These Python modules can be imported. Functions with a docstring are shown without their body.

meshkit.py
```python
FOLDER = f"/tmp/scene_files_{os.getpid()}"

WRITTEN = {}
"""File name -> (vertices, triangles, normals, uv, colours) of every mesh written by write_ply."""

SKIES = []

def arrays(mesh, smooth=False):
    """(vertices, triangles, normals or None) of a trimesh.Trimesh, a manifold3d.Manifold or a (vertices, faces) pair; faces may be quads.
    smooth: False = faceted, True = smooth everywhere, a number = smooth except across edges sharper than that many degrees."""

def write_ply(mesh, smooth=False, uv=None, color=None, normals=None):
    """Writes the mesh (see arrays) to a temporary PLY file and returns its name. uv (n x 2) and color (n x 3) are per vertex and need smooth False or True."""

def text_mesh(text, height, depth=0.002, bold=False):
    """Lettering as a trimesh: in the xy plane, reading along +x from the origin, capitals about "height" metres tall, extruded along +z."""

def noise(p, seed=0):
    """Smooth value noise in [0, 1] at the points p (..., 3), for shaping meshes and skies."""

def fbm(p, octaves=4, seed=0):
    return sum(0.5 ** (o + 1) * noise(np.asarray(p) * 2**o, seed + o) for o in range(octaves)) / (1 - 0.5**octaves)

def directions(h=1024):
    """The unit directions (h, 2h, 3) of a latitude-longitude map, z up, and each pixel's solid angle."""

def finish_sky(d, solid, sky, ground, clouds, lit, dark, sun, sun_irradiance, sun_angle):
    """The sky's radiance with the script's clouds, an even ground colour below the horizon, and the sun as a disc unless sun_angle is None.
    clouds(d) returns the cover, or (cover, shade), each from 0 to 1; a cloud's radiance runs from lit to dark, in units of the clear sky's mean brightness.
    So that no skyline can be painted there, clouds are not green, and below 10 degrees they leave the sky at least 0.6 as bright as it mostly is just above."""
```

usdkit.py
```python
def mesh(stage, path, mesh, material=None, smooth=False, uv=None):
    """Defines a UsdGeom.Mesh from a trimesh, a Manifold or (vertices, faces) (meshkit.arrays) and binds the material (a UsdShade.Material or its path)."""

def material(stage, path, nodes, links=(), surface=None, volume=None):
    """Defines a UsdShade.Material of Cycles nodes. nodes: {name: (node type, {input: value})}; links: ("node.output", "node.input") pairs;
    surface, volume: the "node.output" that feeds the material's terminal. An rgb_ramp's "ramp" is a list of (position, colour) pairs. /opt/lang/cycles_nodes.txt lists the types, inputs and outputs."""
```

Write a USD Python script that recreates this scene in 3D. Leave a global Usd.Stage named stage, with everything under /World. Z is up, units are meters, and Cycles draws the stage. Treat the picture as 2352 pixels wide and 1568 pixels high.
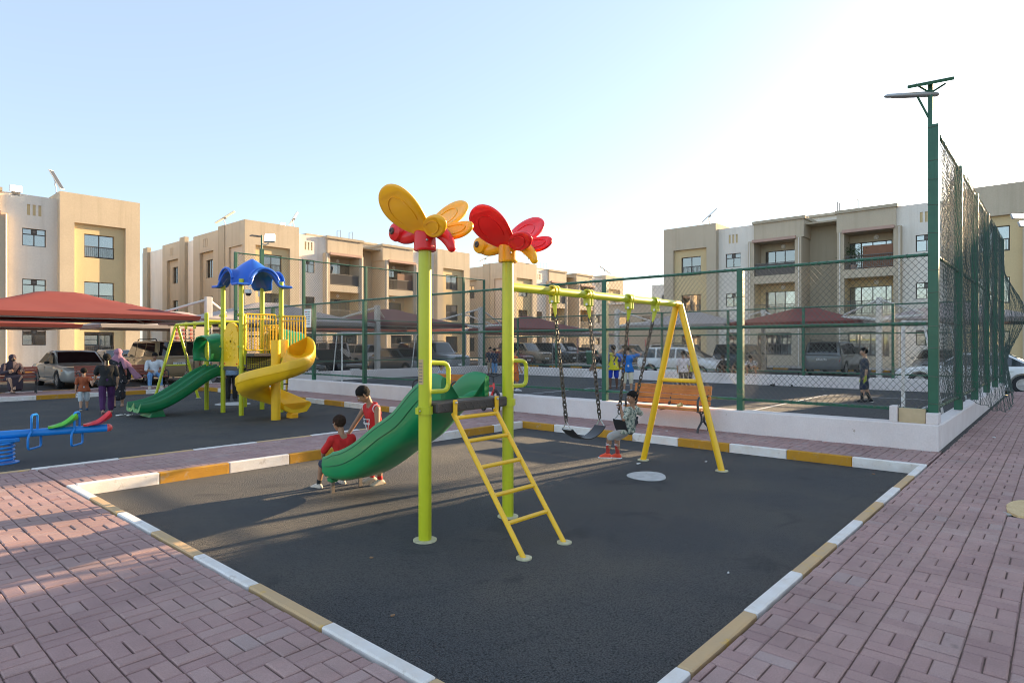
import math, random
import numpy as np, trimesh, manifold3d as m3
from shapely.geometry import Polygon, box as sbox
from shapely.ops import unary_union
import usdkit, meshkit
from pxr import Usd, UsdGeom, UsdLux, UsdShade, Gf, Sdf
rng = np.random.default_rng(7)
stage = Usd.Stage.CreateInMemory()
UsdGeom.SetStageUpAxis(stage, 'Z'); UsdGeom.SetStageMetersPerUnit(stage, 1.0)
W = UsdGeom.Xform.Define(stage, '/World'); stage.SetDefaultPrim(W.GetPrim())
PI = math.pi
# ---------------------------------------------------------------- camera, sky, sun, exposure
EXPOSURE = 2.12
SUN_AZ = math.radians(-9.5)           # direction towards the sun in the plan, from +x
SUN_EL = math.radians(13.0)
SKY = 0.11
SUN = 1.25
cam = UsdGeom.Camera.Define(stage, '/World/camera')
cam.CreateHorizontalApertureAttr(36.0); cam.CreateVerticalApertureAttr(36.0 * 682 / 1024)
cam.CreateFocalLengthAttr(36.0 * 1425 / 2352)
cam.CreateClippingRangeAttr((0.05, 2000.0)); cam.CreateExposureAttr(EXPOSURE)
cam.CreateVerticalApertureOffsetAttr(36.0 * 7 / 2352)
_U = np.array([.6648, .7470]); _U /= np.linalg.norm(_U)
cam.AddTransformOp().Set(Gf.Matrix4d(_U[0], -_U[1], 0, 0,  0, 0, 1, 0,  -_U[1], -_U[0], 0, 0,  0, 0, 1.6, 1))
sd = np.array([math.cos(SUN_EL) * math.cos(SUN_AZ), math.cos(SUN_EL) * math.sin(SUN_AZ), math.sin(SUN_EL)])
sun = UsdLux.DistantLight.Define(stage, '/World/sun')
sun.CreateNormalizeAttr(True); sun.CreateIntensityAttr(SUN); sun.CreateAngleAttr(0.6)
sun.CreateColorAttr(Gf.Vec3f(1.0, 0.73, 0.43))
_q = Gf.Rotation(Gf.Vec3d(0, 0, 1), Gf.Vec3d(*sd))
sun.AddTransformOp().Set(Gf.Matrix4d().SetRotate(_q))
sky = UsdLux.DomeLight.Define(stage, '/World/sky')
sm = usdkit.material(stage, '/World/Looks/sky_air', {
    's': ('sky_texture', {'sky_type': 'single_scattering', 'sun_disc': False, 'sun_elevation': SUN_EL, 'sun_rotation': math.atan2(sd[0], sd[1]),
                          'altitude': 50.0, 'air_density': 1.0, 'aerosol_density': .75, 'ozone_density': 1.0}),
    'veil': ('mix_color', {'fac': .66, 'b': (1.22, 1.48, 1.86), 'use_clamp': False}),
    'b': ('background_shader', {'strength': SKY})}, [('s.color', 'veil.a'), ('veil.result', 'b.color')], surface='b.background')
UsdShade.MaterialBindingAPI.Apply(sky.GetPrim()).Bind(sm)
sky.GetPrim().SetCustomDataByKey('kind', 'structure')

# ---------------------------------------------------------------- naming, things and parts
_used = {}
def numbered(path):
    n = _used.get(path, -1) + 1; _used[path] = n
    return path if n == 0 else '%s_%03d' % (path, n)
def tag(p, label=None, cat=None, group=None, kind=None):
    p = p.GetPrim() if hasattr(p, 'GetPrim') else p
    for k, v in (('label', label), ('category', cat), ('group', group), ('kind', kind)):
        if v: p.SetCustomDataByKey(k, v)
    return p
class T:
    """a thing: an Xform at its base; its parts are given in its own coordinates, or in the world's when world=True"""
    def __init__(s, name, label=None, cat=None, loc=(0, 0, 0), rz=0.0, group=None, kind=None):
        s.path = numbered('/World/' + name); s.loc = np.array(loc, float); s.rz = rz
        x = UsdGeom.Xform.Define(stage, s.path); x.AddTranslateOp().Set(Gf.Vec3d(*map(float, loc)))
        if rz: x.AddRotateZOp().Set(math.degrees(rz))
        s.prim = x.GetPrim(); tag(s.prim, label, cat, group, kind)
    def part(s, name, mesh, mat, parent=None, smooth=30, label=None, kind=None, world=False):
        if isinstance(mesh, MB): mesh = mesh.get()
        if hasattr(mesh, 'to_mesh'): mesh = tri(mesh)
        if world:
            v, f = np.array(mesh.vertices) - s.loc, mesh.faces
            c, n = math.cos(-s.rz), math.sin(-s.rz)
            mesh = trimesh.Trimesh(v @ np.array([[c, -n, 0], [n, c, 0], [0, 0, 1]]).T, f, process=False)
        p = numbered((parent or s.path) + '/' + name)
        usdkit.mesh(stage, p, mesh, mat, smooth=smooth)
        if label or kind: tag(stage.GetPrimAtPath(p), label, None, None, kind)
        return p
def obj(name, mesh, mat, label=None, cat=None, group=None, kind=None, smooth=30):
    """a thing that is one mesh"""
    if isinstance(mesh, MB): mesh = mesh.get()
    p = numbered('/World/' + name); usdkit.mesh(stage, p, mesh, mat, smooth=smooth)
    return tag(stage.GetPrimAtPath(p), label, cat, group, kind)
def dup(src, label, loc, rz=0.0, group=None, cat=None):
    d = src.prim.GetCustomData()
    base = '/World/' + src.path.split('/')[-1]
    p = numbered(base)
    x = UsdGeom.Xform.Define(stage, p)
    x.GetPrim().GetReferences().AddInternalReference(src.path)
    x.ClearXformOpOrder()
    x.AddTranslateOp().Set(Gf.Vec3d(*map(float, loc)))
    r = [o for o in x.GetPrim().GetAttributes() if o.GetName() == 'xformOp:rotateZ']
    o = UsdGeom.XformOp(r[0]) if r else x.AddRotateZOp()
    if r: x.SetXformOpOrder([UsdGeom.XformOp(x.GetPrim().GetAttribute('xformOp:translate')), o])
    o.Set(math.degrees(rz))
    x.GetPrim().SetInstanceable(True)
    return tag(x.GetPrim(), label, cat or d.get('category'), group or d.get('group'))

# ---------------------------------------------------------------- mesh building
class MB:
    def __init__(s): s.v = []; s.f = []; s.n = 0
    def add(s, v, f):
        v = np.asarray(v, float); f = np.asarray(f, int)
        if f.shape[1] == 4: f = np.vstack([f[:, [0, 1, 2]], f[:, [0, 2, 3]]])
        s.v.append(v); s.f.append(f + s.n); s.n += len(v); return s
    def mesh(s, m):
        if isinstance(m, MB): m = m.get()
        if hasattr(m, 'to_mesh'): m = tri(m)
        return s.add(m.vertices, m.faces)
    def box(s, lo, hi, bev=0.0):
        lo, hi = np.minimum(lo, hi).astype(float), np.maximum(lo, hi).astype(float)
        if bev > 0: return s.mesh(bevbox(lo, hi, bev))
        v = np.array([[(lo, hi)[i][0], (lo, hi)[j][1], (lo, hi)[k][2]] for i in (0, 1) for j in (0, 1) for k in (0, 1)])
        return s.add(v, [[0, 1, 3, 2], [4, 6, 7, 5], [0, 4, 5, 1], [2, 3, 7, 6], [0, 2, 6, 4], [1, 5, 7, 3]])
    def tube(s, pts, r, n=8, cap=True, closed=False):
        p = np.asarray(pts, float)
        if closed: p = np.vstack([p, p[:1]])
        t = np.gradient(p, axis=0)
        if closed: t[0] = t[-1] = (p[1] - p[-2])
        t /= np.linalg.norm(t, axis=1, keepdims=True) + 1e-12
        a = np.cross(t[0], [0, 0, 1.0] if abs(t[0][2]) < .9 else [1.0, 0, 0]); a /= np.linalg.norm(a)
        A = []
        for k in range(len(p)):
            a = a - t[k] * (a @ t[k]); a /= np.linalg.norm(a); A.append(a)
        A = np.array(A); B = np.cross(t, A)
        g = np.arange(n) * 2 * PI / n + PI / n
        rr = np.broadcast_to(r, (len(p),)).astype(float)
        v = p[:, None] + rr[:, None, None] * (np.cos(g)[None, :, None] * A[:, None] + np.sin(g)[None, :, None] * B[:, None])
        i, j = np.meshgrid(np.arange(len(p) - 1), np.arange(n), indexing='ij')
        q = np.stack([i * n + j, i * n + (j + 1) % n, (i + 1) * n + (j + 1) % n, (i + 1) * n + j], -1).reshape(-1, 4)
        V = v.reshape(-1, 3); F = [q[:, [0, 1, 2]], q[:, [0, 2, 3]]]
        if cap and not closed and n > 2:
            k = np.arange(1, n - 1); L = (len(p) - 1) * n
            F.append(np.stack([0 * k, k + 1, k], 1)); F.append(np.stack([L + 0 * k, L + k, L + k + 1], 1))
        return s.add(V, np.vstack(F))
    def cyl(s, a, b, r, r2=None, n=16):
        return s.tube([a, b], [r, r if r2 is None else r2], n)
    def sph(s, c, r, sub=2, sc=(1, 1, 1)):
        m = trimesh.creation.icosphere(sub, r); return s.add(m.vertices * np.array(sc) + np.array(c), m.faces)
    def lathe(s, prof, c=(0, 0, 0), n=24, axis='z'):
        prof = np.asarray(prof, float); g = np.arange(n) * 2 * PI / n
        v = np.stack([prof[:, None, 0] * np.cos(g), prof[:, None, 0] * np.sin(g), prof[:, None, 1] + 0 * g], -1).reshape(-1, 3)
        i, j = np.meshgrid(np.arange(len(prof) - 1), np.arange(n), indexing='ij')
        q = np.stack([i * n + j, i * n + (j + 1) % n, (i + 1) * n + (j + 1) % n, (i + 1) * n + j], -1).reshape(-1, 4)
        if axis == 'y': v = v[:, [0, 2, 1]] * [1, 1, -1]
        if axis == 'x': v = v[:, [2, 1, 0]] * [1, 1, -1]
        return s.add(v + np.array(c), q)
    def grid(s, P, thick=0.0, flip=False):
        """P: (a, b, 3) points; with thick, a closed shell of that thickness"""
        P = np.asarray(P, float); a, b = P.shape[:2]
        i, j = np.meshgrid(np.arange(a - 1), np.arange(b - 1), indexing='ij')
        q = np.stack([i * b + j, (i + 1) * b + j, (i + 1) * b + j + 1, i * b + j + 1], -1).reshape(-1, 4)
        if flip: q = q[:, ::-1]
        V = P.reshape(-1, 3)
        if not thick: return s.add(V, q)
        du = np.gradient(P, axis=0); dv = np.gradient(P, axis=1); n = np.cross(du, dv); n /= np.linalg.norm(n, axis=-1, keepdims=True) + 1e-12
        if flip: n = -n
        V2 = (P - n * thick).reshape(-1, 3); N = a * b
        ring = [k for k in range(b)] + [r_ * b + b - 1 for r_ in range(1, a)] + [(a - 1) * b + k for k in range(b - 2, -1, -1)] + [r_ * b for r_ in range(a - 2, 0, -1)]
        w = [[ring[k], ring[(k + 1) % len(ring)], ring[(k + 1) % len(ring)] + N, ring[k] + N] for k in range(len(ring))]
        w = np.array(w)
        if flip: w = w[:, ::-1]
        return s.add(np.vstack([V, V2]), np.vstack([q, q[:, ::-1] + N, w]))
    def poly(s, pg, z0, z1):
        """a shapely polygon, upright from z0 to z1"""
        for g in getattr(pg, 'geoms', [pg]):
            m = trimesh.creation.extrude_polygon(g, z1 - z0, engine='earcut'); m.apply_translation([0, 0, z0]); s.mesh(m)
        return s
    def wall(s, pg, y0, y1):
        """a shapely polygon in (x, z), standing, from depth y0 to y1"""
        for g in getattr(pg, 'geoms', [pg]):
            m = trimesh.creation.extrude_polygon(g, y1 - y0, engine='earcut')
            v = m.vertices; s.add(np.stack([v[:, 0], y0 + v[:, 2], v[:, 1]], 1), m.faces[:, ::-1])
        return s
    def move(s, M):
        for k in range(len(s.v)): s.v[k] = s.v[k] @ np.asarray(M)[:3, :3].T + np.asarray(M)[:3, 3]
        return s
    def get(s):
        return trimesh.Trimesh(np.vstack(s.v), np.vstack(s.f), process=False)
def bevbox(lo, hi, b):
    lo = np.asarray(lo, float); hi = np.asarray(hi, float); b = min(b, .49 * (hi - lo).min())
    pts = []
    for i in (0, 1):
        for j in (0, 1):
            for k in (0, 1):
                c = np.where([i, j, k], hi, lo); d = np.where([i, j, k], -1, 1) * b
                for ax in range(3):
                    p = c.copy()
                    for o in range(3):
                        if o != ax: p[o] += d[o]
                    pts.append(p)
    return trimesh.convex.convex_hull(np.array(pts))
def tri(m):
    k = m.to_mesh(); return trimesh.Trimesh(k.vert_properties[:, :3], k.tri_verts, process=False)
def man(m):
    return m3.Manifold(m3.Mesh(np.asarray(m.vertices, np.float32), np.asarray(m.faces, np.uint32)))
_sph = {}
def msph(c, r, seg=12):
    if seg not in _sph: _sph[seg] = m3.Manifold.sphere(1.0, seg)
    r = np.broadcast_to(np.asarray(r, float), (3,))
    return _sph[seg].scale(tuple(r)).translate(tuple(map(float, c)))
def hull(balls, seg=12):
    return m3.Manifold.batch_hull([msph(c, r, seg) for c, r in balls])
def arc(c, r, a0, a1, n, ax=(0, 2)):
    g = np.linspace(a0, a1, n); p = np.tile(np.asarray(c, float), (n, 1)); p[:, ax[0]] += r * np.cos(g); p[:, ax[1]] += r * np.sin(g); return p
def rounded(pts, r, n=5, closed=False):
    """a polyline with rounded corners"""
    P = [np.asarray(p, float) for p in pts]; out = []; N = len(P)
    for k in range(N):
        if not closed and k in (0, N - 1): out.append(P[k]); continue
        a, b, c = P[k - 1], P[k], P[(k + 1) % N]
        d1, d2 = a - b, c - b; l = min(r, .49 * np.linalg.norm(d1), .49 * np.linalg.norm(d2))
        p, q = b + d1 / np.linalg.norm(d1) * l, b + d2 / np.linalg.norm(d2) * l
        for t in np.linspace(0, 1, n): out.append((1 - t) ** 2 * p + 2 * t * (1 - t) * b + t * t * q)
    return np.array(out)
def spline(pts, n):
    """Catmull-Rom through points"""
    from scipy.interpolate import CubicSpline
    pts = np.asarray(pts, float); d = np.r_[0, np.cumsum(np.linalg.norm(np.diff(pts, axis=0), axis=1) ** .6)]
    return CubicSpline(d, pts, axis=0)(np.linspace(0, d[-1], n))

# ---------------------------------------------------------------- materials
def srgb(r, g, b):
    c = np.array([r, g, b]) / 255.0
    return tuple(np.where(c <= .04045, c / 12.92, ((c + .055) / 1.055) ** 2.4))
_m = {}
def mat(name, c, c2=None, scale=2.0, rough=.6, bump=0.0, bscale=60.0, coat=0.0, metal=0.0, spec=.5, spots=None, fine=0.0, fscale=300.0, trans=0.0, emit=0.0, detail=4.0, streak=None):
    if name in _m: return _m[name]
    n = {'p': ('principled_bsdf', {'roughness': rough, 'metallic': metal, 'coat_weight': coat, 'specular_ior_level': spec, 'base_color': tuple(c)}),
         'g': ('geometry', {})}
    l = []
    last = None
    if c2 is not None:
        n['n1'] = ('noise_texture', {'scale': scale, 'detail': detail, 'roughness': .6})
        n['r1'] = ('map_range', {'from_min': .35, 'from_max': .65, 'to_min': 0.0, 'to_max': 1.0, 'clamp': True})
        n['m1'] = ('mix_color', {'a': tuple(c), 'b': tuple(c2)})
        l += [('g.position', 'n1.vector'), ('n1.fac', 'r1.value'), ('r1.result', 'm1.fac')]; last = 'm1.result'
    if fine:
        n['n2'] = ('noise_texture', {'scale': fscale, 'detail': 2.0, 'roughness': .7})
        n['r2'] = ('map_range', {'from_min': .3, 'from_max': .7, 'to_min': 1 - fine, 'to_max': 1 + fine, 'clamp': False})
        n['m2'] = ('mix_color', {'blend_type': 'multiply', 'fac': 1.0, 'a': tuple(c), 'use_clamp': False})
        l += [('g.position', 'n2.vector'), ('n2.fac', 'r2.value'), ('r2.result', 'm2.b')]
        if last: l.append((last, 'm2.a'))
        last = 'm2.result'
    if streak is not None:     # rain streaks: noise drawn out along the height
        n['mp'] = ('mapping', {'scale': (2.2, 2.2, .10)}); n['n5'] = ('noise_texture', {'scale': 1.0, 'detail': 5.0, 'roughness': .6})
        n['r5'] = ('map_range', {'from_min': .50, 'from_max': .74, 'to_min': 0.0, 'to_max': streak[1], 'clamp': True}); n['m5'] = ('mix_color', {'a': tuple(c), 'b': tuple(streak[0])})
        l += [('g.position', 'mp.vector'), ('mp.vector', 'n5.vector'), ('n5.fac', 'r5.value'), ('r5.result', 'm5.fac')]
        if last: l.append((last, 'm5.a'))
        last = 'm5.result'
    if spots is not None:      # (colour, scale, threshold, softness)
        sc, ss, st, sf = spots
        n['n3'] = ('noise_texture', {'scale': ss, 'detail': 5.0, 'roughness': .65})
        n['r3'] = ('map_range', {'from_min': st, 'from_max': st + sf, 'to_min': 0.0, 'to_max': 1.0, 'clamp': True})
        n['m3'] = ('mix_color', {'a': tuple(c), 'b': tuple(sc)})
        l += [('g.position', 'n3.vector'), ('n3.fac', 'r3.value'), ('r3.result', 'm3.fac')]
        if last: l.append((last, 'm3.a'))
        last = 'm3.result'
    if last: l.append((last, 'p.base_color'))
    if bump:
        n['n4'] = ('noise_texture', {'scale': bscale, 'detail': 3.0, 'roughness': .6})
        n['b'] = ('bump', {'strength': bump, 'distance': .02})
        l += [('g.position', 'n4.vector'), ('n4.fac', 'b.height'), ('b.normal', 'p.normal')]
    if emit:
        n['p'][1]['emission_color'] = tuple(c); n['p'][1]['emission_strength'] = emit
    surf = 'p.BSDF'
    if trans:
        n['t'] = ('translucent_bsdf', {'color': tuple(c)}); n['mx'] = ('mix_closure', {'fac': trans})
        l += [('p.BSDF', 'mx.closure1'), ('t.BSDF', 'mx.closure2')]; surf = 'mx.closure'
        if last: l.append((last, 't.color'))
    _m[name] = usdkit.material(stage, '/World/Looks/' + name, n, l, surface=surf)
    return _m[name]
def glassmat(name, tint, ior=1.5, rough=0.0):
    _m[name] = usdkit.material(stage, '/World/Looks/' + name, {
        'f': ('fresnel', {'IOR': ior}), 't': ('transparent_bsdf', {'color': tint}), 'g': ('glossy_bsdf', {'color': (1, 1, 1), 'roughness': rough}), 'm': ('mix_closure', {})},
        [('f.fac', 'm.fac'), ('t.BSDF', 'm.closure1'), ('g.BSDF', 'm.closure2')], surface='m.closure')
    return _m[name]
# ================================================================ ground
ROAD, PIT = -0.12, -0.13
RUB = (.083, .085, .089)
def rubber(name, dust):
    n = {'g': ('geometry', {}), 'big': ('noise_texture', {'scale': .55, 'detail': 5.0, 'roughness': .6}),
         'rb': ('map_range', {'from_min': .42, 'from_max': .72, 'to_min': 0.0, 'to_max': dust, 'clamp': True}),
         'v': ('voronoi_texture', {'scale': 95.0, 'feature': 'f1', 'randomness': 1.0}),
         'vr': ('map_range', {'from_min': 0.0, 'from_max': .75, 'to_min': 1.65, 'to_max': .42, 'clamp': False}),
         'fn': ('noise_texture', {'scale': 240.0, 'detail': 2.0, 'roughness': .7}),
         'fr': ('map_range', {'from_min': .3, 'from_max': .7, 'to_min': .6, 'to_max': 1.4, 'clamp': False}),
         'mm': ('math', {'math_type': 'multiply'}),
         'mc': ('mix_color', {'a': RUB, 'b': (.150, .136, .115)}),
         'mu': ('mix_color', {'blend_type': 'multiply', 'fac': 1.0, 'use_clamp': False}),
         'sp': ('noise_texture', {'scale': 28.0, 'detail': 2.0}), 'spr': ('map_range', {'from_min': .775, 'from_max': .79, 'to_min': 0.0, 'to_max': .7, 'clamp': True}),
         'ms': ('mix_color', {'b': (.30, .27, .23)}),
         'st': ('noise_texture', {'scale': 1.7, 'detail': 5.0, 'distortion': .8}), 'sr': ('map_range', {'from_min': .60, 'from_max': .68, 'to_min': 0.0, 'to_max': .5, 'clamp': True}),
         'md': ('mix_color', {'b': (.046, .048, .052)}),
         'b': ('bump', {'strength': .7, 'distance': .012}), 'p': ('principled_bsdf', {'roughness': .82, 'specular_ior_level': .35})}
    l = [('g.position', x + '.vector') for x in ('big', 'v', 'fn', 'sp', 'st')] + [('big.fac', 'rb.value'), ('rb.result', 'mc.fac'), ('v.distance', 'vr.value'), ('fn.fac', 'fr.value'),
         ('vr.result', 'mm.value1'), ('fr.result', 'mm.value2'), ('mc.result', 'md.a'), ('st.fac', 'sr.value'), ('sr.result', 'md.fac'), ('md.result', 'mu.a'), ('mm.value', 'mu.b'), ('sp.fac', 'spr.value'), ('spr.result', 'ms.fac'), ('mu.result', 'ms.a'), ('ms.result', 'p.base_color'),
         ('mm.value', 'b.height'), ('b.normal', 'p.normal')]
    return usdkit.material(stage, '/World/Looks/' + name, n, l, surface='p.BSDF')
M_RUB = rubber('rubber_granules', .75)
M_COURT = rubber('court_rubber', .35)
M_ASPH = mat('asphalt', (.085, .083, .082), (.125, .12, .115), scale=.35, rough=.85, fine=.35, fscale=120, bump=.3, bscale=150)
M_SAND = mat('sand_joint', (.22, .15, .125), (.14, .097, .08), scale=9, rough=.95, fine=.3, bump=.4, bscale=200)
def sheet(x0, y0, x1, y1, z, holes=()):
    """a flat sheet with rectangular holes"""
    pg = sbox(x0, y0, x1, y1)
    for h in holes: pg = pg.difference(sbox(*h))
    m = MB()
    for g in getattr(pg, 'geoms', [pg]):
        v, f = trimesh.creation.triangulate_polygon(g, engine='earcut')
        a = v[f]; s_ = np.cross(a[:, 1] - a[:, 0], a[:, 2] - a[:, 0])
        f = np.where((s_ < 0)[:, None], f[:, ::-1], f)
        m.add(np.c_[v, np.full(len(v), z)], f)
    return m
KW = .085                                  # kerb width
PA = (1.90, 1.36, 9.86, 8.48)             # the near rubber pit with its kerbs
PB = (-14.0, 9.87, 9.86, 24.10)           # the farther pit
CT = (11.35, 1.52, 25.0, 24.45)           # the ball court
obj('ground', sheet(-250, -250, 350, 350, -.16, [(-14, -14, 44.0, 26.4)]), M_ASPH, kind='structure')
obj('car_park_road', sheet(-20, 26.4, 90, 46.0, ROAD, []), M_ASPH, kind='structure')
obj('car_park_road', sheet(27.2, -30, 44.0, 26.4, ROAD, []), M_ASPH, kind='structure')
obj('soil_bed', sheet(-14, -14, 27.2, 26.4, -.155, [PB, PA, CT]), M_SAND, kind='structure')
obj('rubber_pit_floor', sheet(PA[0] + KW, PA[1] + KW, PA[2] - KW, PA[3] - KW, PIT), M_RUB, kind='structure')
obj('rubber_pit_floor', sheet(PB[0], PB[1] + KW, PB[2] - KW, PB[3] - KW, PIT), M_RUB, kind='structure')
obj('court_floor', sheet(CT[0] - .2, CT[1] - .2, CT[2] + .1, CT[3] + .1, 0.0), M_COURT, kind='structure')
# ---- pavers in a basket weave of two and two, cells of 0.2 m
M_PAVE = usdkit.material(stage, '/World/Looks/concrete_paver', {
    'g': ('geometry', {}), 'a': ('attribute', {'attribute': 'tone'}),
    'r': ('rgb_ramp', {'ramp': [(0, (.315, .196, .186)), (.3, (.345, .218, .204)), (.6, (.37, .236, .216)), (.85, (.375, .255, .238)), (1, (.355, .268, .255))]}),
    'n': ('noise_texture', {'scale': 1.1, 'detail': 5.0, 'roughness': .65}), 'nr': ('map_range', {'from_min': .3, 'from_max': .7, 'to_min': .80, 'to_max': 1.18, 'clamp': False}),
    'f': ('noise_texture', {'scale': 140.0, 'detail': 3.0, 'roughness': .7}), 'fr': ('map_range', {'from_min': .3, 'from_max': .7, 'to_min': .84, 'to_max': 1.16, 'clamp': False}),
    'mm': ('math', {'math_type': 'multiply'}), 'mu': ('mix_color', {'blend_type': 'multiply', 'fac': 1.0, 'use_clamp': False}),
    's': ('noise_texture', {'scale': 3.1, 'detail': 4.0, 'roughness': .55}), 'sr': ('map_range', {'from_min': .70, 'from_max': .76, 'to_min': 0.0, 'to_max': .65, 'clamp': True}),
    'ms': ('mix_color', {'b': (.07, .06, .06)}),
    'd': ('noise_texture', {'scale': .8, 'detail': 6.0, 'roughness': .7}), 'dr': ('map_range', {'from_min': .5, 'from_max': .75, 'to_min': 0.0, 'to_max': .5, 'clamp': True}),
    'mdd': ('mix_color', {'b': (.37, .285, .25)}),
    'b': ('bump', {'strength': .35, 'distance': .006}), 'p': ('principled_bsdf', {'roughness': .8, 'specular_ior_level': .35})},
    [('a.fac', 'r.fac'), ('g.position', 'n.vector'), ('g.position', 'f.vector'), ('g.position', 's.vector'), ('g.position', 'd.vector'), ('n.fac', 'nr.value'), ('f.fac', 'fr.value'), ('nr.result', 'mm.value1'), ('fr.result', 'mm.value2'),
     ('r.color', 'mdd.a'), ('d.fac', 'dr.value'), ('dr.result', 'mdd.fac'), ('mdd.result', 'mu.a'), ('mm.value', 'mu.b'), ('s.fac', 'sr.value'), ('sr.result', 'ms.fac'), ('mu.result', 'ms.a'), ('ms.result', 'p.base_color'),
     ('f.fac', 'b.height'), ('b.normal', 'p.normal')], surface='p.BSDF')
def paver(x0, y0, x1, y1, r):
    """one bevelled paver, slightly uneven: 12 vertices, 18 triangles"""
    j, b = .0038, .0065
    x0 += j * (.6 + .8 * r.random()); x1 -= j * (.6 + .8 * r.random()); y0 += j * (.6 + .8 * r.random()); y1 -= j * (.6 + .8 * r.random())
    z = r.normal(0, .0022); tx, ty = r.normal(0, .009, 2); cx, cy = (x0 + x1) / 2, (y0 + y1) / 2
    f = lambda x, y, d: (x, y, z + d + tx * (x - cx) + ty * (y - cy))
    v = [f(x0, y0, -.05), f(x1, y0, -.05), f(x1, y1, -.05), f(x0, y1, -.05), f(x0, y0, -b), f(x1, y0, -b), f(x1, y1, -b), f(x0, y1, -b),
         f(x0 + b, y0 + b, 0), f(x1 - b, y0 + b, 0), f(x1 - b, y1 - b, 0), f(x0 + b, y1 - b, 0)]
    q = [[0, 1, 5, 4], [1, 2, 6, 5], [2, 3, 7, 6], [3, 0, 4, 7], [4, 5, 9, 8], [5, 6, 10, 9], [6, 7, 11, 10], [7, 4, 8, 11], [8, 9, 10, 11]]
    return np.array(v), np.array(q)
def set_tone(path, tones):
    p = UsdGeom.PrimvarsAPI(stage.GetPrimAtPath(path)).CreatePrimvar('tone', Sdf.ValueTypeNames.FloatArray, 'vertex')
    p.Set([float(t) for t in tones])
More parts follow.
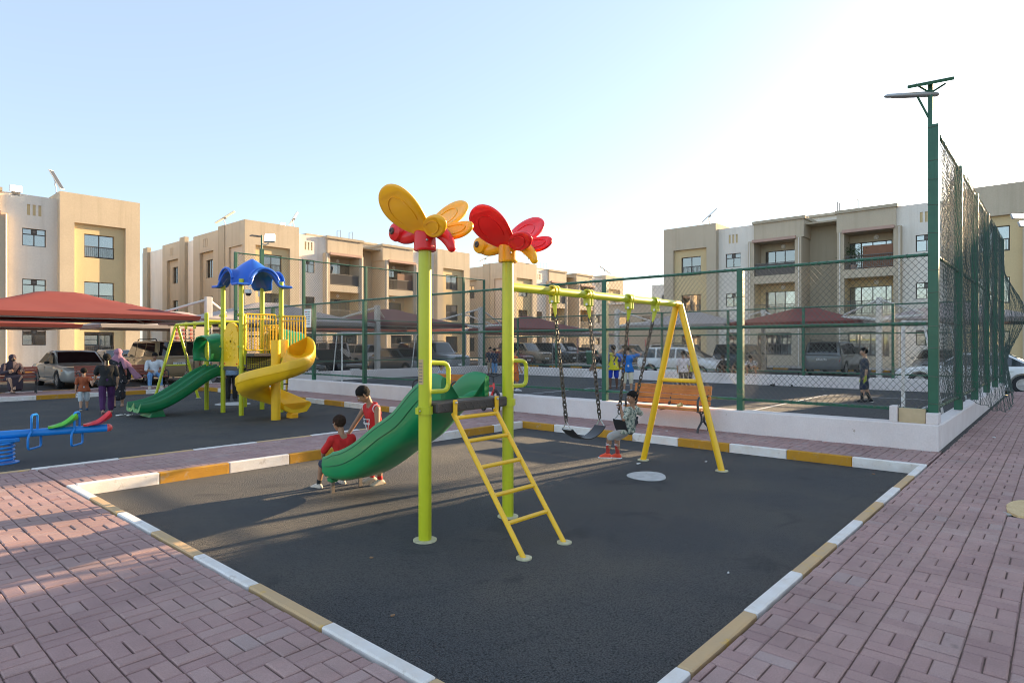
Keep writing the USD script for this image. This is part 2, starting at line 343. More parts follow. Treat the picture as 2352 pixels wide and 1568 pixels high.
def paving(name, rects, keep, most, seed, off=(0, 0), skip=()):
    r = np.random.default_rng(seed)
    t = T(name, kind='structure')
    for R in rects:
        t.part('joint_sand', sheet(*R, -.012, [s for s in skip]), M_SAND, smooth=False)
    cells = []; C = .2
    for (x0, y0, x1, y1) in rects:
        i0, i1 = math.floor((x0 - off[0]) / C), math.ceil((x1 - off[0]) / C); j0, j1 = math.floor((y0 - off[1]) / C), math.ceil((y1 - off[1]) / C)
        for i in range(i0, i1):
            for j in range(j0, j1):
                cx, cy = off[0] + i * C, off[1] + j * C
                for k in range(2):
                    b = (cx + .1 * k, cy, cx + .1 * k + .1, cy + C) if (i + j) % 2 else (cx, cy + .1 * k, cx + C, cy + .1 * k + .1)
                    b = (max(b[0], x0), max(b[1], y0), min(b[2], x1), min(b[3], y1))
                    if b[2] - b[0] < .03 or b[3] - b[1] < .03: continue
                    mx, my = (b[0] + b[2]) / 2, (b[1] + b[3]) / 2
                    if not keep(mx, my) or any(s[0] < mx < s[2] and s[1] < my < s[3] for s in skip): continue
                    cells.append((math.hypot(mx, my), b))
    cells.sort(key=lambda c: c[0])
    # the ones inside the picture that show largest come first
    vis = lambda b: (lambda X, Y: Y > .5 and abs(X / Y) < .84 and 1.6 / Y < .56)(b[0] * _U[0] - b[1] * _U[1], b[0] * _U[1] + b[1] * _U[0])
    rest_v, rest_f, rest_t, n, single = [], [], [], 0, 0
    for d, b in cells:
        v, q = paver(*b, r); tone = float(np.clip(r.normal(.45, .17), 0, 1)) if r.random() > .025 else float(r.uniform(.8, .95))
        if single < most and vis(b):
            p = t.part('paver', trimesh.Trimesh(v, np.vstack([q[:, [0, 1, 2]], q[:, [0, 2, 3]]]), process=False), M_PAVE, smooth=False); set_tone(p, [tone] * 12); single += 1
        else:
            rest_v.append(v); rest_f.append(q + n); rest_t += [tone] * 12; n += 12
    if rest_v:
        q = np.vstack(rest_f)
        p = t.part('pavers_beyond', trimesh.Trimesh(np.vstack(rest_v), np.vstack([q[:, [0, 1, 2]], q[:, [0, 2, 3]]]), process=False), M_PAVE, smooth=False, kind='stuff'); set_tone(p, rest_t)
    return t
vx = lambda a, b: (lambda X, Y: Y > 1.6 and abs(X / Y) < 1.0)(a * _U[0] - b * _U[1], a * _U[1] + b * _U[0])
g_ = .02
paving('brick_pavement', [(-3.0, -.4, PA[0] - g_, PB[1] - g_)], vx, 300, 1)
paving('brick_pavement', [(PA[0], -6.4, 27.2, PA[1] - g_)], lambda a, b: vx(a, b) and b > -.35 * a - 1 , 300, 2, skip=[(7.35, -.35, 8.2, .42)])
paving('brick_walkway', [(PA[0], PA[3] + g_, PA[2] + .0, PB[1] - g_)], vx, 200, 3)
paving('brick_walkway', [(PA[2] + g_, PA[1], 11.24, PB[3]), (PA[0], PB[3] + .02, 11.24, 26.3), (-14, PB[3] + .02, PA[0], 26.3)], vx, 120, 4)
# ---- kerbs, painted white and yellow in turn
M_KW = mat('kerb_white', (.78, .75, .72), (.70, .64, .58), scale=5, rough=.75, spots=((.40, .33, .27), 7.0, .60, .14), bump=.25, bscale=70)
M_KY = mat('kerb_yellow', (.50, .245, .012), (.44, .21, .014), scale=6, rough=.75, spots=((.42, .27, .12), 8.0, .57, .10), bump=.25, bscale=70)
M_KT = mat('kerb_yellow_worn', (.57, .375, .19), (.50, .35, .20), scale=3, rough=.8, spots=((.66, .40, .08), 6.0, .58, .12), bump=.25, bscale=70)
M_KB = mat('kerb_black', (.03, .03, .03), (.06, .055, .05), scale=5, rough=.8)
M_BED = mat('mortar', (.33, .29, .25), (.25, .22, .19), scale=8, rough=.9, bump=.3)
def kerb_run(t, a, b, axis, at, mats, L=1.0, z1=.006, zb=-.20, w=KW, start=0, gap=.006):
    """stones from a to b along axis (0 = x, 1 = y), occupying at .. at+w across"""
    n = max(1, round((b - a) / L)); e = np.linspace(a, b, n + 1); r = np.random.default_rng(int(abs(a * 13 + b * 7 + at * 31) * 10))
    for k in range(n):
        lo = [0, 0, zb]; hi = [0, 0, z1 + r.normal(0, .002)]; d = r.normal(0, .002)
        lo[axis], hi[axis] = e[k] + gap / 2, e[k + 1] - gap / 2; lo[1 - axis], hi[1 - axis] = at + d, at + w + d
        mm = MB(); mm.box(lo, hi, bev=.009)
        t.part('kerb_stone', mm, mats[(k + start) % len(mats)], smooth=False)
kt = T('kerb', kind='structure')
kerb_run(kt, PA[1], PA[3], 1, PA[0], [M_KW, M_KT], L=.90, start=1)
kerb_run(kt, PA[0] + KW, PA[2] - KW, 0, PA[1], [M_KT, M_KW], L=.86, start=1)
kt = T('kerb', kind='structure')
kerb_run(kt, PA[0] + KW, PA[2] - KW, 0, PA[3] - KW, [M_KW, M_KY], L=.86)
kerb_run(kt, PA[1], PA[3], 1, PA[2] - KW, [M_KW, M_KY], L=.88)
kt = T('kerb', kind='structure')
kerb_run(kt, -14, PB[2] - KW, 0, PB[1], [M_KW, M_KT], L=1.0)
kerb_run(kt, PB[1], PB[3], 1, PB[2] - KW, [M_KW, M_KY], L=1.0)
kerb_run(kt, -14, PB[2] - KW, 0, PB[3] - KW, [M_KW, M_KY], L=1.05, start=1)
kt = T('kerb', kind='structure')
kerb_run(kt, -14, 11.3, 0, 26.32, [M_KW, M_KY], L=1.0, zb=-.15)
kt = T('kerb', kind='structure')                                   # by the buildings
kerb_run(kt, -14, 88, 0, 45.9, [M_KY, M_KB], L=1.0, zb=-.15, w=.2)
kerb_run(kt, -30, 26, 1, 43.9, [M_KY, M_KB], L=1.0, zb=-.15, w=.2)
M_CONC = mat('pale_concrete', (.42, .39, .35), (.36, .33, .30), scale=1.2, rough=.85, fine=.12, fscale=90)
obj('concrete_sidewalk', MB().box((-20, 46.1, -.3), (90, 48.75, .0)), M_CONC, kind='structure')
obj('concrete_sidewalk', MB().box((44.1, -40, -.3), (49.1, 26.2, .0)), M_CONC, kind='structure')
# round concrete patches set in the rubber, and the plywood on the pavers
def blob(r0, n, seed, amp=.12):
    r = np.random.default_rng(seed); g = np.arange(n) * 2 * PI / n
    k = 1 + amp * np.sin(2 * g + r.random() * 6) * .6 + amp * np.sin(3 * g + r.random() * 6) * .4 + r.normal(0, .012, n)
    return r0 * k * np.cos(g), r0 * k * np.sin(g)
def patch(name, c, z, r0, h, m, label, cat, seed, sx=1.0):
    x, y = blob(r0, 40, seed); pg = Polygon(np.c_[c[0] + x * sx, c[1] + y])
    obj(name, MB().poly(pg, z - .02, z + h), m, label, cat)
M_CEM = mat('cement_cover', (.52, .52, .51), (.42, .42, .41), scale=9, rough=.8, spots=((.25, .25, .25), 14.0, .62, .1))
patch('manhole_cover', (7.28, 4.10), PIT, .27, .006, M_CEM, 'round pale cement manhole cover set in dark rubber near the yellow swing legs', 'manhole cover', 3)
patch('manhole_cover', (8.1, 18.1), PIT, .50, .006, M_CEM, 'wide pale cement manhole cover in the rubber behind the green double slide', 'manhole cover', 5)
# court: low plastered wall round it
M_PLAST = mat('white_plaster', (.72, .655, .63), (.66, .585, .56), scale=1.6, rough=.8, fine=.05, fscale=40, spots=((.42, .34, .28), 7.0, .68, .06), bump=.12, bscale=25)
cw = T('court_wall', 'long low white plastered wall round the ball court, below the green fence', 'wall', loc=(11.25, 1.4, 0))
def wl(x0, y0, x1, y1, z1, nm='wall_side'):
    m = MB(); m.box((x0, y0, -.16), (x1, y1, z1), bev=.02); cw.part(nm, m, M_PLAST, world=True, smooth=False)
wl(11.13, 1.40, 11.43, 24.55, .40); wl(11.432, 1.40, 25.1, 1.62, .38); wl(24.95, 1.622, 25.22, 24.55, .42); wl(11.432, 24.35, 24.948, 24.55, .42)
M_LINE = mat('court_line', (.55, .55, .54), (.4, .4, .4), scale=6, rough=.8)
for k, (x0, y0, x1, y1) in enumerate([(12.2, 2.6, 24.3, 2.68), (12.2, 2.68, 12.28, 23.4), (12.28, 12.9, 24.3, 12.98), (12.2, 23.4, 24.3, 23.48), (15.2, 5.6, 21.3, 5.68), (15.12, 2.68, 15.2, 5.68), (21.3, 2.68, 21.38, 5.68)]):
    obj('court_line', sheet(x0, y0, x1, y1, .004), M_LINE, kind='structure')
# ================================================================ apartment buildings
M_BEIGE = mat('beige_render', (.52, .435, .32), (.48, .40, .295), scale=.5, rough=.9, streak=((.36, .29, .20), .5), fine=.05, fscale=14, bump=.15, bscale=30)
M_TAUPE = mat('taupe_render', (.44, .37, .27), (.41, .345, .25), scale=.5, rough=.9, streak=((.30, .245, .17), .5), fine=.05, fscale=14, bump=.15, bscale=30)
M_SANDY = mat('yellow_sand_render', (.64, .49, .27), (.59, .455, .255), scale=.5, rough=.9, fine=.04, fscale=14, bump=.12, bscale=30)
M_OFFW = mat('off_white_render', (.76, .70, .62), (.72, .66, .58), scale=.45, rough=.9, streak=((.55, .48, .39), .5), fine=.04, fscale=12, bump=.12, bscale=30)
M_PINKW = mat('pale_pink_render', (.56, .475, .39), rough=.9)
M_CAN = mat('pink_canopy_slab', (.48, .31, .25), (.42, .28, .22), scale=1.5, rough=.85)
M_FRM = mat('brown_window_frame', (.085, .07, .058), rough=.45)
M_PANE = glassmat('window_pane', (.80, .85, .86), ior=3.2)
M_PANE2 = glassmat('window_pane_clear', (.75, .80, .82), ior=1.7)
M_CURT = mat('white_curtain', (.78, .77, .73), (.68, .68, .65), scale=5, rough=.9)
M_CURT2 = mat('bluish_curtain', (.60, .66, .66), (.50, .57, .58), scale=4, rough=.9)
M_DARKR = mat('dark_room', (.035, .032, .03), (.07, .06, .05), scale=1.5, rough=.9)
M_BALU = mat('balcony_rail', (.13, .115, .105), rough=.5)
M_LAMP = mat('bulkhead_lamp', (.75, .72, .66), rough=.4)
M_WOODP = mat('brown_privacy_screen', (.23, .105, .055), (.19, .085, .045), scale=3, rough=.7)
rB = np.random.default_rng(21)
def window(t, x0, x1, z0, z1, y, kind='plain', rail=0.0, mir=False, yaxis=None):
    """one window set back in its opening: frame > pane, curtain; a rail in front where the photograph has one. y: depth of the frame's face"""
    def W_(m):
        if yaxis is None: return m
        m = m.get() if isinstance(m, MB) else m
        v = m.vertices                                   # a window of the side wall: x runs backwards along the depth
        return trimesh.Trimesh(np.stack([v[:, 1], yaxis - v[:, 0], v[:, 2]], 1), m.faces, process=False)
    f = .05; fr = MB(); fr.box((x0, y, z0), (x1, y + .06, z0 + f)).box((x0, y, z1 - f), (x1, y + .06, z1)).box((x0, y, z0 + f), (x0 + f, y + .06, z1 - f)).box((x1 - f, y, z0 + f), (x1, y + .06, z1 - f))
    mul = [.5] if kind != 'wide' else [.28, .55, .86]
    for k in mul: c = x0 + (x1 - x0) * k; fr.box((c - .03, y - .004, z0 + f), (c + .03, y + .056, z1 - f))
    top = z1 - .33 * (z1 - z0)
    if kind == 'fan':
        fr.box((x0 + f, y - .006, top - .03), (x1 - f, y + .054, top + .03))
        c = (x0 + x1) / 2; fr.box((c - .15, y - .012, top + .032), (c + .15, y + .05, z1 - f - .002))
    p = t.part('window', W_(fr), M_FRM, smooth=False)
    g = MB(); xs = [x0 + f] + [x0 + (x1 - x0) * k for k in mul] + [x1 - f]
    for a, b in zip(xs[:-1], xs[1:]):
        t.part('pane', W_(MB().box((a + .01, y + .022, z0 + f), (b - .01, y + .03, z1 - f))), M_PANE, parent=p, smooth=False)
    if kind == 'fan':
        c = (x0 + x1) / 2
        fan = MB(); fan.lathe([(.11, -.02), (.11, .0), (.09, .0), (.09, -.02), (.03, -.01), (.0, -.01)], (c, y - .02, (top + z1) / 2), n=14, axis='y'); t.part('vent_fan', W_(fan), M_BALU, parent=p)
    if kind == 'bare': return p
    cu = MB(); n = max(8, int((x1 - x0) * 16)); xx = np.linspace(x0, x1, n); cut = rB.random()
    zz = z0 if cut < .6 else z0 + (z1 - z0) * .3
    P = np.array([[(x, y + .16 + .015 * math.sin(x * 40), z) for z in (zz, z1)] for x in xx]); cu.grid(P)
    if kind == 'wide':
        a = x0 + (x1 - x0) * (0 if mir else .28); b = x0 + (x1 - x0) * (.72 if mir else 1.0)
        P = np.array([[(x, y + .16 + .015 * math.sin(x * 40), z) for z in (z0, z1)] for x in np.linspace(a, b, n)]); cu = MB().grid(P)
    t.part('curtain', W_(cu), M_CURT if rB.random() < .65 else M_CURT2, parent=p, smooth=True)
    if rail:
        r = MB(); zt = z0 + rail; yy = y - .10
        r.box((x0 + .002, yy, zt - .04), (x1 - .002, yy + .04, zt)).box((x0 + .002, yy, z0 + .06), (x1 - .002, yy + .04, z0 + .10))
        for x in np.arange(x0 + .06, x1 - .02, .115): r.box((x - .012, yy + .008, z0 + .10), (x + .012, yy + .032, zt - .04))
        t.part('window_rail', W_(r), M_BALU, parent=p, smooth=False)
def rect(x0, x1, z0, z1): return sbox(x0, z0, x1, z1)
FL = [(.75, 2.45), (4.15, 5.80), (7.40, 8.97)]            # window heights in the projecting blocks
FW = [(1.55, 2.56), (4.65, 5.75), (7.83, 8.95)]
BL = 24.85; BD = 24.0
def building(label, loc, rz=0.0, side=True):
    t = T('apartment_building', label, 'building', loc, rz, 'three storey apartment buildings of the estate')
    core = MB().box((1.3, 2.2, -.3), (BL - .3, BD - .3, 10.6)); t.part('roof', MB().box((.25, .7, 10.6), (BL - .25, BD - .3, 10.72)), M_TAUPE, smooth=False)
    t.part('core_wall', core, M_TAUPE, smooth=False)
    for mir in (False, True):
        X = (lambda a, b: (BL - b, BL - a)) if mir else (lambda a, b: (a, b))
        R = lambda a, b, z0, z1: rect(*X(a, b), z0, z1)
        # projecting block with a recessed panel
        holes = [R(1.5, 3.25, z0, z1) for z0, z1 in FL]
        m = MB().wall(R(0, 4.65, -.3, 11.5).difference(R(.88, 3.85, -.31, 9.6)), 0, .25)
        a, b = X(4.40, 4.65); m.box((a, .25, -.3), (b, .78, 11.5))
        if not (side and not mir): a, b = X(0, .25); m.box((a, .25, -.3), (b, BD, 11.5))
        m.box((X(0.25, 4.4)[0], .25, 11.2), (X(.25, 4.4)[1], 3.6, 11.35))
        a, b = X(4.4, 4.65); m.box((a, .78, 10.7), (b, 3.6, 11.5)); a, b = X(0, 4.65); m.box((a, 3.6, 10.6), (b, 3.85, 11.5))
        t.part('end_block', m, M_BEIGE, smooth=False)
        m = MB().wall(R(.88, 3.85, -.3, 9.6).difference(unary_union(holes)), .251, .50)
        t.part('recessed_panel', m, M_SANDY, smooth=False)
        for z0, z1 in FL: window(t, *X(1.5, 3.25), z0, z1, .40, rail=.78 if z0 > 1 else .75)
        # off-white wall with small windows and three slots
        slots = [R(5.50 + .29 * k, 5.66 + .29 * k, 9.78, 10.47) for k in range(3)]
        holes = [R(5.25, 6.48, z0, z1) for z0, z1 in FW]
        m = MB().wall(R(4.65, 7.6, -.3, 11.05).difference(unary_union(slots + holes)), .55, .80)
        t.part('pale_wall', m, M_OFFW, smooth=False)
        for s_ in slots:
            b = s_.bounds; t.part('slot', MB().box((b[0], .60, b[1]), (b[2], .70, b[3])), M_SANDY, smooth=False)
        for z0, z1 in FW: window(t, *X(5.25, 6.48), z0, z1, .66, kind='fan')
        # balcony bay
        ho = [R(7.7, 10.75, 3.72, 6.32), R(7.7, 10.75, 6.92, 9.52), R(7.95, 10.5, .8, 2.5)]
        m = MB().wall(R(7.25, 11.2, -.3, 9.68).difference(unary_union(ho)), .1, .35)
        a, b = X(7.25, 7.5); m.box((a, .35, -.3), (b, .55, 9.68))
        a, b = X(10.95, 11.2); m.box((a, .35, -.3), (b, 4.6, 9.68))
        t.part('balcony_bay', m, M_BEIGE, smooth=False)
        m = MB().wall(R(7.6, 11.3, 9.68, 11.02), .35, .6); a, b = X(11.05, 11.3); m.box((a, .6, 9.68), (b, 4.6, 11.02)); a, b = X(7.6, 7.85); m.box((a, .6, 9.68), (b, 4.6, 11.02))
        t.part('attic', m, M_BEIGE, smooth=False)
        t.part('attic_coping', MB().wall(R(7.5, 11.4, 11.02, 11.24), .24, 4.7), M_TAUPE, smooth=False)
        for q in (7.36, 11.02): t.part('drain_pipe', MB().cyl((X(q, q)[0], .06, -.2), (X(q, q)[0], .06, 9.6), .035, n=8), M_OFFW)
        t.part('canopy_slab', MB().wall(R(7.62, 10.85, 9.53, 9.75), -.12, .09), M_CAN, smooth=False)
        for k, (z0, z1) in enumerate(((3.72, 6.32), (6.92, 9.52))):
            a, b = X(7.7, 10.75)
            m = MB().box((a - .2, .351, z0 - .2), (b + .2, 1.9, z0 - .001)); m.box((a - .2, .351, z1 + .001), (b + .2, 1.9, z1 + .15))
            m.box((a - .2, .351, z0), (a - .001, 1.9, z1)).box((b + .001, .351, z0), (b + .2, 1.9, z1))
            wide = rect(*X(8.05, 10.9), z0 + .02, z1 - .55)
            m.wall(rect(a, b, z0, z1).difference(wide), 1.62, 1.85)
            t.part('loggia_wall', m, M_SANDY if k == 0 else M_BEIGE, smooth=False)
            wa, wb = X(8.05, 10.75); window(t, wa, wb, z0 + .02, z1 - .55, 1.70, kind='wide', mir=mir)
            lm = MB().lathe([(0, -.09), (.10, -.08), (.17, -.03), (.17, .0), (0, 0)], ((a + b) / 2 + .2, 1.617, z1 - .25), n=14, axis='y'); t.part('wall_lamp', lm, M_LAMP)
            r = MB(); zt = z0 + .98; r.box((a + .01, .18, zt - .05), (b - .01, .24, zt)).box((a + .01, .19, z0 + .08), (b - .01, .23, z0 + .12))
            for x in np.arange(a + .06, b - .02, .11): r.box((x - .011, .20, z0 + .12), (x + .011, .222, zt - .05))
            t.part('balcony_rail', r, M_BALU, smooth=False)
            if k == 1 and not mir: t.part('privacy_screen', MB().box((a + .05, .26, z0 + .02), (b - .05, .285, zt - .08)), M_BALU, smooth=False)
            if k == 1 and mir: t.part('privacy_screen', MB().box((a + 1.15, .26, z0 + .02), (b - .06, .285, zt + .62)), M_WOODP, smooth=False)
        window(t, *X(7.95, 10.5), .8, 2.5, .26, kind='wide', rail=.85)
    # stair recess with its glazed strip
    st = MB().box((11.2, 4.61, -.3), (13.65, 4.8, 10.2)); t.part('stair_wall', st, M_TAUPE, smooth=False)
    for z in (3.2, 6.5, 9.45): t.part('stair_band', MB().box((11.201, 4.52, z), (13.649, 4.609, z + .12)), M_TAUPE, smooth=False)
    t.part('stair_window', MB().box((11.25, 4.56, 9.65), (13.6, 4.60, 10.15)), M_PANE, smooth=False)
    t.part('stair_roof', MB().box((11.301, 3.2, 10.2), (13.549, 4.9, 10.45)), M_TAUPE, smooth=False)
    t.part('roof_room', MB().box((8.6, 5.5, 10.7), (16.4, 11.0, 11.95)), M_OFFW, smooth=False)
    t.part('roof_room_coping', MB().box((8.4, 5.3, 11.95), (16.6, 11.2, 12.15)), M_BEIGE, smooth=False)
    for cx in (12.3, 13.7):
        m = MB().tube([(cx, 5.6, 12.1), (cx, 5.6, 13.0), (cx, 6.2, 13.0), (cx, 6.2, 12.1)], .03, 6); t.part('roof_handrail', m, M_BALU)
    m = MB().box((.3, BD - .28, -.3), (BL - .3, BD, 11.2)); t.part('rear_wall', m, M_BEIGE, smooth=False)
    if side:
        def S(a, b, z0, z1): return rect(-b, -a, z0, z1)
        def put(name, pg, y0, y1, mt):                     # the side wall: depth a..b along y, thickness along x
            m = MB().wall(pg, y0, y1).get(); v = m.vertices
            t.part(name, trimesh.Trimesh(np.stack([v[:, 1], -v[:, 0], v[:, 2]], 1), m.faces[:, ::-1], process=False).copy(), mt, smooth=False)
        put('side_block', S(.251, 3.55, -.3, 11.5).difference(S(.45, 2.85, -.31, 9.55)), 0, .25, M_BEIGE)
        put('blank_panel', S(.45, 2.85, -.3, 9.55), .16, .249, M_PINKW)
        for a in (3.55, 11.85, 21.47):
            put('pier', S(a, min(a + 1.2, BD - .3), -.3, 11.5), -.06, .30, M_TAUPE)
        for a, b in ((4.75, 10.05), (13.05, 17.5)):
            c = (a + b) / 2 - (.15 if a < 5 else .3); rc = S(c - 1.38, c + 1.38, -.31, 9.65)
            sl = [S(c + .18 - .55 * k * .62 - .06, c + .18 - .55 * k * .62 + .06, 10.05, 10.8) for k in range(-1, 2)]
            put('side_block', S(a, b, -.3, 11.25).difference(unary_union([rc] + sl)), 0, .25, M_BEIGE)
            for s_ in sl: put('slot', s_, .06, .15, M_OFFW)
            holes = [S(c - .72, c + .62, z0, z1) for z0, z1 in FL]
            put('recessed_panel', S(c - 1.38, c + 1.38, -.3, 9.65).difference(unary_union(holes)), .251, .5, M_BEIGE)
            for z0, z1 in FL: window(t, .0, 1.34, z0, z1, .40, kind='bare', rail=.78, yaxis=c + .62)
        for a, b in ((10.05, 11.85), (17.5, 21.47)): put('pale_wall', S(a, b, -.3, 11.05), .22, .40, M_OFFW)
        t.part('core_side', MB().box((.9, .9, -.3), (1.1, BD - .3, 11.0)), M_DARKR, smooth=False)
    return t
bB = building('beige and white apartment block behind the blue roofed play tower, its shaded side wall showing', (22.6, 48.4, 0))
bA = dup(bB, 'beige apartment block at the left edge, behind the front red car shade', (22.6 - 32.3, 48.4, 0))
bB2 = dup(bB, 'farthest apartment block, between the red insect topper and the warning signs', (22.6 + 32.3, 48.9, 0))
bC = dup(bB, 'shaded apartment block on the right behind the court, with plants on a balcony', (48.8, 25.85, 0), -PI / 2)
bC2 = dup(bB, 'apartment block out of view to the right, added to shade the near paving', (48.8, -3.2, 0), -PI / 2)  # unseen block, placed so its shadow falls over the near paving and pit
# a low service building far off between the blocks
M_LOWB = mat('low_building_render', (.50, .42, .32), rough=.9)
t = T('service_building', 'low pale service building far off between the two rows of blocks', 'building', (64, 27.5, 0))
t.part('wall', MB().box((0, 0, -.3), (9, 14, 6.4)), M_LOWB, smooth=False); t.part('roof', MB().box((-.2, -.2, 6.4), (9.2, 14.2, 6.6)), M_OFFW, smooth=False); t.part('upper_room', MB().box((2, 3, 6.6), (7, 9, 8.6)), M_OFFW, smooth=False)
for y in (1.5, 4.5, 8.0, 11.2):
    w = t.part('window', MB().box((-.03, y, 3.6), (.05, y + 1.2, 4.9)), M_FRM, smooth=False); t.part('pane', MB().box((-.05, y + .06, 3.66), (-.032, y + 1.14, 4.84)), M_PANE, parent=w, smooth=False)
for y in (4.2, 6.6):
    a = t.part('air_conditioner', MB().box((1.3, y, 6.6), (1.9, y + .9, 7.5)), M_LAMP, smooth=False); t.part('fan_grille', MB().lathe([(.34, -.02), (.34, 0), (.06, -.03), (0, -.03)], (1.29, y + .45, 7.05), n=16, axis='x'), M_FRM, parent=a)
# ---- roof lamps with solar panels
M_GREYM = mat('grey_metal', (.34, .34, .33), rough=.4, metal=.6)
M_SOLAR = mat('solar_panel', (.05, .055, .065), rough=.25)
M_PALEM = mat('pale_metal', (.62, .60, .57), rough=.5)
M_GLOW = mat('lit_lamp', (1.0, .97, .88), emit=6.0)
def roof_lamp(label, p, az, tilt, L=1.5):
    t = T('solar_lamp', label, 'solar lamp', p, az, 'solar lamps on the roofs')
    c, s_ = math.cos(tilt), math.sin(tilt); M = np.array([[c, 0, -s_, 0], [0, 1, 0, 0], [s_, 0, c, .75], [0, 0, 0, 1.0]])
    t.part('pole', MB().tube([(0, 0, -.1), (0, 0, .25), (.1, 0, .45), (.05, 0, .74)], .035, 8), M_PALEM)
    b = t.part('lamp_body', MB().box((-L / 2, -.18, 0), (L / 2, .18, .05)).move(M), M_PALEM, smooth=False)
    t.part('panel', MB().box((-L / 2 + .05, -.16, .051), (L / 2 - .05, .16, .06)).move(M), M_SOLAR, parent=b, smooth=False)
    t.part('bracket', MB().box((-.08, -.05, -.12), (.08, .05, -.001)).move(M), M_GREYM, smooth=False)
roof_lamp('pale solar lamp on a short pole on the roof of the left edge block', (10.4, 48.8, 11.5), 2.2, 1.0, 1.5)
roof_lamp('solar lamp leaning left on the roof corner above the gold car', (22.9, 52.6, 11.5), 2.3, -.55, 1.9)
roof_lamp('solar lamp on the roof just above the tall flood lamp', (27.0, 48.8, 11.5), 2.3, -1.0, 1.3)
roof_lamp('solar lamp on the roof beside the red body of the yellow winged insect', (42.5, 49.3, 11.5), 2.3, .6, 1.0)
roof_lamp('solar lamp on the far roof above the red winged insect tail', (58.5, 49.3, 11.5), 2.4, .65, 1.9)
roof_lamp('small solar lamp on the far roof left of the red winged insect', (55.2, 53.5, 11.5), 2.3, -.5, 1.9)
roof_lamp('solar lamp on the far roof to the right of the insect toppers', (75.3, 49.2, 11.5), 2.4, .6, 2.0)
roof_lamp('solar lamp leaning left on the left roof corner of the right hand block', (49.2, 21.9, 11.5), 2.3, -.75, 1.6)
roof_lamp('solar lamp seen through the netting on the right hand roof', (49.5, 5.4, 11.5), 2.3, -1.15, 1.5)
def roof_flood(label, p, rz, k=1.0):
    t = T('roof_floodlight', label, 'floodlight', p, rz, 'lit floodlights on the roofs')
    t.part('bracket', MB().box((-.25 * k, .05, -.1), (.25 * k, .12, .5 * k)), M_PALEM, smooth=False)
    h = t.part('housing', MB().box((-.38 * k, -.1, .12 * k), (.38 * k, .05, .62 * k), bev=.02), M_PALEM, smooth=False)
    for z in (.16, .40): t.part('lens', MB().box((-.33 * k, -.125, z * k), (.33 * k, -.105, (z + .18) * k)), M_GLOW, parent=h, smooth=False)
roof_flood('lit twin floodlight on the roof at the top left picture edge', (8.35, 48.9, 11.0), 0, .85)
roof_flood('small lit floodlight on the roof edge right of the tall flood lamp', (26.1, 49.0, 11.45), 0, .6)
# ================================================================ fences round the court
M_GREEN = mat('green_paint', (.016, .105, .058), (.012, .085, .046), scale=4, rough=.42, coat=.15, spots=((.05, .075, .05), 14, .66, .06))
M_WIRE = mat('fence_wire', (.13, .125, .105), rough=.55, metal=.3)
M_NET = mat('green_net_cord', (.045, .075, .065), rough=.8)
M_WIREG = mat('wire_tie', (.10, .10, .08), rough=.6)
def mesh_wires(mb, P, w, h, cw, chh, r, seed, wob=.012, seg=10, hole=None):
    """diagonal wires both ways over a panel w x h; P(a, b, off) maps to space"""
    rr = np.random.default_rng(seed)
    def line(a0, b0, a1, b1):
        n = max(3, int(seg * math.hypot(a1 - a0, b1 - b0) / max(h, 1)) + 2); t = np.linspace(0, 1, n)
        a, b = a0 + (a1 - a0) * t, b0 + (b1 - b0) * t
        q = np.stack([a * 2.1, b * 2.1, 0 * a + seed], 1)
        da, db, dn = (meshkit.noise(q, 1) - .5) * wob * 5, (meshkit.noise(q, 2) - .5) * wob * 5, (meshkit.noise(q * .6, 3) - .5) * wob * 7
        keep = np.ones(n, bool)
        if hole is not None: keep = ~np.array([hole(x, y) for x, y in zip(a, b)])
        edge = np.minimum(1, np.minimum(b, h - b) / .12)
        pts = np.array([P(np.clip(x + y1 * e, 0, w), np.clip(y + y2 * e, 0, h), z * e) for x, y, y1, y2, z, e in zip(a, b, da, db, dn, edge)])
        run = []
        for k in range(n):
            if keep[k]: run.append(pts[k])
            if (not keep[k] or k == n - 1):
                if len(run) > 1: mb.tube(run, r, 3, cap=False)
                run = []
    k = cw / chh
    for s_ in (1, -1):
        for c in np.arange(-h * k, w + h * k, cw):
            # a = c + s*k*b
            lo, hi = 0.0, h
            if s_ > 0: lo = max(lo, -c / k); hi = min(hi, (w - c) / k)
            else: lo = max(lo, (c - w) / k); hi = min(hi, c / k)
            if hi - lo > .05: line(c + s_ * k * lo, lo, c + s_ * k * hi, hi)
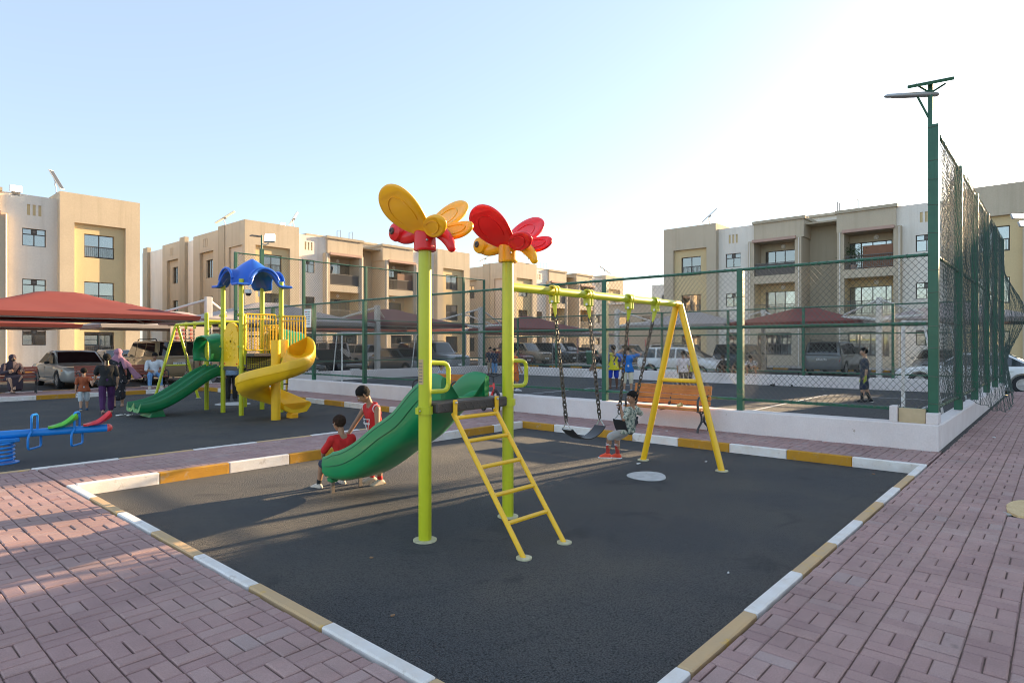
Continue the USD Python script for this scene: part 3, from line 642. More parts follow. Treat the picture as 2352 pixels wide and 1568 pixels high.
def fence(name, label, o, d, posts, H, zb, rails, cell, wr, pw=.10, hole=None, seed=0, group=None, tops=None, skip_first=False):
    """posts: distances along d from o. rails: heights."""
    o = np.array(o, float); d = np.array(d, float); nrm = np.array([-d[1], d[0], 0])
    t = T(name, label, 'fence', o, 0, group)
    L = lambda a, b, off=0: d * a + np.array([0, 0, b]) + nrm * off
    rr = np.random.default_rng(seed + 50)
    for k, a in enumerate(posts):
        if skip_first and k == 0: continue
        top = (tops or {}).get(k, H)
        m = MB(); c = L(a, 0); m.box((c[0] - pw / 2, c[1] - pw / 2, zb), (c[0] + pw / 2, c[1] + pw / 2, top), bev=.008)
        pp = t.part('post', m, M_GREEN, smooth=False)
        ties = MB()
        for z in np.arange(zb + .3, top, .42):
            z += rr.normal(0, .05); e = pw / 2 + .004; q = [(c[0] + x * e, c[1] + y * e, z + rr.normal(0, .008)) for x, y in ((-1, -1), (1, -1), (1, 1), (-1, 1))]
            ties.tube(q, .004, 3, closed=True)
        t.part('wire_ties', ties, M_WIREG, parent=pp, kind='stuff')
    for z in rails:
        for a, b in zip(posts[:-1], posts[1:]):
            m = MB(); r_ = .026; m.cyl(L(a + pw / 2, z), L(b - pw / 2, z), r_, n=10)
            pr = t.part('rail', m, M_GREEN)
            ties = MB()
            for x in np.arange(a + .15, b - .1, .21):
                x += rr.normal(0, .04); ties.tube([L(x + .02 * math.cos(g), z + .031 * math.sin(g), .031 * math.cos(g)) for g in np.linspace(0, 5.5, 7)], .0045, 3)
            t.part('wire_ties', ties, M_WIREG, parent=pr, kind='stuff')
    w0, w1 = posts[0], posts[-1]
    m = MB(); mesh_wires(m, lambda a, b, off: L(w0 + a, b + rails[-1], off + .035), w1 - w0, rails[0] - rails[-1], cell[0], cell[1], wr, seed, hole=hole)
    t.part('wire_mesh', m, M_WIRE, smooth=True)
    return t
holeF = lambda a, b: (abs(a - 5.3) < .75 + .25 * math.sin(b * 9) and b < .62 + .12 * math.sin(a * 11)) or (abs(a - 3.2) < .25 and b < .3) or (abs(a - 15.9) < .5 and b < .25)
fA = fence('court_fence', 'green wire fence along the near side of the court, torn low down behind the bench', (11.28, 1.48, 0), (0, 1, 0), [0, 2.95, 5.88, 8.80, 11.73, 14.65, 17.57, 20.4, 22.95], 2.99, .40, [2.97, 1.92, .60], (.092, .105), .0040, pw=.11, hole=holeF, seed=3, group=None, skip_first=True)
fB = fence('court_fence', 'tall green fence along the right end of the court, hung with netting', (11.30, 1.48, 0), (1, 0, 0), [0, 2.95, 5.8, 8.6, 11.2, 13.75], 4.93, .38, [4.90, 2.97, .62], (.125, .14), .0034, pw=.13, seed=5)
fC = fence('court_fence', 'tall green fence across the far left end of the court behind the parked cars', (11.05, 24.45, 0), (1, 0, 0), [0, 2.94, 6.12, 9.27, 12.45, 14.05], 5.25, .40, [5.22, 2.74, .85], (.11, .12), .0042, pw=.11, seed=7)
fD = fence('court_fence', 'green wire fence along the far side of the court before the right hand block', (25.08, 1.5, 0), (0, 1, 0), [0, 2.97, 5.93, 8.87, 11.88, 14.85, 17.8, 20.4, 22.95], 3.03, .42, [3.01, 2.0, .55], (.11, .12), .0042, pw=.09, seed=9)
# corner cap wall pieces under the corner post
t = T('corner_block', 'small plastered block on the wall under the tall corner post', 'block', (11.28, 1.62, .40))
t.part('block', MB().box((-.14, -.215, 0), (.15, -.06, .17), bev=.01), M_PLAST, smooth=False); t.part('board', MB().box((-.10, -.05, 0), (-.02, .30, .22), bev=.006), mat('old_plywood', (.55, .42, .25), (.45, .34, .2), scale=4, rough=.8), smooth=False); t.part('stub', MB().box((-.14, .31, 0), (.1, .42, .25), bev=.01), M_PLAST, smooth=False)
# loose green netting hung outside the tall right hand fence, bagging at the bottom
net = T('hanging_net', 'loose dark green netting bagging down the outside of the tall right fence', 'net', (11.6, 1.42, 0))
def netpoint(a, b):
    """a: 0..12.9 along the fence, b: 0..1 from the top rail down"""
    sl = min(1, a / 3.0)
    low = .75 - .55 * math.exp(-((a - 5.2) / 2.6) ** 2) - .25 * math.exp(-((a - 10.5) / 1.6) ** 2)
    z = 4.84 + (low - 4.84) * b
    k = meshkit.noise(np.array([a * .9, b * 1.5, 3.0]), 5)
    bag = (.06 + .72 * (b ** 2.2) * math.exp(-((a - 6.2) / 3.4) ** 2) * (1.25 - b * .55) + .55 * math.exp(-((b - .55) / .22) ** 2) * math.exp(-((a - 10.5) / 1.9) ** 2)) * sl
    fold = (.06 * math.sin(a * 7.5 + 2 * k * 4) + .025 * math.sin(a * 17 + 3 * b)) * sl * (.3 + .6 * b)
    return np.array([a + .18 * (k - .5) + .05 * math.sin(a * 5 + b * 3) * b, -.02 - (bag - .06) - abs(fold) * .8, z + .02 * math.sin(a * 6) * b])
m = MB(); rN = np.random.default_rng(11); ca = .12
for s_ in (1, -1):
    for c in np.arange(-3.2, 16.0, ca):
        bb = np.linspace(0, 1, 24); aa = c + s_ * 3.2 * bb; q = np.stack([aa * 3, bb * 8, 0 * bb], 1); aa = aa + (meshkit.noise(q, 4) - .5) * .14
        ok = (aa > .3) & (aa < 12.9); run = []
        for k in range(24):
            if ok[k]: run.append(netpoint(aa[k], bb[k]))
            if not ok[k] or k == 23:
                if len(run) > 1: m.tube(run, .0030, 3, cap=False)
                run = []
net.part('net_mesh', m, M_NET, smooth=True)
net.part('hem_cord', MB().tube([netpoint(a, 1.0) for a in np.linspace(.3, 12.9, 90)], .006, 5), M_NET)
# solar street lamp fixed to the corner post
t = T('street_lamp', 'solar street lamp on a green mast on top of the tall corner post', 'street lamp', (11.28, 1.52, 4.9), 0)
t.part('mast', MB().cyl((0, 0, -.6), (0, 0, .66), .035, n=10), M_GREEN)
Q_ = np.array([11.3, 1.5, 4.2]); Q_ /= np.linalg.norm(Q_); P_ = np.array([.132, -.991, 0]); R_ = np.cross(P_, Q_)
def rbox(c, ax, ay, az, l): 
    mm = MB().box((-l[0], -l[1], -l[2]), l); M = np.eye(4); M[:3, 0], M[:3, 1], M[:3, 2], M[:3, 3] = ax, ay, az, c; return mm.move(M)
t.part('solar_panel', rbox((.0, 0, .68), P_, Q_, R_, (.29, .17, .022)), M_GREEN, smooth=False); 
h = t.part('lamp_head', hull([((-.42, .52, .48), (.02, .02, .012)), ((-.30, .50, .52), (.06, .06, .025)), ((-.02, .10, .52), (.09, .09, .03)), ((.06, -.06, .50), (.05, .05, .03))], 16), M_GREYM)
t.part('lens', hull([((-.28, .42, .485), (.05, .05, .008)), ((-.10, .18, .485), (.05, .05, .008))], 12), M_LAMP, parent=h)
t.part('strut', MB().cyl((-.02, .02, .15), (-.10, .16, .50), .016, n=8), M_GREEN); t.part('strut', MB().cyl((.0, 0, .52), (.14, -.17, .66), .014, n=8), M_GREEN); t.part('strut', MB().cyl((.0, 0, .52), (-.14, .17, .66), .014, n=8), M_GREEN)
# flood lamp pole beside the play tower
t = T('flood_lamp', 'lit white floodlight on a green pole behind the blue tower roof', 'floodlight', (11.2, 22.6, 0))
t.part('pole', MB().box((-.06, -.06, .4), (.06, .06, 5.2)).cyl((0, 0, 5.2), (0, 0, 5.72), .03, n=10), M_GREEN)
t.part('solar_arm', MB().box((-.35, .05, 5.66), (.02, .25, 5.70)), M_SOLAR, smooth=False)
def tilted(c, l, yaw, pitch):
    mm = MB().box((-l[0], -l[1], -l[2]), l, bev=.02); cy, sy, cp, sp = math.cos(yaw), math.sin(yaw), math.cos(pitch), math.sin(pitch)
    M = np.eye(4); M[:3, 0] = (cy, sy, 0); M[:3, 1] = (-sy * cp, cy * cp, sp); M[:3, 2] = (sy * sp, -cy * sp, cp); M[:3, 3] = c; return mm.move(M), M
hm, MM = tilted((.20, -.24, 5.60), (.20, .05, .17), -.74, -.35); h = t.part('lamp_head', hm, M_GREYM, smooth=False)
t.part('lens', MB().box((-.17, -.062, -.14), (.17, -.051, .14)).move(MM), M_GLOW, parent=h, smooth=False)
t.part('lamp_arm', MB().tube([(0, 0, 5.4), (.09, -.10, 5.34), (.18, -.21, 5.42)], .02, 8), M_GREYM)
# second flood lamp, behind the netting
t = T('flood_lamp', 'lit twin floodlight on a bent pole seen past the end of the netting', 'floodlight', (33.0, 1.15, 0))
t.part('pole', MB().tube([(0, 0, -.12), (0, 0, 5.6), (.1, -.05, 6.3), (.5, -.6, 6.65)], .06, 8), M_GREEN)
for k, c in enumerate(((-.12, .25, 6.86), (-.05, .02, 6.52))):
    hm, MM = tilted(c, (.30, .05, .12), -.85, -.45); h = t.part('lamp_head', hm, M_GREYM, smooth=False); t.part('lens', MB().box((-.27, -.062, -.10), (.27, -.051, .10)).move(MM), M_GLOW, parent=h, smooth=False)
# cctv camera and notice
t = T('security_camera', 'white dome security camera on a bracket left of the flood lamp pole', 'camera', (11.2, 22.6, 3.55))
t.part('bracket', MB().box((-.10, -.10, -.15), (-.06, .10, .25)).tube([(-.1, 0, .15), (-.3, .12, .2), (-.42, .2, .2)], .03, 8), M_PALEM); t.part('housing', MB().lathe([(0, .12), (.12, .1), (.13, -.03), (.10, -.04)], (-.42, .2, 0), n=16), M_PALEM); t.part('dome', MB().sph((-.42, .2, -.04), .10, 2), mat('smoked_dome', (.03, .03, .035), rough=.08))
t = T('notice_sign', 'white court notice with small print tied to a green fence post', 'sign', (11.17, 19.12, 2.2))
pl = t.part('board', MB().box((-.09, -.20, -.02), (-.075, .22, .60)), mat('white_sign', (.78, .78, .77), rough=.5), smooth=False)
M_INK = mat('dark_ink', (.10, .10, .11), rough=.6); M_INKR = mat('red_ink', (.50, .05, .04), rough=.6); M_INKG = mat('green_ink', (.05, .25, .15), rough=.6)
for k in range(6):
    z = .50 - k * .08; t.part('print_line', MB().box((-.0925, .02, z - .012), (-.0905, .17 - .03 * (k % 3), z + .012)), M_INK if k else M_INKR, parent=pl, smooth=False); t.part('print_line', MB().box((-.0925, -.16 + .03 * (k % 2), z - .012), (-.0905, -.01, z + .012)), M_INK if k % 3 else M_INKG, parent=pl, smooth=False)
# goals in the court
M_GOAL = mat('white_goal_paint', (.70, .69, .66), (.55, .52, .48), scale=6, rough=.5)
def goal(label, x0, x1, y, dy, H=2.0):
    t = T('football_goal', label, 'goal', (x0, y, 0), 0, None); w = x1 - x0
    for x in (0, w): t.part('upright', MB().cyl((x, 0, 0), (x, 0, H), .04, n=10), M_GOAL); t.part('back_stay', MB().tube([(x, 0, H), (x, dy * .5, H), (x, dy, 0)], .025, 8), M_GOAL)
    t.part('crossbar', MB().cyl((-.04, 0, H), (w + .04, 0, H), .04, n=10), M_GOAL); t.part('base_bar', MB().cyl((0, dy, .03), (w, dy, .03), .025, n=8), M_GOAL); t.part('rear_bar', MB().cyl((0, dy * .5, H), (w, dy * .5, H), .025, n=8), M_GOAL)
goal('white goal frame at the right end of the court, behind the goalkeeper', 16.0, 20.3, 2.66, -.75, 2.1)
goal('white goal frame at the far left end of the court', 15.2, 19.6, 23.4, .75, 2.1)
# ================================================================ car shades
def fabric(name, c, c2): return mat(name, c, c2, scale=.7, rough=.75, fine=.06, fscale=60, trans=.28)
M_FRED = fabric('red_shade_cloth', (.29, .062, .048), (.26, .052, .04)); M_FMAR = fabric('maroon_shade_cloth', (.22, .07, .075), (.19, .06, .065)); M_FWH = fabric('off_white_shade_cloth', (.52, .46, .43), (.47, .41, .39)); M_FPK = fabric('pinkish_shade_cloth', (.52, .42, .39), (.48, .39, .36))
M_STEEL = mat('white_steel', (.60, .565, .52), (.54, .50, .46), scale=3, rough=.45)
def shade(label, c, w, d, ze, zp, m, rz=0.0, mast=None, group='pyramid car shades over the parking bays'):
    """a pyramid awning w wide (x) and d deep (y), eaves at ze, peak at zp, carried on arms from a tall mast at its back"""
    t = T('car_shade', label, 'car shade', (c[0], c[1], ROAD), rz, group)
    n = 20; x = np.linspace(-1, 1, n + 1); P = np.zeros((n + 1, n + 1, 3)); ze -= ROAD; zp -= ROAD
    for i in range(n + 1):
        for j in range(n + 1):
            a, b = x[i], x[j]; ridge = .16
            k = max(max(abs(a) - ridge, 0) / (1 - ridge), abs(b)); h = (1 - k)
            z = ze + (zp - ze) * (h ** .93) - .10 * math.sin(PI * h) - .05 * (1 - abs(a)) * (1 - abs(b))
            edge = 1 - .045 * (1 - max(abs(a), 0) ** 2) * (abs(b) ** 8); edge2 = 1 - .045 * (1 - b * b) * (abs(a) ** 8)
            P[i, j] = (a * w / 2 * edge2, b * d / 2 * edge, z)
    cl = t.part('canopy', MB().grid(P, .012), m, smooth=40)
    e = np.vstack([P[:, 0], P[-1, 1:], P[-2::-1, -1], P[0, -2:0:-1]]); e2 = e.copy(); e2[:, 2] -= .17; e2[:, :2] *= .985
    t.part('valance', MB().grid(np.stack([np.vstack([e, e[:1]]), np.vstack([e2, e2[:1]])], 1), .008), m, parent=cl, smooth=30)
    fr = MB()
    for sx in (-1, 1):
        for sy in (-1, 1): fr.cyl((sx * w / 2 * .90, sy * d / 2 * .90, ze - .16), (sx * w * .08, 0, zp - .30), .035, n=6)
    for sx in (-1, 1): fr.cyl((sx * w / 2 * .90, -d / 2 * .90, ze - .18), (sx * w / 2 * .90, d / 2 * .90, ze - .18), .045, n=8)
    for sy in (-1, 1): fr.cyl((-w / 2 * .90, sy * d / 2 * .90, ze - .18), (w / 2 * .90, sy * d / 2 * .90, ze - .18), .04, n=8)
    t.part('frame', fr, M_STEEL)
    return t
def mast(label, x, y, zt, arms, group='white car shade masts'):
    t = T('shade_mast', label, 'mast', (x, y, ROAD), 0, group)
    t.part('post', MB().box((-.12, -.12, 0), (.12, .12, zt - ROAD), bev=.015), M_STEEL, smooth=False)
    t.part('base_plate', MB().box((-.22, -.22, 0), (.22, .22, .03)), M_STEEL, smooth=False)
    for (dx, dy, z) in arms:
        t.part('arm', MB().tube([(0, 0, z - ROAD - .25), (dx * .4, dy * .4, z - ROAD - .10), (dx, dy, z - ROAD)], .08, 10), M_STEEL)
        t.part('tie_rod', MB().cyl((0, 0, zt - ROAD - .1), (dx * .95, dy * .95, z - ROAD + .12), .05, n=8), M_STEEL)
y1 = 29.4
shade('big red car shade at the left, over the silver sedan', (6.45, y1, 0), 8.3, 5.6, 2.76, 3.72, M_FRED)
shade('off white car shade behind the play tower, right of the front red shade', (15.05, y1, 0), 8.5, 5.6, 2.70, 3.72, M_FWH)
shade('dull maroon car shade seen behind the yellow insect post', (22.5, y1 + .2, 0), 7.2, 5.6, 2.78, 3.72, M_FMAR)
shade('red car shade behind the hanging swing chains, lit orange on one side', (35.3, y1 + .4, 0), 8.0, 5.6, 2.72, 3.75, M_FRED)
shade('red car shade low behind the front red one, its edge showing beneath', (3.9, 37.2, 0), 9.0, 5.4, 2.55, 3.3, M_FRED)
shade('pale car shade in the back row between the gold car and the tower', (13.3, 37.2, 0), 8.4, 5.4, 2.6, 3.5, M_FWH)
shade('red car shade in the back row, a strip of orange above the white cars', (22.6, 37.4, 0), 8.6, 5.4, 2.7, 3.5, M_FRED)
shade('red car shade in the back row behind the second post', (32.0, 37.4, 0), 8.4, 5.4, 2.7, 3.5, M_FRED)
shade('red car shade in the back row behind the swing seats', (41.5, 37.4, 0), 8.4, 5.4, 2.7, 3.5, M_FRED)
shade('pale peach car shade in the back row near the warning signs', (51.0, 37.4, 0), 8.4, 5.4, 2.7, 3.5, M_FPK)
shade('maroon red car shade on the right before the shaded block, over the grey cars', (37.4, 11.0, 0), 6.7, 5.8, 2.82, 3.75, M_FRED, rz=PI / 2)
shade('off white car shade left of the right hand red one, over the white cars', (37.4, 17.9, 0), 6.9, 5.8, 2.82, 3.75, M_FWH, rz=PI / 2)
shade('pinkish white car shade over the white sedan on the right', (37.4, 4.0, 0), 6.9, 5.8, 2.82, 3.75, M_FPK, rz=PI / 2)
shade('pinkish white car shade at the right edge beyond the netting', (37.4, -3.0, 0), 6.9, 5.8, 2.82, 3.75, M_FPK, rz=PI / 2)
mast('white mast between the front red and white car shades', 11.0, 26.9, 3.6, [(-1.6, 1.4, 2.75), (1.6, 1.4, 2.75)])
mast('white mast between the off white and maroon car shades', 19.6, 26.9, 3.65, [(-1.6, 1.4, 2.8), (1.6, 1.4, 2.8)])
mast('white mast right of the maroon car shade', 27.3, 26.9, 3.9, [(-2.4, 1.6, 2.9), (3.6, 1.6, 2.9)])
mast('white mast at the left end of the swing chains red shade', 31.2, 32.4, 3.9, [(1.8, -1.4, 2.9)])
mast('white mast behind the court at the right end of the red shade', 33.8, 6.6, 3.85, [(1.6, 2.0, 3.0), (1.6, -1.6, 3.0)])
mast('white mast behind the court between the off white and red shades', 40.4, 14.4, 3.85, [(-1.6, 1.6, 3.0), (-1.6, -1.6, 3.0)])
mast('white mast at the left end of the off white shade', 34.0, 21.3, 3.85, [(1.6, -1.6, 3.0)])
mast('pale mast past the netting at the right picture edge', 35.2, .1, 3.0, [(1.6, 1.2, 2.9), (1.6, -1.5, 2.9)])
# ================================================================ parked cars
M_TYRE = mat('tyre_rubber', (.022, .022, .023), rough=.85)
M_RIM = mat('alloy_rim', (.50, .50, .50), rough=.3, metal=.8)
M_CGL = mat('car_glass', (.015, .018, .02), rough=.04, spec=.9, coat=.6)
M_CGLB = mat('car_glass_light', (.07, .09, .10), rough=.04, spec=.9, coat=.6)
M_BLKP = mat('black_trim', (.018, .018, .019), rough=.5)
M_CHR = mat('chrome_trim', (.62, .62, .62), rough=.15, metal=1.0)
M_HEADL = mat('headlight_lens', (.60, .62, .63), rough=.08, spec=.8, coat=.8)
M_TAIL = mat('tail_light_lens', (.36, .018, .015), rough=.15, coat=.8)
M_AMB = mat('amber_lens', (.65, .22, .03), rough=.15, coat=.8)
M_PLATE = mat('number_plate', (.74, .74, .72), rough=.5)
def paint(name, c): return mat(name, c, rough=.32, coat=.8, metal=.25, spec=.5)
CP = {'silver': paint('silver_beige_paint', (.36, .34, .31)), 'gold': paint('gold_beige_paint', (.36, .26, .15)), 'white': paint('white_car_paint', (.70, .70, .69)), 'black': paint('black_car_paint', (.015, .015, .017)),
      'grey': paint('grey_car_paint', (.16, .165, .17)), 'navy': paint('dark_blue_paint', (.035, .055, .075)), 'brown': paint('brown_car_paint', (.17, .12, .085)), 'maroon': paint('maroon_car_paint', (.10, .02, .025)), 'lgrey': paint('light_grey_paint', (.30, .31, .32)), 'beige': paint('beige_car_paint', (.42, .33, .22))}
def loft(secs):
    """closed skin over sections of equal point count"""
    S_ = np.array(secs); a, n = S_.shape[:2]; V = S_.reshape(-1, 3)
    i, j = np.meshgrid(np.arange(a - 1), np.arange(n), indexing='ij')
    q = np.stack([i * n + j, (i + 1) * n + j, (i + 1) * n + (j + 1) % n, i * n + (j + 1) % n], -1).reshape(-1, 4)
    F = [q[:, [0, 1, 2]], q[:, [0, 2, 3]]]; k = np.arange(1, n - 1)
    F.append(np.stack([0 * k, k, k + 1], 1)); L = (a - 1) * n; F.append(np.stack([L + 0 * k, L + k + 1, L + k], 1))
    m = trimesh.Trimesh(V, np.vstack(F), process=False)
    if m.volume < 0: m.invert()
    return m
KINDS = {   # roof height, belt, length, width; x as a share of length from the front; deck heights
 'sedan': dict(L=4.85, W=1.82, H=1.45, belt=.95, hood=.88, deck=.98, ws0=.27, ws1=.43, rr1=.70, rr0=.86, r=.33),
 'bigsedan': dict(L=5.35, W=1.98, H=1.48, belt=.95, hood=.90, deck=.96, ws0=.31, ws1=.44, rr1=.67, rr0=.79, r=.34),
 'hatch': dict(L=4.35, W=1.80, H=1.50, belt=.98, hood=.92, deck=1.05, ws0=.24, ws1=.42, rr1=.80, rr0=.97, r=.33),
 'suv': dict(L=4.75, W=1.90, H=1.76, belt=1.10, hood=1.08, deck=1.12, ws0=.25, ws1=.37, rr1=.93, rr0=.985, r=.37),
 'bigsuv': dict(L=5.05, W=2.0, H=1.90, belt=1.18, hood=1.14, deck=1.2, ws0=.27, ws1=.38, rr1=.945, rr0=.985, r=.40),
 'van': dict(L=4.45, W=1.82, H=1.60, belt=1.0, hood=.92, deck=1.0, ws0=.14, ws1=.40, rr1=.86, rr0=.97, r=.32)}
def car(label, kind, col, x, y, heading, plate=None, nose='plain', glass=None, rack=False, spare=False, group=None, lightf=None, z=ROAD):
    k = KINDS[kind]; L, Wd, H, belt = k['L'], k['W'], k['H'], k['belt']; P = CP[col]; G = glass or M_CGL
    t = T('parked_car', label, 'car', (x, y, z), heading, group or 'cars parked round the court')
    X = lambda f: L * (.5 - f); w = Wd / 2; zb = .24 if H < 1.6 else .32
    # lower body
    st = []
    prof = [(0.0, .72, zb + .14, k['hood'] - .22), (.012, .84, zb + .04, k['hood'] - .14), (.04, .93, zb, k['hood'] - .07), (.10, .975, zb, k['hood'] - .03), (k['ws0'] - .06, 1.0, zb, k['hood'] + .02), (k['ws0'] + .02, 1.0, zb, belt),
            (.5, 1.0, zb, belt + .01), (k['rr0'] - .08, 1.0, zb, belt + .02), (min(k['rr0'] + .02, .975), .99, zb, k['deck']), (.955 if k['rr0'] < .9 else .98, .955, zb + .02, k['deck'] - .01), (.988, .90, zb + .06, k['deck'] - .05), (1.0, .80, zb + .16, k['deck'] - .16)]
    prof = sorted(set(prof))
    for f, ws, b0, t0 in prof:
        a = w * ws; h = t0 - b0
        half = [(.80 * a, b0), (.95 * a, b0 + .07), (1.0 * a, b0 + .32 * h), (1.0 * a, b0 + .62 * h), (.975 * a, t0 - .09), (.93 * a, t0 - .025), (.80 * a, t0 - .002), (.4 * a, t0 + .012)]
        sec = half + [(-p, q) for p, q in half[::-1]]
        st.append([(X(f), p, q) for p, q in sec])
    body = loft(st); fa, fr_ = .175, .80
    if kind == 'bigsedan': fa, fr_ = .18, .76
    try:
        mb = man(body); r = k['r']
        for f in (fa, fr_):
            for s_ in (-1, 1):
                c = m3.Manifold.cylinder(.36, r + .06, r + .06, 28, True).rotate((90, 0, 0)).translate((X(f), s_ * (w - .10), r)); mb = mb - c
        if mb.num_tri() > 50: body = tri(mb)
    except Exception: pass
    bp = t.part('body', body, P, smooth=38)
    # greenhouse
    wb, wt = w * .95, w * (.74 if H < 1.6 else .82)
    gs = [(k['ws0'], wb * .92, wb * .80, belt - .06, belt + .0), (k['ws1'], wb, wt, belt - .06, H - .035), ((k['ws1'] + k['rr1']) / 2, wb, wt, belt - .06, H), (k['rr1'], wb, wt * .985, belt - .06, H - .035), (k['rr0'], wb * .94, wb * .82, belt - .06, k['deck'] + .0)]
    sec = []
    for f, b, tt, z0, z1 in gs:
        half = [(b, z0), (tt + (b - tt) * .06, z1 - .07 * min(1, (z1 - z0) / .3)), (tt * .93, z1 - .012), (tt * .5, z1 + .006)]
        sec.append([(X(f), p, q) for p, q in half + [(-p, q) for p, q in half[::-1]]])
    t.part('cabin', loft(sec), P, smooth=35)
    # glass: side windows lie on the slanting sides
    def side_pt(f, h, s_, off=.012):
        z = belt + .015 + (H - .10 - belt) * h; b, tt = wb, wt
        y = b + (tt + (b - tt) * .06 - b) * ((z - (belt - .06)) / (H - .105 - (belt - .06)))
        return (X(f), s_ * (y + off), z)
    ws_f = lambda h: k['ws0'] + (k['ws1'] - k['ws0']) * (h * .93 + .05) + .015; rr_f = lambda h: k['rr0'] - (k['rr0'] - k['rr1']) * (h * .93 + .05) - .015
    mid = .53 if kind != 'van' else .50; cuts = [None, mid, None] if H < 1.6 else [None, mid - .02, .735, None]
    for s_ in (-1, 1):
        for c in range(len(cuts) - 1):
            lo = ws_f if cuts[c] is None else (lambda h, q=cuts[c]: q + .010)
            hi = rr_f if cuts[c + 1] is None else (lambda h, q=cuts[c + 1]: q - .010)
            pts = [side_pt(lo(0), 0, s_), side_pt(hi(0), 0, s_), side_pt(hi(.55), .55, s_), side_pt(hi(.95), .95, s_), side_pt(lo(.95), .95, s_), side_pt(lo(.55), .55, s_)]
            if hi(.0) - lo(.0) < .02: continue
            pts = np.array(pts); f = [[0, i, i + 1] for i in range(1, 5)]; f = np.array(f)
            n = np.cross(pts[1] - pts[0], pts[3] - pts[0]);
            if n[1] * s_ < 0: f = f[:, ::-1]
            t.part('side_window', trimesh.Trimesh(pts, f, process=False), G, smooth=False)
    def endglass(f0, f1, z0, z1, w0, w1, nm, front):
        a = np.array([X(f0), 0, z0]); b = np.array([X(f1), 0, z1]); d = b - a; n = np.array([d[2], 0, -d[0]]); n /= np.linalg.norm(n)
        if (n[0] > 0) != front: n = -n
        rows = []
        for q in np.linspace(.06, .92, 4):
            c = a + d * q + n * .02; ww = w0 + (w1 - w0) * q; rows.append([c + np.array([0, yy * ww, 0]) - n * .025 * abs(yy) ** 2 for yy in np.linspace(-1, 1, 7)])
        m = MB().grid(rows, flip=not front); t.part(nm, m, G, smooth=True)
    endglass(k['ws0'], k['ws1'], belt, H - .035, wb * .82, wt * .86, 'windshield', True)
    endglass(k['rr0'], k['rr1'], k['deck'], H - .035, wb * .82, wt * .86, 'rear_window', False)
    # wheels
    for f in (fa, fr_):
        for s_ in (-1, 1):
            r = k['r']; yw = s_ * (w - .115); m = MB().lathe([(r * .60, -.10), (r * .93, -.105), (r, -.07), (r, .07), (r * .93, .105), (r * .60, .10), (r * .60, -.10)], (X(f), yw, r), n=24, axis='y')
            wh = t.part('wheel', m, M_TYRE)
            rm = MB().lathe([(r * .62, -.0), (r * .62, .085), (r * .56, .085), (r * .54, .03), (.0, .03)], (0, 0, 0), n=20, axis='y').lathe([(.07, .03), (.07, .08), (0, .085)], n=10, axis='y')
            for g in np.arange(5) * 2 * PI / 5:
                mm = MB().box((.05, .035, -.035), (r * .58, .075, .035)); R = np.eye(4); R[0, 0], R[0, 2], R[2, 0], R[2, 2] = math.cos(g), -math.sin(g), math.sin(g), math.cos(g); rm.mesh(mm.move(R))
            mmm = rm.get()
            if s_ > 0: v = mmm.vertices * [1, 1, 1]; ff = mmm.faces
            else: v = mmm.vertices * [1, -1, 1]; ff = mmm.faces[:, ::-1]
            t.part('rim', trimesh.Trimesh(v + np.array([X(f), yw + s_ * .02, r]), ff, process=False), M_RIM, parent=wh, smooth=30)
    # lamps, bumpers, plates, mirrors, handles
    zh = k['hood'] - .22; zt = k['deck'] - (.24 if H < 1.6 else .28)
    for s_ in (-1, 1):
        t.part('headlight', hull([((X(.018), s_ * w * .56, zh), (.05, .03, .055)), ((X(.055), s_ * w * .88, zh + .03), (.06, .025, .05))], 12), M_HEADL)
        if lightf == 'amber': t.part('indicator', hull([((X(.06), s_ * w * .90, zh + .02), (.06, .03, .05)), ((X(.085), s_ * w * .935, zh + .03), (.04, .02, .045))], 10), M_AMB)
        tl = [((X(.985), s_ * w * .80, zt), (.05, .08, .07)), ((X(.955), s_ * w * .945, zt + .02), (.06, .03, .06))] if H < 1.6 else [((X(.985), s_ * w * .86, zt - .10), (.04, .05, .06)), ((X(.975), s_ * w * .90, zt + .16), (.04, .04, .06))]
        t.part('tail_light', hull(tl, 12), M_TAIL)
        mr = t.part('mirror', hull([((X(k['ws0'] + .055), s_ * (w + .08), belt + .06), (.05, .09, .06)), ((X(k['ws0'] + .06), s_ * (w + .12), belt + .05), (.05, .05, .055))], 12), M_BLKP if col in ('black', 'silver', 'grey') else P)
        for f in (mid - .04, mid + .20): t.part('door_handle', MB().box((X(f) - .07, s_ * (w - .005), belt - .17), (X(f) + .07, s_ * (w + .022), belt - .14)), CP[col] if col != 'silver' else M_CHR, smooth=False)
        t.part('sill', MB().box((X(fr_) + .42, s_ * (w - .06), zb - .03), (X(fa) - .42, s_ * (w + .006), zb + .09), bev=.02), M_BLKP if H > 1.6 else P, smooth=False)
        t.part('door_seam', MB().box((X(mid) - .004, s_ * (w - .004), zb + .12), (X(mid) + .004, s_ * (w + .0025), belt - .10)), M_BLKP, smooth=False)
    g = MB()
    if nose == 'chrome':
        gp = t.part('grille', MB().box((X(.012), -w * .46, zh - .07), (X(-.004), w * .46, zh + .085), bev=.02), M_CHR, smooth=False)
        for q in range(4): t.part('grille_bar', MB().box((X(-.004), -w * .42, zh - .045 + q * .034), (X(-.007), w * .42, zh - .03 + q * .034)), M_BLKP, parent=gp, smooth=False)
    else: t.part('grille', MB().box((X(.02), -w * .44, zh - .06), (X(-.002), w * .44, zh + .05), bev=.015), M_BLKP, smooth=False)
    t.part('bumper', hull([((X(.02), 0, zb + .18), (.06, w * .80, .10)), ((X(.05), 0, zb + .18), (.06, w * .95, .10))], 16), P if H < 1.6 or col in ('gold', 'white') else M_BLKP)
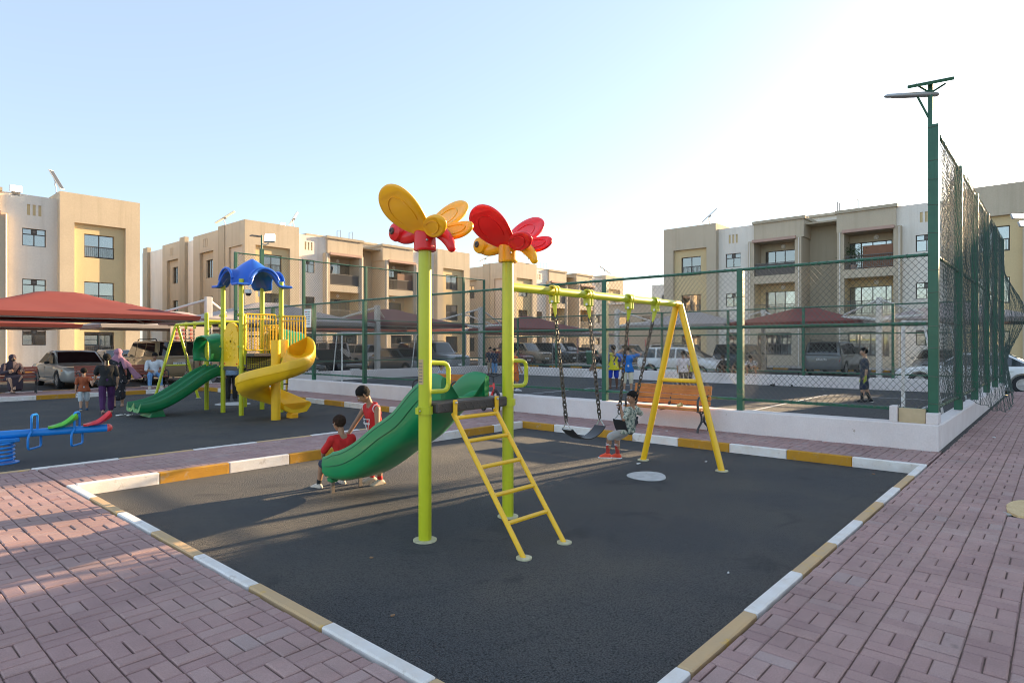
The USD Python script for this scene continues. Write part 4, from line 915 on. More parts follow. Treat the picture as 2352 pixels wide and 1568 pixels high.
    t.part('bumper', hull([((X(.985), 0, zb + .22), (.06, w * .84, .10)), ((X(.955), 0, zb + .22), (.06, w * .965, .10))], 16), P if H < 1.6 or col in ('gold',) else M_GREYM)
    for q, zz in ((-.014, zb + .22), (1.012, zt - .10 if H < 1.6 else k['deck'] - .30)):
        pp = t.part('number_plate', MB().box((X(q) - .01, -.26, zz - .06), (X(q) + .01, .26, zz + .06)), M_PLATE, smooth=False)
        if plate:
            tm = meshkit.text_mesh(plate, .085, .003, True); tm.apply_translation(-tm.bounds.mean(0)); v = tm.vertices; sg = 1 if q < .5 else -1
            t.part('plate_number', trimesh.Trimesh(np.stack([X(q) + sg * (.0125 + v[:, 2] * .5), sg * v[:, 0], zz + v[:, 1]], 1), tm.faces, process=False), M_INK, parent=pp, smooth=False)
    if rack:
        for s_ in (-1, 1): t.part('roof_rail', MB().tube(rounded([(X(k['ws1'] + .06), s_ * wt * .88, H - .02), (X(k['ws1'] + .08), s_ * wt * .88, H + .06), (X(k['rr1'] - .06), s_ * wt * .88, H + .06), (X(k['rr1'] - .04), s_ * wt * .88, H - .02)], .06), .02, 6), M_BLKP)
    if spare: t.part('spare_wheel', MB().lathe([(0, -.12), (.30, -.12), (.36, -.07), (.36, .07), (.30, .10), (0, .10)], (X(1.03), -.15, k['deck'] - .12), n=22, axis='x'), P)
    return t
H0, HD, HU = 0.0, -PI / 2, PI / 2           # headings: +x, -y (nose to the playground), +y
car('silver beige sedan with chrome grille parked nose out behind the walking family', 'bigsedan', 'silver', 7.22, 31.0, HD, '838', 'chrome', M_CGL, lightf='amber')
car('big gold off-road car seen from behind the man on the bench', 'bigsuv', 'gold', 10.55, 31.35, HU, '278', rack=True)
car('silver car cut by the left picture edge, behind the woman in black', 'sedan', 'lgrey', 2.95, 30.6, HD, None, 'chrome')
car('pale car with red tail light in the back row at the left picture edge', 'sedan', 'beige', 4.1, 40.2, HU)
car('pale grey sedan in the back row, its roof above the silver sedan', 'sedan', 'lgrey', 11.3, 40.6, HU)
car('dark car in the back row left of the gold car', 'suv', 'grey', 14.2, 40.4, HU)
car('black car with round headlight behind the yellow spiral slide', 'sedan', 'black', 15.6, 28.9, HD, None, 'chrome')
car('black sedan with long bonnet behind the left end of the court', 'bigsedan', 'black', 18.0, 29.3, HD, None, 'chrome')
car('grey hatchback behind the white goal at the far left court end', 'hatch', 'grey', 22.9, 29.0, HD)
car('silver off-road car with large grille facing out, right of the yellow insect post', 'bigsuv', 'lgrey', 25.5, 29.3, HD, None, 'chrome', rack=True)
car('white off-road car with a spare wheel on its back door, in the back row', 'bigsuv', 'white', 24.3, 40.2, HU, None, spare=True, rack=True)
car('white crossover with red tail lights in the back row', 'suv', 'white', 27.1, 39.9, HU)
car('brown car in the back row behind the grey hatchback', 'sedan', 'brown', 29.9, 40.0, HU)
car('maroon car far off behind the second lime post', 'sedan', 'maroon', 38.6, 35.0, HD)
car('beige off-road car far off facing the court, by the round sign', 'bigsuv', 'beige', 41.6, 35.6, HD, None, 'chrome')
car('black off-road car far off left of the triangle signs', 'bigsuv', 'black', 44.6, 34.9, HD, None, 'chrome')
car('dark jeep with round lamps far off behind the triangle signs', 'bigsuv', 'black', 48.0, 36.0, HD, None, 'plain')
car('brown saloon far off behind the green wheeled bin', 'sedan', 'brown', 51.4, 36.0, HD)
car('dark car far off between the two boys in blue', 'suv', 'grey', 44.4, 26.9, 0, None)
car('white crossover behind the white minivan, seen from the rear', 'suv', 'white', 38.3, 19.6, .1, None, rack=True)
car('long white minivan with a steep windscreen along the far side of the court', 'van', 'white', 30.6, 15.2, HD + .0)
car('dark blue off-road car seen from behind, by the boys sitting on the wall', 'suv', 'navy', 39.3, 15.4, 0)
car('large grey off-road car seen from behind, beside the goalkeeper', 'bigsuv', 'grey', 39.3, 9.95, 0, '579862', rack=True)
car('small silver car under the pinkish shade behind the white sedan', 'hatch', 'lgrey', 38.2, 4.8, PI)
car('long white sedan on the right behind the netting', 'sedan', 'white', 28.6, 2.5, HU)
# ================================================================ play equipment
def plastic(n, c, c2=None, rough=.34): return mat(n, c, c2 or tuple(np.array(c) * .88), scale=2.5, rough=rough, coat=.12, bump=.03, bscale=40)
M_LIME = mat('lime_paint', (.47, .50, .014), (.44, .47, .012), scale=4, rough=.36, coat=.25, spots=((.16, .17, .05), 17, .70, .04))
M_YEL = mat('yellow_paint', (.86, .50, .012), (.82, .47, .012), scale=4, rough=.38, coat=.2, spots=((.30, .18, .05), 21, .72, .04))
M_YPL = plastic('yellow_plastic', (.88, .50, .010)); M_AMBP = plastic('amber_plastic', (.92, .42, .004)); M_REDP = plastic('red_plastic', (.74, .010, .012)); M_GRNP = plastic('green_plastic', (.004, .19, .060), (.004, .165, .056)); M_BLUP = plastic('blue_plastic', (.008, .10, .50)); M_BLUL = plastic('bright_blue_paint', (.010, .22, .66)); M_LGRN = plastic('light_green_plastic', (.10, .50, .03)); M_PINKR = plastic('coral_cap', (.75, .10, .09)); M_REDS = plastic('red_seat_plastic', (.72, .02, .03))
M_DECK = mat('dark_deck', (.045, .038, .034), (.06, .05, .045), scale=8, rough=.55, bump=.2, bscale=80)
M_CREAMF = mat('cream_flange', (.62, .58, .36), (.45, .42, .28), scale=20, rough=.6)
M_STL = mat('galvanised_steel', (.50, .49, .47), rough=.32, metal=.85)
M_CHAIN = mat('dark_chain', (.055, .048, .042), (.12, .10, .08), scale=30, rough=.42, metal=.6)
M_RUBS = mat('black_rubber_seat', (.020, .020, .022), rough=.45)
M_BRSTL = mat('brown_steel_leg', (.23, .185, .15), rough=.4, metal=.5)
def flange(t, x, y, z, r, m=M_CREAMF):
    t.part('base_flange', MB().lathe([(0, .012), (r, .012), (r, 0)], (x, y, z), n=22), m, world=True)
def clampring(t, x, y, z, r, m=M_LIME, h=.07):
    p = t.part('clamp', MB().lathe([(r + .002, -h / 2), (r + .012, -h / 2), (r + .012, h / 2), (r + .002, h / 2)], (x, y, z), n=22).box((x - r - .035, y - .02, z - h * .4), (x - r - .004, y + .02, z + h * .4)).box((x + r + .004, y - .02, z - h * .4), (x + r + .035, y + .02, z + h * .4)), m, world=True)
    t.part('bolt', MB().sph((x - r - .02, y - .022, z), .009, 1), M_STL, parent=p, world=True)
def trough(path, w, hwall, lip, n=60, thick=.018, floor_curve=.12, wall_fn=None):
    """a slide bed: path of (along, z); returns a grid in (along, across, z)"""
    P = spline(path, n); T_ = np.gradient(P, axis=0); T_ /= np.linalg.norm(T_, axis=1, keepdims=True); N = np.stack([-T_[:, 1], T_[:, 0]], 1)
    N = np.where((N[:, 1:] < 0), -N, N); rows = []
    for k in range(n):
        h = hwall if wall_fn is None else wall_fn(k / (n - 1)); a = w / 2
        prof = [(-a - lip, h - .035), (-a - lip, h - .012), (-a - lip * .5, h), (-a + .004, h - .012), (-a + .02, h * .6), (-a + .05, h * .2), (-a + .12, .02), (-a * .4, .0), (a * .4, .0), (a - .12, .02), (a - .05, h * .2), (a - .02, h * .6), (a - .004, h - .012), (a + lip * .5, h), (a + lip, h - .012), (a + lip, h - .035)]
        rows.append([(P[k, 0] + N[k, 0] * q, s_, P[k, 1] + N[k, 1] * q) for s_, q in prof])
    return np.array(rows)
def tub(path, w, wall_fn, n=60, belly=.10):
    """solid slide section seen from outside: outer skin closed under the bed, moulded line along the side"""
    P = spline(path, n); T_ = np.gradient(P, axis=0); T_ /= np.linalg.norm(T_, axis=1, keepdims=True); N = np.stack([-T_[:, 1], T_[:, 0]], 1); N = np.where(N[:, 1:] < 0, -N, N)
    rows = []
    for k in range(n):
        h = wall_fn(k / (n - 1)); a = w / 2
        half = [(0, -belly), (-a * .55, -belly), (-a * .86, -belly * .72), (-a * 1.0, -belly * .2), (-a * 1.02, h * .30), (-a * 1.035, h * .34), (-a * 1.03, h * .80), (-a * 1.01, h * .95), (-a * .97, h), (-a * .92, h * .96), (-a * .89, h * .75), (-a * .85, h * .30), (-a * .72, .02), (-a * .4, 0), (0, -.004)]
        prof = half + [(-x, z) for x, z in half[-2:0:-1]]
        rows.append([(P[k, 0] + N[k, 0] * q, s_, P[k, 1] + N[k, 1] * q) for s_, q in prof])
    return loft(rows)
# ---------------- near set: two posts, slide, ladder, swing beam and its A frame
ps = T('slide_and_swing_set', 'lime green and yellow play set with green slide, ladder, swing beam and winged insect toppers', 'play set', (4.1, 4.2, PIT))
PX = [(3.585, 4.22), (4.635, 4.18)]
for k, (x, y) in enumerate(PX):
    t = ps; flange(t, x, y, PIT, .105)
    t.part('post', MB().cyl((x, y, PIT), (x, y, 2.45), .0575, n=28), M_LIME, world=True)
    clampring(t, x, y, 1.02, .0575)
    s_ = 1 if k == 0 else 1
    t.part('grab_handle', MB().tube(rounded([(x + .05, y, 1.44), (x + .26, y - .02, 1.43), (x + .26, y - .02, 1.18), (x + .05, y, 1.18)], .07, 8), .021, 10), M_LIME, world=True)
    bm, wm, em = (M_REDP, M_AMBP, M_REDP) if k == 0 else (M_AMBP, M_REDP, M_AMBP)
    # topper: collar, arched body, round eye, four wings
    b = hull([((x, y + .05, 2.60), (.062, .08, .05)), ((x, y - .08, 2.60), (.062, .08, .048))], 20)
    path = spline([(0, .33, 2.60), (0, .20, 2.575), (0, .05, 2.60), (0, -.10, 2.605), (0, -.22, 2.56), (0, -.31, 2.48), (0, -.345, 2.42)], 16); rad = [.068, .062, .060, .060, .062, .055, .040]
    rr_ = np.interp(np.linspace(0, 6, 16), range(7), rad)
    for i in range(15): b = b + hull([((x + path[i, 0], y + path[i, 1], path[i, 2]), (rr_[i] * .92, rr_[i], rr_[i])), ((x + path[i + 1, 0], y + path[i + 1, 1], path[i + 1, 2]), (rr_[i + 1] * .92, rr_[i + 1], rr_[i + 1]))], 20)
    b = b + m3.Manifold.cylinder(.17, .098, .094, 32).translate((x, y, 2.425))
    bt = trimesh.smoothing.filter_taubin(tri(b.refine_to_length(.02)), iterations=6)
    body = t.part('insect_body', bt, bm, world=True, smooth=50)
    for sg in (-1, 1):
        e = MB().lathe([(0, .055), (.045, .05), (.078, .03), (.088, 0), (.078, -.03), (.03, -.05), (0, -.05)], (x + sg * .052, y + .335, 2.625), n=24, axis='x')
        t.part('eye', e, em, parent=body, world=True); ex = x + sg * .108
        t.part('pupil', MB().lathe([(0, .012), (.024, .010), (.033, 0), (.024, -.01), (0, -.012)], (ex, y + .337, 2.63), n=20, axis='x'), mat('brown_pupil', (.06, .035, .025), rough=.3), parent=body, world=True)
        t.part('pupil', MB().lathe([(0, .008), (.012, .006), (.017, 0), (.012, -.006), (0, -.008)], (ex + sg * .010, y + .34, 2.635), n=12, axis='x'), M_BLKP, parent=body, world=True)
        def wing(base, tip, wid, fat, nm, bend, ref=(0, 1.0, 0)):
            base, tip = np.array(base), np.array(tip); d = tip - base; l = np.linalg.norm(d); d /= l; vv = np.array(ref, float); vv = vv - d * (vv @ d); vv /= np.linalg.norm(vv); nn = np.cross(d, vv)
            rows = []; na = 26
            for q in np.linspace(0.0, 1.0, 30):
                q = .5 - .5 * math.cos(PI * q); e_ = math.sqrt(max(0, 1 - ((q - .5) / .5) ** 2)); c = base + d * l * q + nn * bend * math.sin(q * PI * .8) * sg; ww = max(.006, wid * e_ * (.80 + .25 * q)); th = fat * max(.12, e_) ** .5
                rows.append([c + vv * ww * np.sign(math.cos(g)) * abs(math.cos(g)) ** .8 + nn * th * np.sign(math.sin(g)) * abs(math.sin(g)) ** .6 * (1 - .45 * float(np.clip((.74 - abs(math.cos(g)) ** .8) / .12, 0, 1)) * (1 if .12 < q < .86 else 0)) for g in np.arange(na) * 2 * PI / na])
            m = loft(rows); wp = t.part(nm, m, wm, parent=body, world=True, smooth=45)
            for sn in (-1, 1): t.part('wing_ridge', MB().tube([base + d * l * (.50 + .30 * math.cos(g)) + vv * wid * .52 * math.sin(g) + nn * (bend * math.sin((.5 + .3 * math.cos(g)) * PI * .8) * sg + sn * fat * .62) for g in np.linspace(-2.2, 2.2, 22)], .0035, 5), wm, parent=wp, world=True)
        wing((x + sg * .02, y - .01, 2.57), (x + sg * .385, y + .015, 2.955), .25, .026, 'front_wing', -.05)
        wing((x + sg * .05, y - .07, 2.585), (x + sg * .15, y - .44, 2.625), .10, .030, 'rear_wing', -.03, (sg * .55, 0, .83))
    t.part('bolt', MB().sph((x - .05, y - .085, 2.51), .012, 1), M_STL, world=True)
t = ps
# dimpled deck between the posts
dk = t.part('deck', MB().box((3.645, 4.13, .99), (4.575, 4.35, 1.085), bev=.012), M_DECK, world=True, smooth=False)
for x in np.arange(3.72, 4.55, .088):
    t.part('tread_stud', MB().sph((x, 4.128, 1.055), .009, 1, (1.2, .5, 1)), M_DECK, parent=dk, world=True); t.part('tread_stud', MB().sph((x + .03, 4.128, 1.02), .009, 1, (1.2, .5, 1)), M_DECK, parent=dk, world=True)
# slide with tall side wings at the top
path = [(4.33, 1.095), (4.50, 1.075), (4.72, .94), (5.0, .71), (5.3, .55), (5.55, .40), (5.8, .27), (6.1, .165), (6.43, .15)]
wallf = lambda q: .235 - .04 * math.exp(-((q - .0) / .10) ** 2) - .08 * max(0, q - .9) / .1
m = tub(path, .58, wallf, 70, .11); v = m.vertices; m = trimesh.Trimesh(np.stack([4.20 - v[:, 1], v[:, 0], v[:, 2]], 1), m.faces, process=False); 
sl = t.part('slide', m, M_GRNP, world=True, smooth=50)
M_SEAM = mat('dark_green_seam', (.003, .075, .028), rough=.5)
Pp = spline(path, 70); Tt = np.gradient(Pp, axis=0); Tt /= np.linalg.norm(Tt, axis=1, keepdims=True); Nn = np.stack([-Tt[:, 1], Tt[:, 0]], 1); Nn = np.where(Nn[:, 1:] < 0, -Nn, Nn)
for sg in (-1, 1):
    for kk, ex_ in ((.33, 1.035), (.82, 1.025)): t.part('mould_seam', MB().tube([(4.20 + sg * .29 * ex_, Pp[k, 0] + Nn[k, 0] * wallf(k / 69) * kk, Pp[k, 1] + Nn[k, 1] * wallf(k / 69) * kk) for k in range(2, 68)], .0045, 5), M_SEAM, parent=sl, world=True)
for sg in (-1, 1):
    hp = spline([(4.31, 1.30), (4.42, 1.325), (4.55, 1.315), (4.70, 1.25), (4.84, 1.13), (4.98, 1.0)], 16); lo = spline([(4.31, 1.05), (4.42, 1.03), (4.55, 1.0), (4.70, .96), (4.84, .92), (4.98, .90)], 16)
    rows = []
    for k in range(16):
        xc = 4.20 + sg * ((.268 if sg < 0 else .262) + (.05 if sg < 0 else .0) * max(0, 1 - k / 6)); mid = (hp[k] + lo[k]) / 2
        rows.append([(xc + sg * .025, lo[k, 0], lo[k, 1]), (xc + sg * .035, mid[0], mid[1]), (xc + sg * .022, hp[k, 0], hp[k, 1] - .03), (xc, hp[k, 0], hp[k, 1]), (xc - sg * .022, hp[k, 0], hp[k, 1] - .03), (xc - sg * .03, mid[0], mid[1]), (xc - sg * .025, lo[k, 0], lo[k, 1])])
    t.part('side_wing', loft(rows), M_GRNP, parent=sl, world=True, smooth=50)
for x, y in ((4.02, 6.38), (4.44, 6.44)):
    t.part('slide_leg', MB().box((x - .022, y - .012, PIT), (x + .022, y + .012, .03)), M_BRSTL, world=True, smooth=False); t.part('slide_boss', MB().box((x - .05, y - .05, .0), (x + .05, y + .05, .07), bev=.015), M_GRNP, parent=sl, world=True, smooth=False)
# ladder
A0, A1 = np.array([3.815, 3.265, PIT]), np.array([3.85, 4.14, .975]); B0, B1 = np.array([4.35, 3.26, PIT]), np.array([4.40, 4.14, .975])
ld = t.part('ladder_rail', MB().cyl(A0, A1, .022, n=14), M_YEL, world=True); t.part('ladder_rail', MB().cyl(B0, B1, .022, n=14), M_YEL, world=True)
for q in (.22, .405, .60, .79, .965): t.part('rung', MB().cyl(A0 + (A1 - A0) * q, B0 + (B1 - B0) * q, .019, n=12), M_YEL, world=True)
for p in (A1, B1): t.part('ladder_bracket', MB().box((p[0] - .022, 4.105, .955), (p[0] + .022, 4.125, 1.10), bev=.004), M_YEL, world=True, smooth=False); t.part('bolt', MB().sph((p[0], 4.10, 1.075), .012, 1), M_STL, world=True)
flange(t, A0[0], A0[1], PIT, .065); flange(t, B0[0], B0[1], PIT, .065)
# beam and A frame
BZ = 2.18; BY = 4.14
t.part('swing_beam', MB().cyl((4.66, 4.175, BZ), (8.16, BY, BZ), .046, n=22), M_LIME, world=True)
t.part('beam_end', MB().cyl((8.10, BY, BZ), (8.26, BY, BZ), .050, n=20), M_YEL, world=True)
for y0 in (4.71, 3.50):
    t.part('frame_leg', MB().cyl((8.25, y0, PIT), (8.24, BY + (y0 - BY) * .05, BZ - .01), .044, n=20), M_YEL, world=True); flange(t, 8.25, y0, PIT, .085)
t.part('frame_crossbar', MB().cyl((8.245, 4.385, 1.085), (8.245, 3.86, 1.085), .030, n=14), M_YEL, world=True)
HG = [5.34, 5.99, 6.90, 7.57]
for x in HG:
    for dx in (-.028, .028): t.part('hanger_clamp', MB().lathe([(.047, -.018), (.064, -.018), (.064, .018), (.047, .018)], (x + dx, BY, BZ), n=20, axis='x').box((x + dx - .018, BY - .045, BZ - .135), (x + dx + .018, BY + .045, BZ - .045), bev=.01), M_LIME, world=True)
    t.part('bolt', MB().cyl((x - .06, BY - .015, BZ - .115), (x + .06, BY - .015, BZ - .115), .016, n=10), M_STL, world=True)
def chain(t, a, b, pitch=.052, r=.0082, nm='chain'):
    a, b = np.array(a, float), np.array(b, float); d = b - a; l = np.linalg.norm(d); d /= l; n = max(2, int(l / pitch)); m = MB()
    e1 = np.cross(d, [0, 1.0, 0]); e1 /= np.linalg.norm(e1); e2 = np.cross(d, e1); g = np.arange(10) * 2 * PI / 10
    for k in range(n):
        c = a + d * (k + .5) * l / n; e = e1 if k % 2 else e2; h = pitch * .66
        m.tube([c + d * (h * math.cos(q) + .004 * np.sign(math.cos(q))) + e * .0195 * math.sin(q) for q in g], r, 5, closed=True)
    t.part(nm, m, M_CHAIN, world=True, smooth=60, kind='stuff')
def swing(label, tops, ends, low, group='swings hanging from the lime green beam', m=M_RUBS, lime=True, wid=.15, rz_=None):
    a, b = np.array(ends[0], float), np.array(ends[1], float); t = T('swing', label, 'swing', (a + b) / 2, 0, group)
    for tp, e, sg in ((tops[0], a, -1), (tops[1], b, 1)):
        tp = np.array(tp, float); d = (e - tp) / np.linalg.norm(e - tp)
        if lime:
            s_ = tp + d * .16; m_ = hull([(tp, (.012, .04, .03)), (s_, (.010, .015, .015))], 12); t.part('hanger', m_, M_LIME, world=True)
        else: s_ = tp
        st = e - d * .085; chain(t, s_, st)
        ax = (b - a) / np.linalg.norm(b - a); w2 = np.cross(ax, [0, 0, 1.0]); w2 /= np.linalg.norm(w2)
        t.part('seat_shackle', MB().tube(rounded([e + w2 * .055, e - w2 * .055, st], .012, 4, True), .006, 6, closed=True), M_STL, world=True)
    n = 22; rows = []
    for q in np.linspace(0, 1, n):
        c = a + (b - a) * q; c = c + np.array([0, 0, (low - (a[2] + b[2]) / 2) * math.sin(PI * q) ** .8]); rows.append([c + w2 * x for x in np.linspace(-wid / 2, wid / 2, 5)])
    se = t.part('seat', MB().grid(np.array(rows), .012), m, world=True, smooth=40)
    for e, q in ((a, .03), (b, .97)):
        c = np.array(rows[0 if q < .5 else -1][2]); t.part('seat_plate', hull([(c + w2 * .05, .008), (c - w2 * .05, .008)], 8), M_STL, parent=se, world=True)
    return t
swing('empty black belt swing, left of the two under the lime beam', [(5.34, BY, 2.07), (5.99, BY, 2.07)], [(5.36, 3.98, .69), (5.97, 3.96, .67)], .555)
sw2 = swing('black belt swing carrying the boy with orange shoes', [(6.90, BY, 2.07), (7.57, BY, 2.07)], [(7.0, 4.36, .62), (7.42, 4.40, .62)], .40, wid=.17)
# ---------------- far play tower
tw = T('play_tower', 'play tower with blue arched roof, yellow spiral slide and green double slide', 'play tower', (7.45, 15.5, PIT)); t = tw
X0, X1, Y0, Y1, Y2 = 6.92, 7.95, 15.0, 16.02, 17.02
for x, y, h in ((X0, Y0, 3.2), (X0, Y1, 3.2), (X1, Y0, 3.2), (X1, Y1, 3.2), (X0, Y2, 2.41), (X1, Y2, 2.41)):
    m = MB().cyl((x, y, PIT), (x, y, h), .0575, n=20)
    if h < 3: m.sph((x, y, h), .0575, 2, (1, 1, .7))
    t.part('post', m, M_LIME, world=True)
    for z in ((1.05, 1.55, 2.33) if h > 3 else (1.05,)): clampring(t, x, y, z, .0575, h=.06)
t.part('deck', MB().box((X0 - .02, Y0 - .02, .955), (X1 + .02, Y2 + .02, 1.04), bev=.01), M_DECK, world=True, smooth=False)
t.part('landing', MB().box((X0 + .07, Y0 - .50, 1.31), (X1 - .05, Y0 - .07, 1.38), bev=.01), M_DECK, world=True, smooth=False)
rf = t.part('riser', MB().box((X0 + .08, Y0 - .09, .97), (X1 - .06, Y0 - .065, 1.31)), M_DECK, world=True, smooth=False)
hol = MB()
for x in np.arange(X0 + .12, X1 - .08, .045):
    for z in np.arange(1.03, 1.29, .045): hol.box((x - .011, Y0 - .094, z - .011), (x + .011, Y0 - .0905, z + .011))
t.part('riser_perforations', hol, M_LIME, parent=rf, world=True, smooth=False, kind='stuff')
# blue roof: four barrel arches meeting under a cone
n = 57; g = np.linspace(-1, 1, n); GX, GY = np.meshgrid(g, g, indexing='ij'); hw = .72
ar = lambda q: np.sqrt(np.clip(1 - (q / .52) ** 2, 0, 1)); cone = np.clip(1 - np.hypot(GX, GY) / 1.0, 0, 1)
z = 3.09 + .05 * (1 - np.maximum(abs(GX), abs(GY)) ** 2) + np.maximum.reduce([.37 * ar(GX), .37 * ar(GY), .84 * cone ** .85 * (1 - .22 * cone)])
r_ = np.maximum(abs(GX), abs(GY)); cut = 1 - .10 * np.minimum(ar(GX) + ar(GY), 1) * (r_ ** 6)
Rf = np.stack([(X0 + X1) / 2 + hw * GX * cut, (Y0 + Y1) / 2 + hw * GY * cut, z], -1)
ms_ = MB().grid(Rf, .055).get(); ms_ = trimesh.smoothing.filter_taubin(ms_, iterations=4)
rp = t.part('roof', ms_, M_BLUP, world=True, smooth=60)
for ax in (0, 1):
    for sg in (-1, 1):
        g2 = np.linspace(-.50, .50, 18); pts = [((X0 + X1) / 2 + (hw * q if ax == 0 else sg * (hw * .93)), (Y0 + Y1) / 2 + (sg * (hw * .93) if ax == 0 else hw * q), 3.11 + .38 * math.sqrt(max(0, 1 - (q / .52) ** 2))) for q in g2]
        t.part('arch_rim', MB().tube(pts, .034, 8), M_BLUP, parent=rp, world=True, smooth=60)
# yellow panel with moulded star shapes
pg = unary_union([sbox(0, 0, .80, .85), Polygon([(.06 + .34 + .34 * math.cos(a), .85 + .24 * math.sin(a)) for a in np.linspace(0, PI, 24)])]).buffer(-.03).buffer(.03)
m = MB().wall(pg, 0, .05).get(); v = m.vertices; py = Y0 + .11
pan = t.part('side_panel', trimesh.Trimesh(np.stack([X0 - .03 + v[:, 1], py + .80 - v[:, 0], 1.06 + v[:, 2]], 1), m.faces, process=False), M_YPL, world=True, smooth=False)
rP = np.random.default_rng(4)
for k in range(16):
    y, zz = py + .12 + .56 * rP.random(), 1.12 + .85 * rP.random(); t.part('moulding', hull([((X0 - .03, y + .05 * math.cos(a), zz + .05 * math.sin(a)), .010) for a in np.arange(5) * 2 * PI / 5 + rP.random()], 6), M_YPL, parent=pan, world=True)
for y in (py + .06, py + .74): t.part('bolt', MB().sph((X0 - .035, y, 1.12), .018, 1), M_REDP, parent=pan, world=True)
# railings round the landing
def railing(t, pts0, d, w, z0, z1, nb, m, gate=False):
    p0 = np.array(pts0, float); d = np.array(d, float); f = rounded([p0 + [0, 0, z0], p0 + d * w + [0, 0, z0], p0 + d * w + [0, 0, z1], p0 + [0, 0, z1]], .06, 5, True)
    b = t.part('railing', MB().tube(f, .02, 8, closed=True), m, world=True)
    for q in np.linspace(0, 1, nb + 2)[1:-1]: t.part('baluster', MB().cyl(p0 + d * w * q + [0, 0, z0], p0 + d * w * q + [0, 0, z1], .0115, n=8), m, parent=b, world=True)
    t.part('rail_bar', MB().cyl(p0 + d * .02 + [0, 0, z1 - .12], p0 + d * (w - .02) + [0, 0, z1 - .12], .012, n=8), m, parent=b, world=True)
railing(t, (X0 + .08, Y0 - .02, 0), (1, 0, 0), .80, 1.46, 2.35, 9, M_YEL); railing(t, (X1 - .02, Y0 - .10, 0), (.55, -.835, 0), .62, 1.46, 2.32, 7, M_YEL)
railing(t, (X1, Y0 + .08, 0), (0, 1, 0), .86, 1.1, 2.1, 8, M_YEL)
# spiral slide round a yellow column
C = np.array([7.05, 13.55]); ex, ey = np.array([.6648, -.747]), np.array([.747, .6648])
cp = t.part('spiral_column', MB().cyl((C[0], C[1], PIT), (C[0], C[1], 1.70), .105, n=24), M_YPL, world=True)
rows = []; N_ = 90
for k in range(N_):
    q = k / (N_ - 1); ang = math.radians(62 - 372 * q); r0 = .50 + .10 * max(0, q - .93) * 8 + .14 * max(0, .12 - q) / .12; fl = 1.33 - .10 * min(1, q / .1) - 1.22 * max(0, (q - .04)) / .96 + .05 * max(0, q - .9) * 10 * .6
    fl = max(fl, .06); c = C + r0 * (math.cos(ang) * ex + math.sin(ang) * ey); rad = math.cos(ang) * ex + math.sin(ang) * ey
    wi, wo, hi, ho = .34, .30, .20, .33 + .14 * math.exp(-(q / .07) ** 2)
    if q > .86: ho = .33 - .16 * (q - .86) / .14; hi = .20 - .05 * (q - .86) / .14
    prof = [(-wi, hi), (-wi + .03, hi - .02), (-wi + .05, .10), (-.16, .02), (0, 0), (.14, .02), (wo - .05, .10), (wo - .01, ho * .6), (wo, ho - .02), (wo + .03, ho), (wo + .06, ho - .03), (wo + .06, ho * .45), (wo + .045, ho * .43), (wo + .03, .05), (wo - .06, -.06), (.0, -.09), (-.2, -.06), (-wi, .02)]
    rows.append([(c[0] + rad[0] * a, c[1] + rad[1] * a, fl + b) for a, b in prof])
t.part('spiral_slide', loft(rows), M_YPL, world=True, smooth=50)
e = rows[-1]; t.part('slide_foot', MB().box(np.array(e[4]) + [-.18, -.02, -.22], np.array(e[4]) + [.02, .22, -.07], bev=.03), M_AMBP, world=True)
m0 = C + .64 * (math.cos(1.08) * ex + math.sin(1.08) * ey)
for s_ in (-.34, .34):
    c = m0 + s_ * (math.cos(1.08) * ex + math.sin(1.08) * ey); t.part('entry_side', MB().box((c[0] - .04, c[1] - .08, 1.28), (c[0] + .04, c[1] + .30, 1.72), bev=.03), M_YPL, world=True)
# green double slide and its hood
path = [(6.95, .87), (6.74, .84), (6.45, .67), (6.10, .43), (5.78, .24), (5.50, .12), (5.25, .075), (5.02, .09)]
for yc in (16.29, 16.75):
    m = tub([(-a, b) for a, b in path], .46, lambda q: .17 + .05 * math.exp(-(q / .06) ** 2) - .04 * max(0, q - .85) / .15, 46, .09); v = m.vertices
    t.part('double_slide', trimesh.Trimesh(np.stack([-v[:, 0], yc - v[:, 1], v[:, 2]], 1), m.faces, process=False), M_GRNP, world=True, smooth=50)
t.part('slide_foot', hull([((5.35, 16.2, .02), .03), ((5.35, 16.85, .02), .03), ((5.55, 16.85, .02), .03), ((5.55, 16.2, .02), .03), ((5.30, 16.2, PIT), .03), ((5.30, 16.85, PIT), .03), ((5.6, 16.85, PIT), .03), ((5.6, 16.2, PIT), .03)], 8), M_GRNP, world=True)
rows = []
for q in np.linspace(0, 1, 14):
    u_ = 6.98 - .40 * q; flare = 1 - .06 * math.sin(PI * q); drop = .06 * q
    pr = [(16.52 + .56 * flare * sgn * a, b - drop) for sgn, a, b in [(1, .80, 1.16 + .10 * q), (1, .90, 1.30), (1, .93, 1.50), (1, .82, 1.70), (1, .52, 1.82), (1, 0, 1.86)]]; pl_ = [(2 * 16.52 - y, z_) for y, z_ in pr[-2::-1]]
    rows.append([(u_, y, z_) for y, z_ in pr + pl_])
t.part('slide_hood', MB().grid(np.array(rows), .03, flip=True), M_GRNP, world=True, smooth=50)
